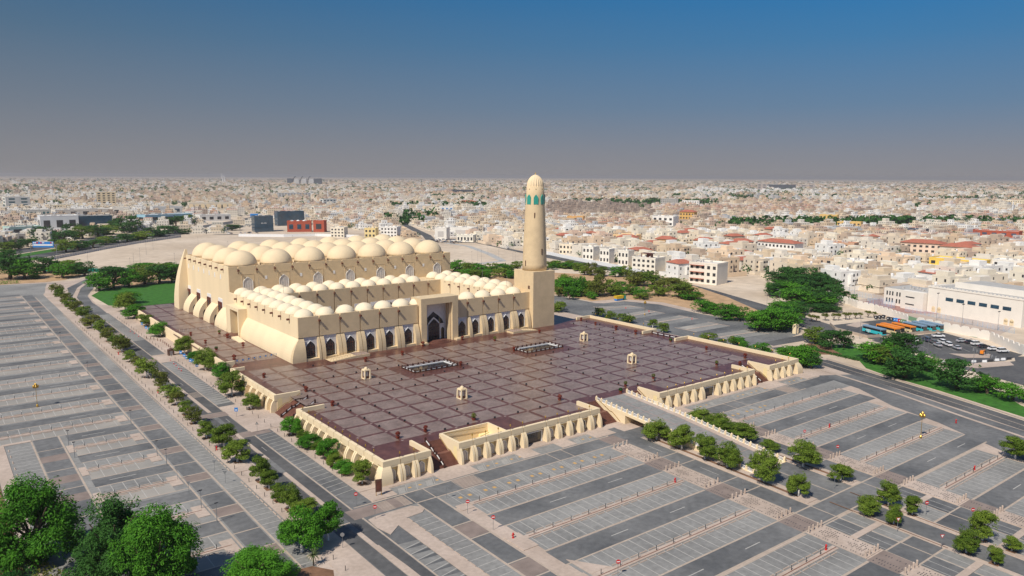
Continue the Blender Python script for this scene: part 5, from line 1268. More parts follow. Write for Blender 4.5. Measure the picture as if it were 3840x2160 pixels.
# skip truck at the north-east kerb
t=E('dump_skip',28.3,17.45,0,'yellow skip on a blue base at the corner of the side road','skip'); 
mb=MB(1); mb.extr([(-2.6,1.2),(2.6,1.2),(3.2,2.9),(-3.2,2.9)],-1.2,1.2,1); M['yel']=mat('yellow_paint',(.75,.48,.02),.5,.05,1); o=mb.build('bin','yel'); o.parent=t
mb=MB(1); mb.box(-2.6,2.4,-1.1,1.1,.2,1.2); o=mb.build('base','signblue'); o.parent=t
mb=MB(1); mb.box(3.3,5.2,-1.0,1.0,.5,2.4); o=mb.build('cab','green_glass'); o.parent=t
# recycling bins by the school wall
for i,(x,y,c) in enumerate([(35.85,2.86,'dmetal'),(36.15,2.78,'dmetal'),(36.45,2.7,'dmetal'),(36.05,2.2,'dmetal'),(36.02,1.98,'dmetal'),(36.0,1.76,'signblue'),(35.97,1.6,'signblue'),(35.93,1.44,'red'),(35.9,1.3,'court'),(35.85,1.15,'court')]):
    t=empty('waste_container',x*S,y*S,.5,'%s waste container by the white school wall, %s from the left'%({'dmetal':'black','signblue':'blue','red':'red','court':'green'}[c],ordw(i)),'waste container','waste containers by the school wall')
    mb=MB(1); mb.extr([(-.7,0),(.7,0),(.85,1.3),(-.85,1.3)],-.55,.55,0); o=mb.build('bin',c); o.parent=t
    mb=MB(1); mb.extr([(-.88,1.3),(.88,1.3),(.5,1.55),(-.5,1.55)],-.6,.6,0); o=mb.build('lid',c); o.parent=t
    mb=MB(1); mb.box(-.57,-.555,-.25,.25,.6,1.0); o=mb.build('notice','signwhite'); o.parent=t
# plastic barriers round the road works
for i in range(10):
    x=27.0+i*.42; y=-4.4-i*.28; 
    if i>4: x=28.7+(i-4)*.4;y=-5.7-(i-4)*.12
    mb=MB(1); mb.extr([(-.3,0),(.3,0),(.1,.9),(-.1,.9)],-.9,.9,0); o=mb.build('road_barrier','signwhite' if i%3 else 'dmetal'); o.location=(x*S,y*S,.1); o.rotation_euler.z=R(-30); tag(o,'%s plastic road barrier on the island edge, %s from the left'%('white' if i%3 else 'dark',ordw(i)),'barrier','road barriers')
t=E('digger',30.7,-5.1,0,'small orange digger behind red and white site fencing','digger')
for nm,b,c in (('track',(-1.2,1.2,-.8,.8,0,.6),'dmetal'),('cab',(-.6,.6,-.6,.6,.6,1.9),'orange_p'),('arm',(.5,2.6,-.12,.12,1.6,1.9),'orange_p'),('bucket',(2.4,2.9,-.35,.35,.6,1.6),'dmetal')):
    mb=MB(1); mb.box(*b); o=mb.build(nm,c); o.parent=t
tfence(30.2,-5.9,31.2,-4.5,'red and white site fencing round the digger',6,.02)
# ================================================================ trees
def tree_meshes(kind,seed):
    """unit tree: crown about 1 wide, total height 1; returns (trunk mesh, crown mesh)"""
    rg=random.Random(seed)
    tm=MB(1)
    if kind in('small','near'):
        tm.mi=1; tm.tube((0,0,0),(.01,.0,.26),.035,7,.028); tm.mi=0; tm.tube((.01,0,.26),(.02,.01,.5),.028,6,.02)
        for a in range(5):
            an=a*1.3+seed; tm.tube((.015,0,.34+.03*a),(.27*math.cos(an),.27*math.sin(an),.62+.04*a),.016,5,.006)
    else:
        tm.tube((0,0,0),(.02,0,.3),.045,7,.035)
        for a in range(6):
            an=a*1.05+seed; tm.tube((.015,0,.2+.03*a),(.3*math.cos(an),.3*math.sin(an),.6+.05*a),.02,5,.007)
    cm=MB(1)
    P_={'small':(16,(.27,.18),(.22,.84),150,.032,0),'near':(24,(.27,.19),(.24,.86),420,.022,0),'round':(18,(.27,.20),(.18,.84),150,.030,0),'shrubby':(14,(.27,.22),(.14,.82),150,.032,0),
        'weep':(38,(.36,.30),(.04,.88),950,.018,1),'tall':(16,(.22,.22),(.2,.88),130,.035,0),'umbrella':(12,(.34,.12),(.62,.88),150,.03,0)}[kind]
    n,sp,zr,q,ls,dr=P_
    for i in range(n):
        a=rg.uniform(0,2*PI); r=math.sqrt(rg.random())*sp[0]*1.15; z=rg.uniform(*zr)
        taper=1-.55*max(0,(z-.55)/.4)
        if kind=='weep': taper=max(.25,1.05-.85*max(0,z-.35)/.55)
        rr=r*taper
        cr=rg.uniform(.13,.21)*(1 if kind!='weep' else rg.choice([.55,.7,.95]))
        if kind=='umbrella': cr=.15
        leafcloud(cm,rg,(rr*math.cos(a)*1.15,rr*math.sin(a)*1.15,z),(cr*1.15,cr*1.15,cr*(.62 if kind!='weep' else 1.1)),q,ls,droop=dr)
    # stray twigs that break the outline
    for i in range(60 if kind!='weep' else 150):
        a=rg.uniform(0,2*PI); z=rg.uniform(zr[0]+.05,zr[1]+.08); r=(.36 if z<.75 else .22)*rg.uniform(.85,1.25 if kind!='weep' else 1.4)
        leafcloud(cm,rg,(r*math.cos(a),r*math.sin(a),z),(.05,.05,.05),8 if kind!='weep' else 14,ls,droop=dr)
    return tm,cm
TP={}
def tree_proto(kind,leaf,seed):
    key=(kind,leaf,seed)
    if key not in TP:
        tm,cm=tree_meshes(kind,seed)
        a=tm.build('trunk',['trunk','whitewash']); b=cm.build('crown',leaf)
        TP[key]=(a.data,b.data); bpy.data.objects.remove(a); bpy.data.objects.remove(b)
    return TP[key]
def put_tree(kind,leaf,seed,x,y,w_,h,label,group=None,z=.1,name='tree',rot=None,skew=True):
    a,b=tree_proto(kind,leaf,seed)
    t=empty(name,x*S,y*S,z,label,'tree',group); t.rotation_euler.z=rot if rot is not None else (x*7.3+y*3.1)%6.28
    g_={'round':1.42,'shrubby':1.5,'small':1.32,'near':1.28,'weep':1.22,'umbrella':1.3}.get(kind,1.2); t.scale=(w_*g_,w_*g_,h*(1.12 if kind in('round','shrubby','near','small') else 1.05))
    for nm,me in (('trunk',a),('crown',b)):
        o=bpy.data.objects.new(nm,me); COL.objects.link(o); o.parent=t
    return t
TR={'verge':[(-2.85,43.24,6.8,6.8),(-2.9,40.44,6.5,6.6),(-2.89,38.08,5.7,6.3),(-2.95,36.16,6.1,6.1),(-2.91,34.06,6.4,6.0),(-2.86,31.66,6.7,6.2),(-3.03,28.3,7.3,6.4),(-2.87,26.07,5.6,6.2),(-2.99,23.74,5.8,5.9),(-2.98,21.52,5.9,6.5),(-2.91,20.78,6.3,6.0),(-3.03,18.28,4.4,4.5),(-3.01,16.84,4.6,4.3),(-3.1,14.82,6.6,6.7),(-3.03,12.69,4.9,5.9),(-3.09,11.1,5.8,3.9),(-3.14,9.88,4.2,4.0),(-3.2,8.37,3.7,4.2),(-3.27,7.19,4.5,4.9)],'verge2':[(-3.36,5.34,4.4,4.9),(-3.18,4.08,6.0,6.3),(-3.24,2.6,6.0,5.4)],'verge3':[(-3.21,0.71,4.2,6.0),(-3.21,0.03,3.6,4.3),(-3.29,-0.9,3.5,3.7),(-3.26,-1.61,4.1,5.5),(-3.12,-2.18,5.1,3.5)],'wall':[(-0.25,33.46,9.8,9.4),(-0.35,30.23,9.8,6.6),(-0.44,27.12,7.4,5.5),(-0.47,23.63,8.3,6.3),(-0.6,18.39,6.8,7.2),(-0.61,16.47,5.6,4.1),(-0.69,14.65,7.8,7.8),(-0.59,12.73,5.5,5.6),(-1.07,9.85,7.4,7.9)],'wall2':[(-1.08,7.64,4.8,4.9),(-0.99,4.0,5.4,4.7),(-0.83,3.41,3.4,2.1),(-0.98,2.5,5.5,3.7),(-0.97,1.7,3.7,3.3),(-0.96,1.1,5.2,5.4),(-1.05,0.44,3.6,3.5),(-1.04,-0.21,4.5,3.1),(-0.99,-1.21,4.6,5.7)],'rampL':[(8.46,-3.76,6.4,5.5),(8.39,-4.88,5.7,6.6),(8.32,-5.85,5.7,6.2),(8.29,-6.7,5.8,6.2),(8.22,-8.03,6.2,7.4)],'rampR':[(10.99,-3.5,6.4,4.3),(10.94,-4.36,6.4,4.4),(10.9,-4.91,5.5,3.3),(10.72,-5.6,6.8,4.9),(10.52,-6.65,4.5,2.9)],'lotR':[(8.11,-9.18,4.5,5.3),(10.16,-8.05,6.8,6.4),(10.05,-9.31,5.3,3.8),(9.46,-10.98,4.6,5.4),(8.52,-10.95,4.3,4.0),(9.41,-11.63,3.2,4.2),(8.48,-11.6,3.2,4.4),(16.06,-11.67,6.7,5.5),(9.31,-13.33,4.5,6.1),(8.33,-13.36,4.2,5.0),(9.28,-13.97,3.1,2.8),(8.3,-13.97,2.6,3.3)],'eastwall':[(21.82,16.34,6.0,5.6),(22.55,13.54,5.7,5.1),(22.63,12.56,5.7,4.2),(22.55,11.3,8.1,4.5),(22.79,9.31,4.3,4.0),(22.2,8.04,5.2,4.6),(22.31,4.95,6.6,4.0),(22.43,4.19,3.6,2.0),(22.54,3.67,3.5,3.9)],'ne':[(22.72,3.42,5.3,4.1),(22.47,2.79,4.4,2.9),(22.44,1.78,7.0,3.6),(22.21,0.23,7.5,4.6),(21.52,-1.08,9.4,7.4),(28.73,7.66,9.1,6.8),(27.44,5.4,10.4,8.7),(27.96,4.34,12.9,10.8),(29.4,9.12,9.4,6.5),(33.25,7.94,10.1,5.6),(29.52,11.11,10.2,6.2)],'parkE':[(26.58,1.37,9.1,7.0),(25.94,0.12,8.4,7.7),(26.68,-0.15,7.1,7.3),(25.19,-2.68,14.0,7.9),(26.45,-3.14,11.8,10.4),(23.15,-4.93,13.6,10.2),(25.14,-4.94,6.7,6.8),(23.14,-7.05,11.9,9.7),(24.32,-7.56,4.5,4.9),(23.36,-8.11,7.6,6.1),(23.26,-9.06,9.7,5.0),(21.59,-1.18,7.2,8.1),(22.68,0.43,7.6,4.1)],'foreground':[(-8.84,-0.84,13.6,15.4),(-7.94,-2.08,11.6,13.9),(-6.97,-3.63,12.7,14.3),(-5.28,-4.92,10.0,7.0)],'cluster':[(-3.92,-3.98,7.1,8.5),(-3.2,-3.82,5.6,7.7),(-4.04,-3.35,3.1,4.4),(-5.17,-4.45,7.9,5.2)],'palm':[(-3.96,-4.73,2.5,2.3)],'gardenW':[(-4.66,55.37,21.7,18.9),(-3.7,54.68,15.9,13.8),(-1.85,58.45,16.9,11.6),(-1.13,53.63,14.6,11.0),(0.0,56.22,13.7,10.0),(0.63,54.03,14.2,9.8),(0.04,44.0,13.1,11.2),(1.12,44.54,15.3,13.4),(2.2,44.45,13.5,11.5),(3.56,45.59,15.3,12.6),(4.63,45.55,15.4,12.0),(5.58,45.6,11.3,12.1),(2.33,52.79,13.5,6.8),(5.1,53.43,17.8,7.0),(6.61,53.26,15.6,6.3),(7.68,54.39,12.0,5.6),(0.39,36.13,11.7,6.5),(-4.49,63.15,15.9,15.1),(-3.08,54.23,6.5,2.9),(0.19,35.75,7.0,5.9)],'roadW':[(2.58,96.85,22.8,16.0),(4.16,91.89,21.1,13.3),(7.16,97.76,21.3,14.2),(7.87,111.33,19.6,11.7),(9.52,100.51,24.4,13.4),(11.43,103.87,20.2,11.4),(14.61,106.7,26.2,22.2),(13.93,109.81,20.0,16.0),(12.94,89.63,17.2,10.3),(15.95,96.06,22.1,11.0),(18.86,101.23,22.0,10.3),(2.53,78.23,16.6,11.7),(3.95,80.2,15.1,10.0),(5.84,82.02,15.5,8.3),(7.61,85.85,14.0,8.6),(9.45,88.2,14.5,7.8),(10.95,89.05,15.8,9.0),(12.39,90.01,14.9,8.0),(-1.34,85.48,12.2,10.1),(-0.17,87.89,12.5,8.4),(-2.9,83.54,15.8,8.9),(22.78,118.63,17.7,13.2),(24.2,117.67,17.7,14.7),(27.3,122.4,18.5,13.8),(20.56,98.81,11.5,6.4),(28.68,102.49,16.5,8.2)],'courtN':[(28.92,38.6,10.3,8.1),(28.82,36.65,9.5,7.3),(29.21,35.71,10.0,7.3),(30.7,35.95,9.6,6.8),(31.36,34.81,8.4,6.8),(33.35,35.41,8.6,6.9),(26.54,33.9,8.5,6.4),(27.08,32.92,9.0,6.4),(27.69,32.48,7.9,5.9),(29.26,31.94,9.6,7.0),(29.42,31.22,6.3,5.9),(37.25,35.46,5.9,4.8),(37.55,34.51,7.7,5.9),(38.29,33.98,7.7,4.7),(38.58,33.05,7.6,4.7),(39.15,32.64,7.6,4.7),(26.98,20.93,10.4,11.4),(30.18,25.18,8.9,7.5),(27.05,20.45,6.7,9.1),(29.29,21.92,5.6,6.2),(28.63,24.3,4.8,5.8),(22.34,17.01,5.3,4.9)],'beltQ':[(37.62,34.69,8.2,6.0),(37.99,33.51,8.1,5.2),(37.72,31.92,8.0,5.8),(36.36,28.74,7.6,9.8),(36.72,27.7,8.2,6.9),(37.2,26.58,6.8,7.5),(37.99,26.01,6.8,8.9),(29.1,24.81,7.4,5.6),(27.24,21.43,8.7,8.2),(27.44,20.73,8.6,11.6),(27.45,19.65,5.1,5.1),(28.66,19.84,6.9,12.7),(29.43,19.28,8.6,10.4),(31.25,20.21,7.7,6.6),(30.87,18.78,6.4,6.4),(34.88,21.89,11.3,10.1),(35.52,20.78,12.5,10.0),(30.61,17.34,8.5,4.6),(32.15,17.29,9.8,7.0),(34.6,18.35,12.0,8.5),(32.74,15.78,12.5,8.6),(32.77,14.7,9.5,5.1),(33.47,24.92,3.9,5.8)],'grove':[(44.23,15.09,13.2,8.7),(47.1,15.86,13.7,9.0),(45.97,13.83,15.2,10.7),(39.78,12.01,13.3,8.0),(40.78,11.28,15.2,9.2),(43.13,11.35,15.6,10.1),(43.06,10.2,12.3,9.3),(36.44,9.08,14.0,8.5),(37.85,8.55,14.1,8.6),(38.72,7.9,12.4,7.4),(40.82,8.45,8.8,8.3),(32.72,7.19,10.4,5.8),(34.34,7.32,9.6,4.9),(35.66,6.8,9.7,3.3),(36.18,6.42,8.0,3.3),(28.79,4.97,14.3,8.2),(41.5,7.96,3.5,4.7),(46.87,13.17,13.2,6.7),(49.49,18.83,10.9,6.6)],'sapling':[(31.8,5.4,3.5,3.6),(31.99,4.86,4.0,3.5),(32.23,4.68,3.0,3.0),(32.96,4.54,3.5,3.6),(33.39,4.22,3.5,3.6),(33.64,4.04,2.5,3.6),(34.28,3.96,3.5,3.6),(34.48,3.82,2.5,3.6),(35.09,3.77,3.0,3.1),(35.33,3.59,2.5,3.1),(36.05,3.47,3.1,3.6),(36.35,3.25,2.6,3.1)],'palms':[(52.13,16.1,9.4,7.2),(54.51,18.67,4.5,4.6),(56.24,15.66,6.7,6.0),(52.01,15.38,5.7,4.3)]}

SPEC={
'verge':('small','leafy',.14,'small tree in the dense verge row beside the avenue','acacia_tree'),
'verge2':('near','leaf',.14,'small round tree on the verge, middle stretch beside the avenue','acacia_tree'),
'verge3':('near','leaf',.14,'small tree on the verge just above the big clump','acacia_tree'),
'wall':('near','leaf',.14,'tree by the left terrace wall, upper stretch','street_tree'),
'wall2':('near','leaf',.14,'tree by the left wall between stairs and terrace corner','street_tree'),
'rampL':('near','leaf',.14,'whitewashed-trunk tree in the strip left of the ramp bridge','street_tree'),
'rampR':('near','leaf',.14,'bushy tree right behind the right ramp balustrade','street_tree'),
'lotR':('near','leaf',.14,'lone tree in the lower right car park','street_tree'),
'eastwall':('small','leaf',.1,'small tree just beyond the right parapet of the terrace','street_tree'),
'ne':('round','leafb',.1,'tree along the side road right of the plaza','street_tree'),
'parkE':('round','leafd',.1,'large tree on the green strip between the two right roads','shade_tree'),
'cluster':('near','leafb',.1,'big dense tree of the clump beside the lower avenue','shade_tree'),
'gardenW':('round','leafb',.1,'tree of the garden behind the mosque left side','garden_tree'),
'roadW':('shrubby','leafd',.1,'dark tree along the far left highway','roadside_tree'),
'courtN':('shrubby','leafb',.1,'tree of the belt between mosque roof and sand lot','belt_tree'),
'beltQ':('shrubby','leaf',.1,'tree of the belt right of the minaret below the houses','belt_tree'),
'grove':('round','leafd',.1,'tall dark tree of the grove left of the school','grove_tree'),
'sapling':('umbrella','leafy',.1,'young thin tree on the sandy strip by the bus yard','sapling'),
}
rq=random.Random(12)
for k,m_ in (('ne',1),('beltQ',1),('grove',1),('courtN',1),('parkE',.3)):
    TR[k]+=[(x+rq.uniform(-1,1)*(1.3 if k!='parkE' else .6),y+rq.uniform(-.9,.9)*(1.3 if k!='parkE' else .6),w_*rq.uniform(.7,1),h*rq.uniform(.65,.95)) for (x,y,w_,h) in list(TR[k]) if rq.random()<m_ and not (k=='ne' and x<24)]
for k,lst in TR.items():
    if k in ('palm','palms','foreground'): continue
    kind,leaf,z,lab,nm=SPEC[k]
    for i,(x,y,w_,h) in enumerate(lst):
        lf=leaf
        if k=='grove': w_*=1.2; h*=1.1
        if k in('verge',): lf=('leafy','leaf')[i%2]
        if k in('parkE',): lf=('leaf','leafd','leafd','leafb','leafd','leafd','leafb','leafd','leafd','leafb','leafb','leafb','leafb')[i%13]
        if k=='gardenW': lf=('leafd','leafb','leafd','leafb','leaf')[i%5]
        if k=='beltQ': lf=('leaf','leafb','leaf','leafy')[i%4]
        if k=='grove': lf=('leafd','leafd','leafd','leafb')[i%4]
        if k=='courtN': lf=('leafb','leaf')[i%2]
        if k=='roadW': lf=('leafd','leafd','leaf')[i%3]
        if k in('wall','wall2'): lf=('leaf','leafb')[i%2]
        size=('tall ' if h>10 else 'short ' if h<4 else '')
        put_tree(kind,lf,i%3,x,y,w_,h,'%s%s, %s from far end'%(size,lab,ordw(i)),z=z,name=nm)
for i,(x,y,w_,h) in enumerate(TR['foreground']):
    if i==1: x+=.42; y-=.32
    if i==2: w_*=.92
    put_tree('weep',('leafb','leafd','leafb','leafb')[i],(0,1,2,3)[i],x,y,w_*1.0,h*1.0,('huge weeping green tree at the bottom left corner','huge weeping tree in the middle of the bottom left clump','huge weeping tree at the right of the bottom left clump','dense tree cut by the bottom edge, right of the big trio')[i],z=.05,name='weeping_tree')
for i,(x,y) in enumerate([(-9.5,-2.9),(-9.0,-4.0)]): put_tree('weep','leafd',1,x,y,9,7,'darker low tree under the bottom left giants, %s'%('farther one' if i==0 else 'nearer one'),z=.05,name='weeping_tree')
# palms
def palm_meshes():
    tm=MB(1); tm.tube((0,0,0),(0,0,.72),.045,8,.035)
    cm=MB(1); rg=random.Random(4)
    for i in range(34):
        a=i*2.4; el=rg.uniform(-.5,1.2); Lf=rg.uniform(.4,.55); p=Vector((0,0,.72)); d=Vector((math.cos(a)*math.cos(el),math.sin(a)*math.cos(el),math.sin(el)))
        for s in range(5):
            q=p+d*Lf/5; side=Vector((-math.sin(a),math.cos(a),0))*.035*(1-s*.15)
            b=len(cm.v); cm.v+=[tuple(p-side),tuple(p+side),tuple(q+side*.9),tuple(q-side*.9)]; cm.f.append([b,b+1,b+2,b+3]); cm.m.append(0)
            p=q; d.z-=.28; d.normalize()
    return tm,cm
tm,cm=palm_meshes(); a_=tm.build('trunk','trunk'); b_=cm.build('crown','frond'); PM=(a_.data,b_.data); bpy.data.objects.remove(a_); bpy.data.objects.remove(b_)
def put_palm(x,y,w_,h,label,grp=None,z=.05):
    t=empty('palm_tree',x*S,y*S,z,label,'palm tree',grp); t.scale=(w_,w_,h)
    for nm,me in (('trunk',PM[0]),('fronds',PM[1])): o=bpy.data.objects.new(nm,me); COL.objects.link(o); o.parent=t
put_palm(-3.96,-4.73,3.2,3.0,'small low palm beside the clump at the bottom of the verge')
for i,(x,y,w_,h) in enumerate(TR['palms']): put_palm(x,y,w_,h*1.2,'%s palm in front of the houses behind the grove, %s of four'%(('large','small','medium','short')[i],ordw(i)))
# tree pits
mb=MB()
for k in ('verge','verge2','verge3','wall','wall2'):
    for (x,y,w_,h) in TR[k]: mb.rect(x-.12,x+.12,y-.14,y+.14,K(.169))
for (x,y) in ((9.31,-13.33),(8.33,-13.36),(9.28,-13.97),(8.3,-13.97),(9.46,-10.98),(8.52,-10.95),(9.41,-11.63),(8.48,-11.6)): mb.rect(x-.1,x+.1,y-.1,y+.1,K(.169))
struct(mb,'tree_pits','soil')
# hedges, shrubs
def hedge(pts,wd_,ht,label,leaf='leafd',n=60,z=.1):
    mb=MB(1); rg=random.Random(len(pts)+int(ht*10))
    for (a,b) in zip(pts,pts[1:]):
        A_=Vector((a[0]*S,a[1]*S,0)); B_=Vector((b[0]*S,b[1]*S,0)); m_=max(1,int((B_-A_).length/(wd_*.6)))
        for k in range(m_+1):
            c=A_.lerp(B_,k/m_); leafcloud(mb,rg,(c.x+rg.uniform(-.3,.3),c.y+rg.uniform(-.3,.3),z+ht*.45),(wd_*.6,wd_*.6,ht*.55),n,.28)
    return tag(mb.build('hedge',leaf),label,'hedge')
hedge([(-.18,16.3),(-.12,21.3)],1.2,1.1,'low clipped hedge on the left edge of the terrace side strip','leafd')
hedge([(-.1,21.5),(.1,28.0)],1.3,1.2,'hedge along the far left edge of the upper side strip','leafd')
hedge([(-9,52.6),(-4.4,51.9)],3,2.5,'trimmed bright hedge at the far end of the left car park','leafb')
hedge([(24.6,-2.0),(24.9,.2),(25.5,.9)],2.2,1.0,'low dark shrubs on the green strip by the crossroads','leafd')
hedge([(-8.9,-1.2),(-7.5,-4.6)],4,1.6,'mixed low garden shrubs at the bottom left corner','leafy')
hedge([(-9.6,-3.0),(-9.3,-4.1)],2.0,1.3,'red flowering shrub at the bottom left corner','flower')
mb=MB(); mb.poly([(-4.9,-4.6),(-4.0,-4.75),(-3.7,-5.2),(-4.6,-7.5),(-5.5,-7)],K(.03),K(.15)); struct(mb,'flower_bed','soil')
# ================================================================ school, sports hall
SCH=E('sports_hall',36.5,-3,0,'large white sports hall with a blue window band, arched doors and grey roof','sports hall')
wmb=MB(); hx0,hx1,hy0,hy1=0,0,0,0
# oriented by the facade line from (41.5,2.2) to (40.05,-3.4); local frame: u along facade, v inwards
fa=Vector((41.35,2.3)); fb=Vector((40.0,-3.6)); uu=(fb-fa).normalized(); vv=Vector((-uu.y,uu.x)); FL=(fb-fa).length
def FP(u,v): p=fa+uu*u+vv*v; return (p.x,p.y)
def fbox(mb,u0,u1,v0,v1,z0,z1): mb.poly([FP(u0,v0),FP(u1,v0),FP(u1,v1),FP(u0,v1)],K(z0),K(z1))
mb=MB(); fbox(mb,-.0,FL,0,4.2,0,13.6); fbox(mb,-.05,FL+.03,-.03,.06,13.6,14.3); fbox(mb,FL-.1,FL+.03,.06,4.2,13.6,14.3); fbox(mb,-.05,.06,.06,4.2,13.6,14.3); mb.build('wall','ivory',SCH)
mb=MB(); fbox(mb,.06,FL-.1,.06,4.2,13.6,13.75); fbox(mb,.9,FL-.3,1.4,3.9,13.7,16.2); mb.build('roof','concrete',SCH)
mb=MB(); fbox(mb,.85,FL-.25,1.35,1.42,13.7,16.8); mb.build('roof_upstand','ivory',SCH)
for q in range(6):
    mb=MB(); fbox(mb,1.25+q*.73,1.75+q*.73,-.012,.02,7.6,9.4); mb.build('window','bluew',SCH)
for u in (.45,.85,5.15,5.5):
    mb=MB(); fbox(mb,u-.12,u+.12,-.012,.02,.5,2.6); mb.build('arched_door','cream',SCH)
    mb=MB(); p,q=FP(u,-.012),FP(u,.02); mb.tube((p[0],p[1],K(2.6)),(q[0],q[1],K(2.6)),.12,14); mb.build('door_arch','cream',SCH)
for q in range(24):
    mb=MB(); fbox(mb,.05+q*.25,.17+q*.25,-.03,.02,14.3,14.75); mb.build('merlon','ivory',SCH)
SB=E('school_building',43,5,0,'white two-storey school block with rows of narrow windows','school')
mb=MB(); fbox(mb,-3.4,-.06,.1,3.2,0,9.6); fbox(mb,-1.7,-.05,-.35,.1,0,10.2); mb.build('wall','ivory',SB)
mb=MB(); fbox(mb,-3.35,-.1,.15,3.1,9.6,9.9); mb.build('roof','concrete',SB)
for r_ in (1.4,5.4):
    for q in range(6):
        u=-3.2+q*.22+(.12 if q>2 else 0)
        mb=MB(); fbox(mb,u,u+.1,.085,.12,r_+.3,r_+2.6); mb.build('window','win',SB)
    mb=MB(); fbox(mb,-1.35,-.7,-.362,-.34,r_+1.2,r_+1.8); mb.build('strip_window','win',SB)
for q in range(9): 
    mb=MB(); fbox(mb,-2.4+q*.25,-2.28+q*.25,.6+(q%3)*.4,.75+(q%3)*.4,9.9,10.9+(q%2)*.4); mb.build('air_conditioner','lattice',SB)
# perimeter wall with arched bays
PW=E('school_wall',38,4,0,'long white perimeter wall with arched scalloped bays round the school courts','wall')
pts=[(41.7,9.2),(40.34,7.9),(39.9,6.9),(39.0,5.75),(38.5,4.35),(37.4,2.6),(36.3,1.15),None,(36.0,.5),(35.3,-2.2),(34.8,-3.9),(33.6,-5.0),(32.3,-6.4)]
for a,b in zip(pts,pts[1:]):
    if a is None or b is None: continue
    A_,B_=Vector(a),Vector(b); L_=(B_-A_).length; n=max(1,round(L_/.52)); d=(B_-A_)/n; nr=Vector((-d.y,d.x)).normalized()*.02
    for k in range(n):
        p=A_+d*k; mb=MB(); vs=[]; prof=[(0,0),(1,0),(1,2.6),(.9,2.75),(.8,3.4),(.3,3.4),(.15,3.2),(.08,2.6),(0,2.6)]
        for s in (-1,1):
            vs+=[(p.x+d.x*t+nr.x*s,p.y+d.y*t+nr.y*s,K(z_*1.25)) for t,z_ in prof]
        m_=len(prof); mb.add(vs,[tuple(range(m_)),tuple(range(2*m_-1,m_-1,-1))]+[(i,m_+i,m_+(i+1)%m_,(i+1)%m_) for i in range(m_)]); mb.build('wall_bay','ivory',PW)
def simple_wall(pts,h,th,label,mt,name='boundary_wall',z=0):
    mb=MB()
    for a,b in zip(pts,pts[1:]):
        A_,B_=Vector(a),Vector(b); d=(B_-A_).normalized(); n=Vector((-d.y,d.x))*K(th)/2
        mb.poly([(A_.x-n.x,A_.y-n.y),(B_.x-n.x,B_.y-n.y),(B_.x+n.x,B_.y+n.y),(A_.x+n.x,A_.y+n.y)],K(z),K(z+h))
    return tag(mb.build(name,mt),label,'wall')
simple_wall([(31.9,3.6),(30.75,2.6),(30.05,.38),(32.5,-.55),(34.9,-1.3)],1.3,.3,'low tan parapet wall round the bus yard','line')
simple_wall([(41.7,9.3),(45.5,13.0),(50,18)],5,.3,'tall pale wall behind the school court','ivory')
simple_wall([(32.3,-6.4),(34.5,-7.6),(38,-8.6)],3.4,.3,'plain white wall at the right edge beyond the parked cars','ivory')
def meshfence(pts,h,label,mt='mesh'):
    t=E('court_fence',pts[0][0],pts[0][1],0,label,'fence')
    for a,b in zip(pts,pts[1:]):
        A_,B_=Vector(a),Vector(b); n=max(1,int((B_-A_).length/.3))
        for k in range(n+1):
            p=A_.lerp(B_,k/n); mb=MB(); mb.tube((p.x,p.y,0),(p.x,p.y,K(h)),.006,4); mb.build('fence_post',mt,t)
        mb=MB()
        for q in range(7): mb.tube((A_.x,A_.y,K(h*q/6+.1)),(B_.x,B_.y,K(h*q/6+.1)),.0035,3)
        m2=int((B_-A_).length/.1)
        for k in range(m2): p=A_.lerp(B_,k/m2); mb.tube((p.x,p.y,0),(p.x,p.y,K(h)),.002,3)
        mb.build('fence_mesh',mt,t)
meshfence([(44.3,9.3),(42.9,5.9)],3.2,'light blue mesh fence at the far end of the school court')
meshfence([(41.6,5.6),(41.0,4.2),(39.8,4.6),(40.3,5.8),(41.6,5.6)],4,'light blue mesh enclosure in the middle of the court')
meshfence([(40.3,3.2),(38.7,-1.5),(37.9,-4.0)],2.6,'long light blue mesh fence in front of the sports hall')
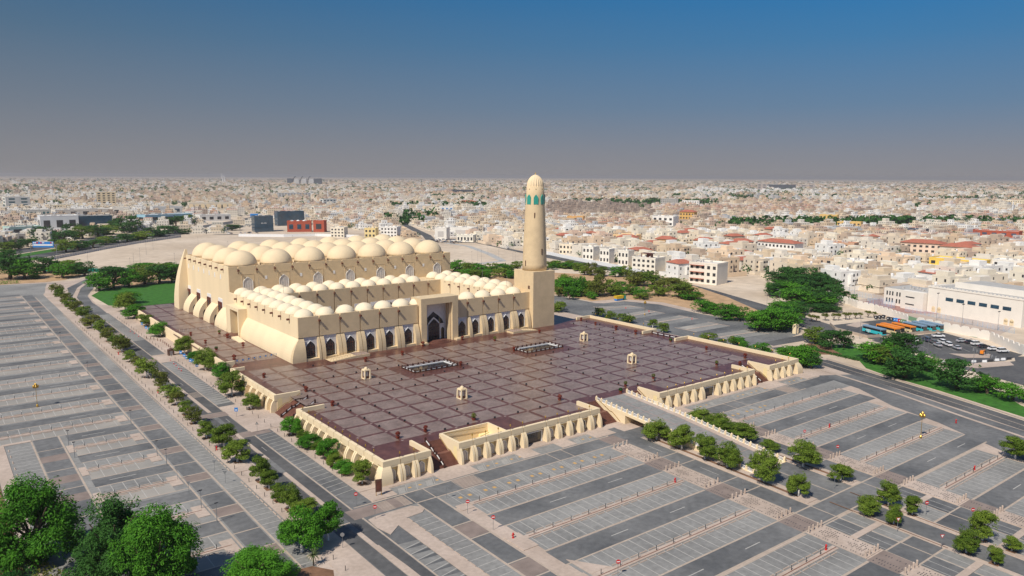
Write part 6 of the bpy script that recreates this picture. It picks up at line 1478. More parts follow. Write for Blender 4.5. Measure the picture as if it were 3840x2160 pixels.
# ================================================================ houses
HC=[(.93,.88,.80),(.98,.88,.72),(.90,.76,.58),(.80,.64,.48),(1,1,1),(.88,.70,.58),(.98,.80,.62),(.66,.54,.44),(.98,.92,.80),(.90,.80,.67)]
HN=['off-white','cream','sand-coloured','tan','white','pinkish','pale peach','brownish','ivory','light beige']
def rot2(cx,cy,a):
    c,s=math.cos(a),math.sin(a)
    return lambda x,y:(cx+x*c-y*s,cy+x*s+y*c)
def house_template(seed):
    rg=random.Random(seed); W=rg.uniform(13,19); D=rg.uniform(12,18); H=rg.choice([7.2,7.6,8.2,10.4])
    t=empty('villa',0,0,0); hw,hd=W/2,D/2
    def pt(mb,name,m,par=None):
        o=mb.build(name,m); o.parent=par or t; return o
    mb=MB(1); mb.box(-hw,hw,-hd,hd,0,H); 
    p=.25
    for b in ((-hw-.05,hw+.05,-hd-.05,-hd+p),(-hw-.05,hw+.05,hd-p,hd+.05),(-hw-.05,-hw+p,-hd+p,hd-p),(hw-p,hw+.05,-hd+p,hd-p)): mb.box(b[0],b[1],b[2],b[3],H,H+.9)
    jx0=rg.uniform(-hw,0); jw=rg.uniform(4,6)
    mb.box(jx0,jx0+jw,-hd-2.2,-hd,0,H*.92)
    pt(mb,'wall','house')
    mb=MB(1); rx0=rg.uniform(-hw+1,0); mb.box(rx0,rx0+rg.uniform(4,7),rg.uniform(-hd+1.5,0),hd-1.2,H,H+3.2); pt(mb,'roof_room','house')
    mb=MB(1); mb.box(-hw+p,hw-p,-hd+p,hd-p,H,H+.12); pt(mb,'flat_roof','roofcol')
    mb=MB(1)
    for q in range(3): x=rg.uniform(-hw+1,hw-2); y=rg.uniform(-hd+1,hd-2); mb.box(x,x+1.1,y,y+.9,H+.12,H+1.1)
    pt(mb,'air_conditioners','lattice')
    mb=MB(1); x=rg.uniform(0,hw-2); y=rg.uniform(-hd+1,hd-2); mb.lathe(x,y,[(.8,H+.1),(.8,H+1.8),(.3,H+2.1)],10); pt(mb,'water_tank','signwhite')
    st=2 if H<9 else 3
    for f in range(st):
        z=1.2+f*H/st
        for q in range(3):
            x=-hw+W*(q+.5)/3+rg.uniform(-.4,.4)
            if jx0-.8<x<jx0+jw+.8: yy=-hd-2.2
            else: yy=-hd
            mb=MB(1); w_=rg.choice([.5,.65,1.0]); mb.box(x-w_,x+w_,yy-.06,yy+.02,z,z+1.6); pt(mb,'window','win')
        for q in range(2):
            y=-hd+D*(q+.5)/2+rg.uniform(-.6,.6); w_=rg.choice([.5,.7])
            mb=MB(1); mb.box(-hw-.06,-hw+.02,y-w_,y+w_,z,z+1.6); pt(mb,'window','win')
            if f==0: mb=MB(1); mb.box(hw-.02,hw+.06,y-w_,y+w_,z,z+1.6); pt(mb,'window','win')
    mb=MB(1); mb.box(jx0+jw/2-.7,jx0+jw/2+.7,-hd-2.3,-hd-2.18,0,2.5); pt(mb,'door','wood')
    if seed in (3,):
        mb=MB(1)
        ov=.7; z=H+.9
        mb.add([(-hw-ov,-hd-ov,z),(hw+ov,-hd-ov,z),(hw+ov,hd+ov,z),(-hw-ov,hd+ov,z),(-hw*.45,0,z+2.2),(hw*.45,0,z+2.2)],[(0,1,5,4),(1,2,5),(2,3,4,5),(3,0,4),(3,2,1,0)]); pt(mb,'tiled_roof','red_tile')
    elif seed%2==1:
        mb=MB(1); mb.box(-hw-.35,hw+.35,-hd-.35,hd+.35,H*.5-.15,H*.5+.1); pt(mb,'cornice','house')
    mb=MB(1); a=hw+3.5; b=hd+4.5
    for q in ((-a,a,-b,-b+.3),(-a,a,b-.3,b),(-a,-a+.3,-b+.3,b-.3),(a-.3,a,-b+.3,b-.3)): mb.box(*q,0,2.6)
    pt(mb,'garden_wall','house')
    return t
TPL=[house_template(s) for s in range(9)]; tu=set()
def put_house(i,x,y,rz,ci,label,grp,sc=(1,1,1)):
    o=TPL[i] if i not in tu else dup(TPL[i])
    tu.add(i); o.location=(x*S,y*S,.1); o.rotation_euler.z=rz; o.scale=sc
    for ch in o.children:
        if ch.name.split('.')[0] in ('wall','roof_room','cornice','garden_wall','flat_roof'): ch.color=(*HC[ci],1)
    tag(o,label,'villa',grp)
def inpoly(x,y,pg):
    c=False;n=len(pg)
    for i in range(n):
        x1,y1=pg[i];x2,y2=pg[i-1]
        if (y1>y)!=(y2>y) and x<(x2-x1)*(y-y1)/(y2-y1)+x1: c=not c
    return c
# places where no house may stand
KEEP=[[(25,90),(31,85),(39,77),(45,79),(46,92),(46,114),(34,113),(27,101)],[(-14,-30),(24,-30),(45,-14),(41.8,-9),(41.8,4),(46.5,8),(47.5,18),(44,20),(40.3,24),(43.6,36),(45.3,44),(46.8,57),(49.0,62),(45,66),(39.6,78),(34,88),(27,94),(19.6,101),(36,116),(50,140),(44,144),(28,120),(10,102),(-4,86),(-14,76),(-30,60),(-30,-30)],
      [(43,66),(45.4,66),(50,76),(54,86),(59,97.5),(63,103.5),(68,106),(80,110),(80,113.5),(66,109),(60,106.5),(56,100),(51,87),(46,77)]]
FOOT=[]   # footprints (centre, radius) of buildings placed one by one
def landmark(name,x,y,wm,h,label,cat,face=0,dep=.7,mt='house',col=(1,1,1),wins=(2,6),wm_='win',roof=None,extra=None,winsz=None,z=0):
    """block whose front-left foot faces the camera; x,y: middle of the foot line seen, wm: width seen in metres"""
    v=Vector((x*S-CAM.x,y*S-CAM.y)).normalized(); a=math.atan2(v.y,v.x)-PI/2+face
    t=empty(name,x*S+v.x*wm*dep*.5,y*S+v.y*wm*dep*.5,z,label,cat); t.rotation_euler.z=a
    FOOT.append((x+v.x*wm*dep*.5/S,y+v.y*wm*dep*.5/S,wm*.62/S))
    W=wm*.5*(1/(abs(math.cos(face))+dep*abs(math.sin(face)))); D=W*dep
    def pt(mb,nm,m,par=None,c=None):
        o=mb.build(nm,m); o.parent=par or t
        if c: o.color=(*c,1)
        return o
    mb=MB(1); mb.box(-W,W,-D,D,0,h); o=pt(mb,'wall',mt,None,col)
    mb=MB(1)
    for b in ((-W-.1,W+.1,-D-.1,-D+.4),(-W-.1,W+.1,D-.4,D+.1),(-W-.1,-W+.4,-D+.4,D-.4),(W-.4,W+.1,-D+.4,D-.4)): mb.box(*b,h,h+1.0)
    pt(mb,'parapet',mt,None,col)
    mb=MB(1); mb.box(-W+.4,W-.4,-D+.4,D-.4,h,h+.15); pt(mb,'roof',roof or 'roofcol',None,(1,1,1))
    rg=random.Random(int(x*10)); mb=MB(1)
    for q in range(5): xx=rg.uniform(-W*.8,W*.6); yy=rg.uniform(-D*.8,D*.6); mb.box(xx,xx+W*.12,yy,yy+D*.15,h+.15,h+rg.uniform(1.2,2.4))
    pt(mb,'roof_plant','lattice')
    r_,c_=wins
    for i in range(r_):
        z0=h*(i+.28)/r_; z1=h*(i+.75)/r_
        for k in range(c_):
            xc=-W+2*W*(k+.5)/c_; w_=W/c_*(winsz or .5); mb=MB(1); mb.box(xc-w_,xc+w_,-D-.12,-D+.02,z0,z1); pt(mb,'window',wm_)
        c2=max(1,int(c_*dep*.6))
        for k in range(c2):
            yc=-D+2*D*(k+.5)/c2; w_=D/c2*(winsz or .5)
            mb=MB(1); mb.box(-W-.12,-W+.02,yc-w_,yc+w_,z0,z1); pt(mb,'window',wm_)
    if extra: extra(t,W,D,h,pt)
    return t
def ex_domes(t,W,D,h,pt):
    for q in (-.6,-.1,.4): mb=MB(1); mb.dome(W*q,-D*.4,h,2.4,2,12,4); pt(mb,'roof_dome','signwhite')
def ex_red(t,W,D,h,pt):
    mb=MB(1); z=h+1; o=1.2; mb.add([(-W-o,-D-o,z),(W+o,-D-o,z),(W+o,D+o,z),(-W-o,D+o,z),(-W*.5,0,z+3),(W*.5,0,z+3)],[(0,1,5,4),(1,2,5),(2,3,4,5),(3,0,4),(3,2,1,0)]); pt(mb,'tiled_roof','red_tile')
def ex_balc(t,W,D,h,pt):
    for i in range(3):
        mb=MB(1); mb.box(-W*.9,W*.1,-D-1.6,-D-.1,h*(i+1)/3-1.2,h*(i+1)/3-.9); pt(mb,'balcony','red_tile')
        mb=MB(1); mb.box(-W-1.5,-W-.1,-D*.5,D*.4,h*(i+1)/3-1.2,h*(i+1)/3-.9); pt(mb,'balcony','red_tile')
def ex_pergola(t,W,D,h,pt):
    mb=MB(1); mb.box(-W*.5,W*.4,-D*.5,D*.3,h+3.2,h+3.6); mb.box(-W*.45,-W*.4,-D*.45,-D*.4,h,h+3.2); mb.box(W*.33,W*.38,-D*.45,-D*.4,h,h+3.2); mb.box(-W*.1,W*.3,-D*.2,D*.2,h,h+3.2); pt(mb,'roof_pergola','brown')
def ex_round(t,W,D,h,pt):
    for q in (-.75,-.25,.25,.7): mb=MB(1); mb.lathe(W*q,-D-.3,[(1.9,3.2),(1.9,5.4)],14); pt(mb,'round_balcony','signwhite')
def ex_arc(t,W,D,h,pt):
    for k in range(8):
        x=-W+2*W*(k+.5)/8; mb=MB(1); mb.tube((x,-D-.3,h*.62),(x,-D+.1,h*.62),W/8*.8,16); pt(mb,'arch','cream')
def ex_sign(t,W,D,h,pt):
    mb=MB(1)
    for k in range(7):
        if k in (3,): continue
        mb.box(-W*.3+k*1.0,-W*.3+k*1.0+.6,-D-.35,-D-.2,h*.55,h*.55+1.0)
    pt(mb,'sign_lettering','signwhite')
A_=-.35
LM=[('office_building',6.56,114.86,46,19.2,'pale grey office block with a dark tall doorway at far left','office',.1,.8,'house',(.80,.84,.90),(1,3),'win',None,None),
('glass_office',11.85,118.28,46,16.7,'dark blue glass office joined to the pale block at far left','office',.1,.6,'bluew',None,(3,6),'bluew',None,None),
('office_tower',31.7,219.18,40,31,'tan office tower with dark glass bands, tallest building at far left','office',0,.7,'house',(.80,.68,.48),(6,4),'win',None,None),
('glass_building',9.02,202.24,48,25.3,'teal glass building with a pale side wall at the far left edge','office',.2,.6,'house',(.85,.86,.84),(4,2),'tealw',None,None),
('warehouse',25.66,130.9,79,11.2,'long blue and white warehouse left of the highway','warehouse',.5,.35,'house',(.35,.62,.80),(1,3),'win','house',None),
('warehouse',1.43,110.28,40,9,'teal-sided low warehouse at the left edge behind trees','warehouse',.3,.7,'house',(.50,.72,.70),(1,2),'win',None,None),
('glass_building',33.66,162.95,55,12.6,'grey building with a wide blue glass front','office',.2,.5,'house',(.72,.75,.78),(1,3),'bluew',None,None),
('arcade_building',46.81,174.96,88,15.3,'long cream building with a row of round arches','arcade building',.1,.3,'house',(.85,.78,.66),(1,14),'win',None,ex_arc),
('cream_building',18.33,196.37,68,9.6,'long low cream building with small dark openings, left of the tan tower','building',.1,.3,'house',(1,.90,.66),(2,14),'win',None,None),
('warehouse',16.98,160.6,99,11.7,'very long pale grey flat building at far left','warehouse',.2,.4,'house',(.78,.76,.72),(1,5),'win',None,None),
('white_building',23.87,160.13,31,13.8,'white building with one large dark doorway','building',.1,.7,'house',(.95,.93,.88),(1,2),'win',None,None),
('office_building',4.78,168.56,38,8.1,'low white building with dark windows at the far left edge','building',.1,.5,'house',(.9,.88,.84),(1,6),'win',None,None),
('office_building',9.6,169,52,9.1,'low grey-green building right of the white one at far left','building',.1,.4,'house',(.60,.62,.60),(1,8),'tealw',None,None),
('workshop',-.99,97.38,26,7.3,'small grey workshop at the left edge below the warehouses','workshop',.1,.7,'house',(.55,.53,.52),(1,3),'win',None,None),
('white_shed',33.85,129.4,53,9.3,'white sheds with blue roof parts beside the highway','shed',.3,.5,'house',(.88,.88,.88),(1,4),'win',None,None),
('glass_office',31.45,96.48,27,19.6,'curved dark blue glass office with white lettering above the hall domes','office',.2,.8,'bluew',None,(4,1),'bluew',None,ex_sign),
('glass_office',40.5,108.5,42,20,'long dark glass wing behind the lettered office','office',.3,.4,'bluew',None,(4,7),'bluew',None,None),
('red_building',36.07,93.31,31,13.2,'brick red villa with white domes and blue windows','villa',-.05,.5,'brick',None,(1,3),'bluew',None,ex_domes),
('red_building',38.46,91.14,17,14.2,'plain brick red block right of the domed red villa','building',-.35,.7,'brick',None,(1,1),'win',None,None),
('cream_house',36.44,80.07,20,11,'cream three-storey house near the sand lot edge','house',A_,.8,'house',(1,.93,.80),(3,4),'win',None,None),
('yellow_house',39.82,76.84,16.5,10.5,'bright yellow house at the sand lot edge','house',A_,.8,'house',(1,.80,.40),(2,3),'win',None,None),
('white_house',42.37,75.97,24,11.8,'white villa with many dark windows beside the yellow house','house',A_,.7,'house',(1,1,1),(3,5),'win',None,None),
('white_blue_villa',86.17,129.09,24,12.9,'white villa with bright blue window bays in the middle distance','villa',0,.6,'house',(1,1,1),(2,3),'blueb',None,None),
('cream_block',81.26,126.6,21,12.6,'cream block left of the white and blue villa','building',0,.7,'house',(1,.95,.82),(3,4),'win',None,None),
('small_mosque',46.88,63.59,22,7.0,'small white neighbourhood mosque at the far road junction','mosque',A_,.6,'house',(1,.97,.88),(1,5),'win',None,None),
('walled_compound',45.76,67.79,17,13.5,'white block at the left end of a panelled compound wall','building',A_,.8,'house',(.95,.93,.90),(1,1),'lattice',None,None),
('walled_compound',52.26,72.12,34,9.8,'long white panelled compound wall and building','building',A_-.2,.5,'house',(.95,.94,.92),(1,1),'lattice',None,None),
('concrete_block',61.85,144.77,28,13.8,'beige and grey block standing alone above the red villa','building',.3,.7,'house',(.92,.88,.78),(2,3),'win',None,None),
('red_roofed_row',69.16,140.05,50,8.5,'long building with a pinkish roof in the middle distance','building',0,.5,'house',(.75,.50,.42),(1,8),'win','red_tile',None),
('brown_house',64.5,87.18,22,8.5,'light brown cubic villa left of the minaret','villa',A_,.8,'house',(.72,.58,.42),(2,4),'win',None,None),
('brown_house',61.07,77.56,20,10.5,'darker brown villa just left of the minaret','villa',A_,.8,'house',(.62,.49,.36),(2,4),'win',None,None),
('orange_house',104.36,73.94,27,17,'tall ochre house with red roof trim right of the minaret','house',A_,.6,'house',(.82,.52,.18),(3,5),'win',None,ex_red),
('orange_house',88.66,87.94,29,9,'low ochre house immediately right of the minaret top','house',-.2,.6,'house',(.80,.48,.20),(1,3),'win',None,None),
('modern_villa',93.79,70.31,38,14,'large white modern villa with plain walls','villa',A_,.7,'house',(1,1,1),(2,4),'win',None,None),
('mansion',41.4,26.6,25,11.2,'big cream mansion with a brown rooftop pergola behind the belt of trees','mansion',-.55,.7,'house',(1,.95,.86),(3,5),'win',None,ex_pergola),
('corner_mansion',39.9,18.8,26,13.8,'three-storey cream mansion with reddish balconies above the dark grove','mansion',-.45,.8,'house',(1,.95,.86),(3,5),'win',None,ex_balc),
('white_townhouse',44.9,37.8,14.5,11,'first white townhouse of the row right of the minaret','townhouse',-.6,.8,'house',(1,.98,.93),(2,3),'win',None,None),
('white_townhouse',44.1,34.6,12.5,11.5,'second white townhouse of the row right of the minaret','townhouse',-.6,.8,'house',(1,.98,.93),(2,3),'win',None,None),
('white_townhouse',43.9,31.8,13,12,'third white townhouse of the row right of the minaret','townhouse',-.6,.8,'house',(1,.97,.9),(2,3),'win',None,None),
('cream_townhouse',46.78,43.23,19,9.2,'cream townhouse beside the minaret base at the road','townhouse',-.5,.8,'house',(1,.90,.74),(2,4),'win',None,None),
('orange_house',64.74,51.6,32,7,'wide pale orange house right of the minaret','house',A_,.6,'house',(1,.72,.42),(2,7),'win',None,None),
('red_roofed_house',60.5,47.5,24,7.5,'house with red tiled roof, first of four in line','house',A_,.7,'house',(1,.94,.86),(2,4),'win',None,ex_red),
('red_roofed_house',62.6,43.0,22,7.5,'house with red tiled roof, second of four in line','house',A_,.7,'house',(.85,.60,.35),(2,4),'win',None,ex_red),
('red_roofed_house',65.0,39.0,22,7.5,'house with red tiled roof, third of four in line','house',A_,.7,'house',(.85,.55,.30),(2,4),'win',None,ex_red),
('red_roofed_house',67.0,35.2,24,7.5,'house with red tiled roof, fourth of four in line','house',A_,.7,'house',(1,.97,.94),(2,4),'win',None,ex_red),
('grey_house',85.33,71.59,14,9.3,'plain grey block house among white ones','house',A_,.8,'house',(.60,.60,.60),(1,2),'win',None,None),
('unfinished_building',166.04,131.73,44,18,'unfinished grey concrete building in the distance','building',-.1,.5,'concrete',None,(4,9),'win',None,None),
('white_block',166.68,124.26,42,14.8,'bright white block right of the unfinished building','building',-.1,.5,'house',(1,1,1),(3,7),'win',None,None),
('dark_showroom',109.87,59.3,26,7.7,'dark green-black low building with a lit sign','showroom',-.1,.5,'dmetal',None,(1,2),'tealw',None,None),
('yellow_villa',64.16,9.74,41,10.2,'bright yellow villa with white round balconies behind the sports hall','villa',-.35,.5,'yell',None,(2,6),'win',None,ex_round),
('white_house',57.41,15.54,22,8.8,'white house with four dark windows behind the grove','house',-.3,.7,'house',(1,1,1),(2,4),'win',None,None),
('brown_house',55.54,17.6,15,10.2,'plain brown house left of the white house behind the grove','house',-.3,.8,'house',(.74,.58,.44),(2,2),'win',None,None),
('cream_house',55.9,20.9,20,8,'cream villa behind the top of the grove','house',-.3,.8,'house',(1,.93,.76),(2,4),'win',None,None),
('blue_grey_building',108.91,33.84,24,7.9,'dark blue-grey building with a flat roof at right','building',-.3,.6,'navy',None,(1,3),'win',None,None),
('dark_red_building',108.18,22.96,52,11,'dark red and grey modern building near the right edge','building',-.2,.4,'brick',None,(2,5),'navy',None,None),
('ochre_house',113.5,47.14,34,10,'ochre house with stepped volumes at right','house',-.2,.5,'house',(.86,.60,.24),(2,6),'win',None,None),
('ochre_house',127.04,58.69,29,13,'taller ochre house behind the stepped one at right','house',-.2,.5,'house',(.84,.58,.22),(2,5),'win',None,None),
('white_terrace',67.67,30.41,42,9.5,'long white terrace of houses with a red roof edge','terrace houses',-.6,.35,'house',(1,1,1),(2,10),'win',None,ex_red),
('terracotta_house',74.58,27.0,34,8.8,'terracotta-coloured house with arched windows','house',-.3,.5,'house',(.72,.46,.32),(2,6),'win','red_tile',None),
('tan_house',67.98,19.59,26,8.8,'tan three-block house at right','house',-.3,.7,'house',(.85,.68,.54),(2,4),'win',None,None),
('pink_villa',81.38,20.69,40,9,'wide pinkish villa with a red roof at right','villa',-.2,.5,'house',(.92,.74,.62),(2,7),'win',None,ex_red),
('red_roofed_house',79.89,16.15,32,8.6,'house with a red hipped roof near the right edge','house',-.3,.6,'house',(.88,.78,.66),(2,5),'win',None,ex_red),
('white_house',68.01,6.96,23,9.6,'white houses at the right edge above the sports hall','house',-.3,.7,'house',(1,1,1),(2,4),'win',None,None),
('apartment_block',238.37,65.95,42,19,'cream apartment block at the far right edge','apartment block',0,.4,'house',(.94,.84,.66),(4,9),'win',None,None),
('stadium_building',494.99,309.43,175,27,'dark long building on the horizon at right','stadium',0,.4,'darkb',None,(1,4),'darkb',None,None),
('stadium_building',430,281,52,36,'brown-grey block at the left end of the dark horizon building','building',0,.6,'house',(.50,.45,.44),(3,2),'darkb',None,None),
('stadium_building',523,305,90,25,'brown-grey block at the right end of the dark horizon building','building',0,.6,'house',(.52,.47,.46),(3,2),'darkb',None,None),
('long_block',332.49,157.63,120,12,'long beige block with dark openings far to the right','building',0,.2,'house',(.88,.80,.68),(1,7),'win',None,None),
('dark_terrace_block',111.11,282.26,115,12.3,'row of grey-blue buildings in the distance left of centre','building',0,.2,'house',(.52,.55,.60),(2,12),'win',None,None),
('office_block',80.83,182.02,38,16.9,'pale and dark glass block in the middle distance','office',.4,.7,'house',(.80,.84,.84),(3,4),'bluew',None,None),
('white_block',138.81,258.18,50,12,'distant cream block with a regular window grid','building',0,.3,'house',(1,.95,.84),(3,10),'win',None,None),
('dark_roofed_building',203.63,296.54,92,15,'distant building with a long dark roof','building',0,.4,'darkb',None,(1,6),'win','darkb',None),
('pink_building',116.3,164.63,44,10,'distant pink building with a red roof','building',0,.5,'house',(.80,.58,.50),(2,6),'win',None,ex_red),
]
M['brick']=mat('red_brick',(.40,.09,.05),.85,.1,.5); M['yell']=mat('yellow_plaster_bright',(.85,.58,.12),.85,.05,.5); M['navy']=mat('navy_cladding',(.07,.08,.12),.5,.1,1); M['darkb']=mat('dark_cladding',(.06,.07,.09),.6,.1,.1); M['blueb']=mat('bright_blue_glass',(.06,.22,.50),.3,.1,1)
for r_ in LM:
    landmark(r_[0],r_[1],r_[2],r_[3],r_[4],r_[5],r_[6],r_[7],r_[8],r_[9],r_[10] or (1,1,1),r_[11],r_[12],r_[13],r_[14])
# sign on the left office doorway etc. are part of the blocks; slim minarets in the distance
for i,(x,y,d,h) in enumerate([(57.58,438.04,4.6,27.1),(92.22,454.66,4.9,36.7),(117.24,524.95,5.7,25.6),(123.49,499.73,5.6,30.2),(131.7,402.79,4.7,28.3),(182.93,413.22,5.2,30.9),(108.65,243.54,3.2,37.8),(230.03,356.01,5.0,32.2),(296.81,451.17,6.3,25.1),(339.64,460.88,6.7,33.2),(135.43,70.14,3.0,17.2),(195.48,51.69,3.6,26.7),(54.38,74.29,2.2,9.5),(146.24,56.22,1.6,22.0)]):
    t=empty('distant_minaret',x*S,y*S,0,'slim pale minaret in the distant city, %s from the left of the picture group'%ordw(i),'minaret','slim minarets in the distance')
    mb=MB(1); mb.lathe(0,0,[(d*.35,0),(d*.3,h*.55),(d*.42,h*.56),(d*.42,h*.6),(d*.25,h*.62),(d*.22,h*.85)],8); o=mb.build('shaft','signwhite'); o.parent=t
    mb=MB(1); mb.lathe(0,0,[(d*.25,h*.85),(d*.3,h*.9),(d*.15,h*.96),(.1,h)],8); o=mb.build('cap','signwhite'); o.parent=t
t=empty('arched_tower_complex',298.46*S,720.89*S,0,'hazy grey building with three tall arched ribs on the horizon','building')
vx=Vector((math.cos(yaw),-math.sin(yaw),0))
for i in range(3):
    mb=MB(1); c=-65+i*62
    for k in range(12):
        a=PI*k/24;b=PI*(k+1)/24
        p0=vx*(c-26*math.cos(a)); p1=vx*(c-26*math.cos(b)); mb.tube((p0.x,p0.y,62*math.sin(a)),(p1.x,p1.y,62*math.sin(b)),4,5)
    o=mb.build('arched_rib','darkb'); o.parent=t
    mb=MB(1); p0=vx*(c-16);p1=vx*(c+26); w_=Vector((-vx.y,vx.x,0))*20
    mb.poly([(p0.x,p0.y),(p1.x,p1.y),(p1.x+w_.x,p1.y+w_.y),(p0.x+w_.x,p0.y+w_.y)],0,44); o=mb.build('block','house',col=(.6,.62,.66)); o.parent=t
for c,w2 in ((-115,24),(118,34)):
    mb=MB(1); p0=vx*(c-w2);p1=vx*(c+w2); w_=Vector((-vx.y,vx.x,0))*20
    mb.poly([(p0.x,p0.y),(p1.x,p1.y),(p1.x+w_.x,p1.y+w_.y),(p0.x+w_.x,p0.y+w_.y)],0,46); o=mb.build('block','darkb'); o.parent=t
for i,c in enumerate((-10,12)):
    t=empty('leaning_pylon',283.6*S+vx.x*c,924.6*S+vx.y*c,0,'pale leaning pylon on the horizon, %s of a pair'%('left' if i==0 else 'right'),'pylon','leaning pylons')
    mb=MB(1); p=vx*(-14); mb.tube((0,0,0),(p.x,p.y,88 if i==0 else 72),6,6,2); o=mb.build('shaft','signwhite'); o.parent=t
# fences round the sand lot, gantry sign
t=E('hoarding_fence',-1.1,68.6,0,'long grey panel fence along the edge of the sand lot','fence')
hp=[(-1.13,68.61),(2.46,73.43),(6.46,79.21),(11.02,85.25),(18.64,93.07)]
for a,b in zip(hp,hp[1:]):
    A1,B1=Vector(a),Vector(b); n=int((B1-A1).length/.5)
    for k in range(n):
        p=A1.lerp(B1,k/n); q=A1.lerp(B1,(k+.93)/n); d=(q-p).normalized(); nn=Vector((-d.y,d.x))*.01
        mb=MB(); mb.poly([(p.x-nn.x,p.y-nn.y),(q.x-nn.x,q.y-nn.y),(q.x+nn.x,q.y+nn.y),(p.x+nn.x,p.y+nn.y)],0,K(2.6)); mb.build('panel','hoard' if 'hoard' in M else 'lattice',t)
simple_wall([(-2.3,60.15),(1.86,56.69),(4.53,54.76)],2.6,.1,'green hoarding behind the garden on the sand lot edge','green_glass','green_fence')
simple_wall([(25.5,89.6),(30.4,85.2),(34.6,84.0),(38.5,78.2)],3.2,.4,'long cream boundary wall in front of the red villa','signwhite')
simple_wall([(45.5,47),(43.4,38.5),(42.0,31.5),(40.2,25.5)],3.0,.4,'white boundary wall in front of the townhouse row','signwhite')
simple_wall([(49.5,61.5),(48.5,56),(46.2,46.5)],2.8,.4,'cream boundary wall beside the far road junction','cream')
t=E('sign_gantry',.2,76.4,0,'blue and white road sign panel carried by two curved grey posts','sign gantry')
ga,gb=Vector((-.95,77.19)),Vector((1.29,75.60)); gd=(gb-ga)
for s,p in ((1,ga),(-1,gb)):
    mb=MB(); d=gd*s*.5; pr=[(0,0),(0,.85),(.03,1.0),(.1,1.1),(.2,1.15)]
    for (a,b) in zip(pr,pr[1:]): mb.tube((p.x+d.x*a[0],p.y+d.y*a[0],a[1]),(p.x+d.x*b[0],p.y+d.y*b[0],b[1]),.03,6)
    mb.build('curved_post','metal',t)
def gpanel(f0,f1,z0,z1,m,nm,off=.0,par=None):
    p=ga.lerp(gb,f0);q=ga.lerp(gb,f1); nn=Vector((gd.y,-gd.x)).normalized()
    if nn.y>0: nn=-nn
    mb=MB(); a=p+nn*off; b=q+nn*off; c=q+nn*(off+.02); d=p+nn*(off+.02)
    mb.poly([(a.x,a.y),(b.x,b.y),(c.x,c.y),(d.x,d.y)],z0,z1)
    return mb.build(nm,m,t) if par is None else sub(mb,nm,m,par)
gp=gpanel(.1,.9,.8,1.42,'signblue','sign_panel')
gpanel(.13,.87,.98,1.14,'signwhite','white_band',.022,gp)
for f0,f1,m in ((.13,.17,'signwhite'),(.19,.23,'signwhite'),(.25,.31,'red'),(.40,.45,'red'),(.47,.50,'signwhite'),(.52,.55,'signwhite'),(.78,.83,'red'),(.85,.88,'signwhite')): gpanel(f0,f1,1.23,1.37,m,'pictogram',.022,gp)
for i,(x,y,s_) in enumerate(((41.2,127,1),)):
    t=empty('blue_gantry',x*S,y*S,0,'second blue road sign over the far highway','sign gantry'); mb=MB(1); mb.box(-9,9,-.3,.3,6,11); o=mb.build('sign_panel','signblue'); o.parent=t; t.rotation_euler.z=-.5
    mb=MB(1); mb.box(-9,-8.4,-.3,.3,0,6); mb.box(8.4,9,-.3,.3,0,6); o=mb.build('posts','metal'); o.parent=t
# individual villas: nearest blocks of the residential quarter
occ=[]
rg=random.Random(21)
def ok_at(x,y,r):
    for pg in KEEP:
        if inpoly(x,y,pg): return False
    for fx,fy,fr in FOOT:
        if math.hypot(x-fx,y-fy)<fr+r: return False
    return True
def px_(x,y,z=0):
    d=Vector((x*S,y*S,z))-CAM; w_=d.dot(fw)
    if w_<10: return None
    return 1920+2872.3*d.dot(r2)/w_,1080-2872.3*d.dot(u2)/w_
cand=[]
th=R(-16); ct,st_=math.cos(th),math.sin(th)
for i in range(-60,90):
    for j in range(-60,90):
        X0=i*2.75+(.9 if i%3==0 else 0); Y0=j*3.05+(1.0 if j%2==0 else 0)
        x=60+X0*ct-Y0*st_+rg.uniform(-.15,.15); y=30+X0*st_+Y0*ct+rg.uniform(-.15,.15)
        p=px_(x,y)
        if p is None or not (-60<p[0]<3900) or p[1]>1250: continue
        D_=math.hypot(x*S-CAM.x,y*S-CAM.y)
        if D_>1900 or not ok_at(x,y,1.15): continue
        if noise.noise(Vector((x*.06,y*.06,3)))>.42: continue
        cand.append((D_,x,y,p))
cand.sort()
near=cand[:290]
bands={}
near_pts=[]
for D_,x,y,p in near: bands.setdefault(int(D_/110),[]).append((p[0],x,y,p))
for b in sorted(bands):
    for k,(px0,x,y,p) in enumerate(sorted(bands[b])):
        i=rg.randrange(9); ci=rg.randrange(len(HC)) if rg.random()>.35 else rg.choice([0,4,8])
        side='left of the minaret' if px0<1900 else 'right of the minaret' if px0<2700 else 'toward the right edge'
        put_house(i,x,y,th+rg.choice([0,PI/2,0,0])+rg.uniform(-.03,.03),ci,'%s villa %s, %s from left in the %s band of houses'%(HN[ci],side,ordw(k),ordw(b-min(bands))),'villas of the residential quarter',(rg.uniform(.9,1.15),rg.uniform(.9,1.1),rg.uniform(.85,1.2)))
        near_pts.append((x,y))
rest_v=[(x,y) for D_,x,y,p in cand[290:]]
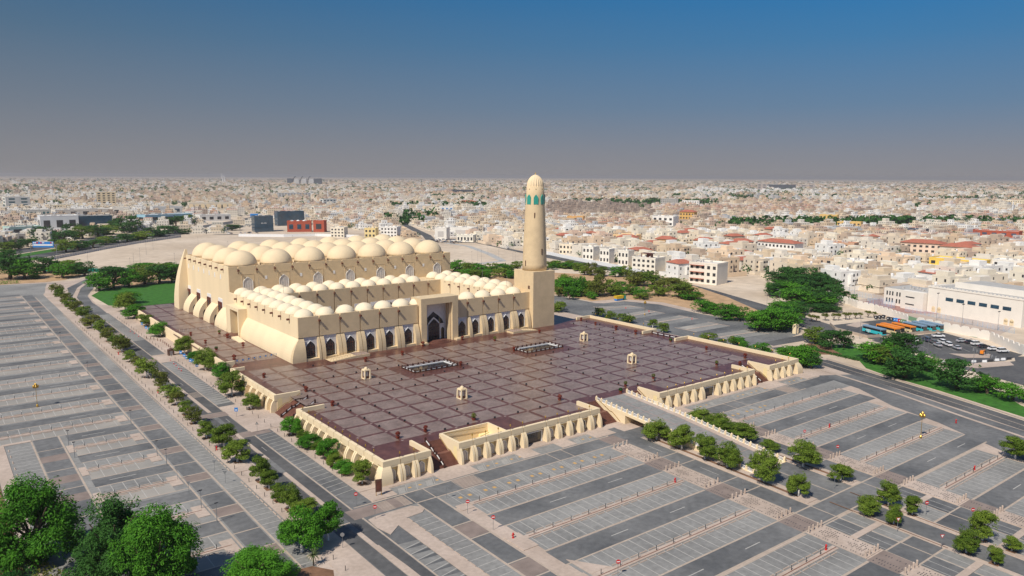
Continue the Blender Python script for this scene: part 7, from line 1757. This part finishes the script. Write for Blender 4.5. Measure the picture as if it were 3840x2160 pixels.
# ================================================================ the rest of the city: one mass
cols=[(.70,.65,.57),(.70,.59,.45),(.60,.48,.35),(.48,.38,.29),(.78,.76,.72),(.60,.46,.37),(.68,.52,.37),(.40,.32,.26),(.72,.66,.56),(.45,.20,.14),(.50,.50,.50)]
V_=[];F_=[];C_=[];UVb=[]
def addbox(cx,cy,wx,wy,h,a,col,z0=0,roofc=None):
    c,s=math.cos(a),math.sin(a); b=len(V_)
    for z in (z0,z0+h):
        for dx,dy in ((-wx,-wy),(wx,-wy),(wx,wy),(-wx,wy)): V_.append((cx+dx*c-dy*s,cy+dx*s+dy*c,z))
    F_.extend([(b,b+1,b+5,b+4),(b+1,b+2,b+6,b+5),(b+2,b+3,b+7,b+6),(b+3,b,b+4,b+7),(b+4,b+5,b+6,b+7)])
    C_.extend([col]*4+[roofc or tuple(min(1,q*.95) for q in col)])
    for L_ in (wx*2,wy*2,wx*2,wy*2): UVb.extend([(0,z0),(L_,z0),(L_,z0+h),(0,z0+h)])
    UVb.extend([(0,-50)]*4)
def bldg(x,y,k,rg):
    q5=noise.noise(Vector((x*.0022,y*.0022,50)))
    ci=rg.choice([0,4,4,8,8,1,1] if q5>.12 else [2,5,6,3,7,1,8,2] if q5<-.12 else [0,4,8,1,2,5,6,3,7,10]) ; col=cols[ci]
    big=noise.noise(Vector((x*.003,y*.003,70)))>.3 and k<2.5
    a=th+rg.choice([0,PI/2]); wx=rg.uniform(5,8.5)*k; wy=rg.uniform(5,8)*k; h=rg.choice([6.5,7,7.5,8,10.5])
    if big and rg.random()<.5: wx*=1.6; h=rg.uniform(11,17)
    red=rg.random()<.03 or noise.noise(Vector((x*.004,y*.004,9)))>.36
    pp_=px_(x/S,y/S)
    if pp_:
        X_,Y_=pp_
        if 2440<X_<3260 and 772<Y_<802: red=True
        elif 2050<X_<2450 and 775<Y_<815: col=rg.choice([(.36,.28,.23),(.42,.34,.28)]); red=False
        elif 2560<X_<3000 and 712<Y_<724: col=(.80,.78,.75); red=False
    addbox(x,y,wx,wy,h,a,col,0,(.48,.18,.12) if red else None)
    if rg.random()<.8: addbox(x+rg.uniform(-.4,.4)*wx,y+rg.uniform(-.4,.4)*wy,wx*.45,wy*.4,h*.38,a,col,h)
    if k<1.6:
        addbox(x+rg.uniform(-.9,.9)*wx,y+rg.uniform(-.9,.9)*wy,wx*.6,wy*.55,h*.62,a,cols[rg.choice([0,1,4,8])])
        addbox(x,y,wx*1.5,wy*1.6,2.4,a,cols[8])
for x,y in rest_v: bldg(x*S,y*S,1,rg)
trees=[];seen=set()
def farsample(n,d0,d1,k,rg,nz=.35):
    for _ in range(n):
        D_=math.sqrt(rg.uniform(d0*d0,d1*d1)); an=yaw+rg.uniform(-.68,.68)
        x=CAM.x+D_*math.sin(an); y=CAM.y+D_*math.cos(an)
        dd=int(noise.noise(Vector((x*.0009,y*.0009,30)))*7); t2=th+dd*.12; c2,s2=math.cos(t2),math.sin(t2)
        lx,ly=x*c2+y*s2,-x*s2+y*c2; gx,gy=round(lx/(19*k)),round(ly/(22*k))
        if (gx,gy,dd,k) in seen or gx%5==0 or gy%3==0: continue
        seen.add((gx,gy,dd,k)); lx=gx*19*k+rg.uniform(-1.5,1.5)*k; ly=gy*22*k+rg.uniform(-1.5,1.5)*k
        x,y=lx*c2-ly*s2,lx*s2+ly*c2
        q=noise.noise(Vector((x*.0035,y*.0035,5)))
        q2=noise.noise(Vector((x*.0013,y*.0013,15)))
        if not ok_at(x/S,y/S,1.0): continue
        if q<-.34 or q2>.38:
            if rg.random()<.5 and (q<-.42 or rg.random()<.25): trees.append((x,y,k))
            continue
        bldg(x,y,k,rg)
        if rg.random()<.24: trees.append((x+rg.uniform(-12,12)*k,y+rg.uniform(-12,12)*k,k))
farsample(16000,1750,3200,1.0,rg); farsample(20000,3200,6000,1.5,rg); farsample(22000,6000,14000,2.8,rg)
# looser low blocks left of the sand lot between warehouses
me=bpy.data.meshes.new('distant_city'); me.from_pydata(V_,[],F_)
uvl=me.uv_layers.new(name='wall'); uvl.data.foreach_set('uv',np.array(UVb,dtype=np.float32).ravel())
ca_=me.color_attributes.new('col','FLOAT_COLOR','CORNER'); arr=np.ones((len(F_)*4,4),dtype=np.float32); arr[:,:3]=np.repeat(np.array(C_,dtype=np.float32),4,axis=0); ca_.data.foreach_set('color',arr.ravel())
m=bpy.data.materials.new('city_plaster'); m.use_nodes=True; n_=m.node_tree.nodes; l_=m.node_tree.links; bs=n_['Principled BSDF']; bs.inputs['Roughness'].default_value=.9; bs.inputs['Specular IOR Level'].default_value=.1
at=n_.new('ShaderNodeAttribute'); at.attribute_name='col'; uv=n_.new('ShaderNodeUVMap'); uv.uv_map='wall'; sp=n_.new('ShaderNodeSeparateXYZ'); l_.new(uv.outputs[0],sp.inputs[0])
def mth(op,a,b=None,c=None):
    q=n_.new('ShaderNodeMath'); q.operation=op
    for i,v in enumerate((a,b,c)):
        if v is None: continue
        if hasattr(v,'is_output'): l_.new(v,q.inputs[i])
        else: q.inputs[i].default_value=v
    return q.outputs[0]
wx_=mth('MULTIPLY',mth('GREATER_THAN',mth('FRACT',mth('DIVIDE',sp.outputs[0],3.1)),.36),mth('LESS_THAN',mth('FRACT',mth('DIVIDE',sp.outputs[0],3.1)),.68))
wz_=mth('MULTIPLY',mth('GREATER_THAN',mth('FRACT',mth('DIVIDE',sp.outputs[1],3.4)),.30),mth('LESS_THAN',mth('FRACT',mth('DIVIDE',sp.outputs[1],3.4)),.72))
wn=mth('MULTIPLY',mth('MULTIPLY',wx_,wz_),mth('GREATER_THAN',sp.outputs[1],0.0))
mx=n_.new('ShaderNodeMix'); mx.data_type='RGBA'; l_.new(wn,mx.inputs[0]); l_.new(at.outputs['Color'],mx.inputs[6]); mx.inputs[7].default_value=(.10,.09,.09,1); l_.new(mx.outputs[2],bs.inputs['Base Color'])
me.materials.append(m); o=bpy.data.objects.new('distant_city',me); COL.objects.link(o); tag(o,'endless pale low-rise city stretching to the horizon','city',kind='stuff')
# far greenery as one mass
mb=MB(1); rg2=random.Random(8)
rg2.shuffle(trees)
for (x,y,k) in trees[:7500]:
    r_=rg2.uniform(4,7.5)*min(k,1.7); nn=int(60 if k<1.5 else 30)
    leafcloud(mb,rg2,(x,y,r_*.75),(r_,r_,r_*.8),nn,r_*.32)
for (x0,y0,x1,y1,n) in ((66,118,72,112,12),(58,100,63,110,8),(100,60,135,44,120),(135,44,200,5,160),(150,165,190,135,90),(230,190,262,160,120),(260,190,300,150,100),(300,120,420,20,200),(90,160,110,150,40)):
    for q in range(n):
        t_=rg2.random(); x=(x0+(x1-x0)*t_)*S+rg2.uniform(-25,25); y=(y0+(y1-y0)*t_)*S+rg2.uniform(-25,25); r_=rg2.uniform(6,11)
        leafcloud(mb,rg2,(x,y,r_*.8),(r_,r_,r_*.9),40,r_*.34)
for (x,y) in near_pts+rest_v[::2]+near_pts[::2]:
    r_=rg2.uniform(2.0,4.4); a=rg2.uniform(0,6.28); leafcloud(mb,rg2,(x*S+11*math.cos(a),y*S+11*math.sin(a),r_*.9),(r_,r_,r_),50,r_*.25)
o=mb.build('distant_trees','leafd'); tag(o,'scattered dark green trees among the distant houses','trees',kind='stuff')
# scrub on the sand lot
# ================================================================ haze
mb=MB(1); mb.box(-35500,35500,-35500,35500,-3,92); hz=mb.build('haze','sand'); hz.data.materials.clear()
hm=bpy.data.materials.new('haze'); hm.use_nodes=True; n_=hm.node_tree.nodes; n_.remove(n_['Principled BSDF']); pv_=n_.new('ShaderNodeVolumePrincipled'); pv_.inputs['Density'].default_value=8e-5; pv_.inputs['Color'].default_value=(.72,.685,.68,1); pv_.inputs['Anisotropy'].default_value=.1
hm.node_tree.links.new(pv_.outputs[0],n_['Material Output'].inputs['Volume']); hz.data.materials.append(hm); tag(hz,kind='stuff')
hz.visible_shadow=True
bpy.context.view_layer.update()
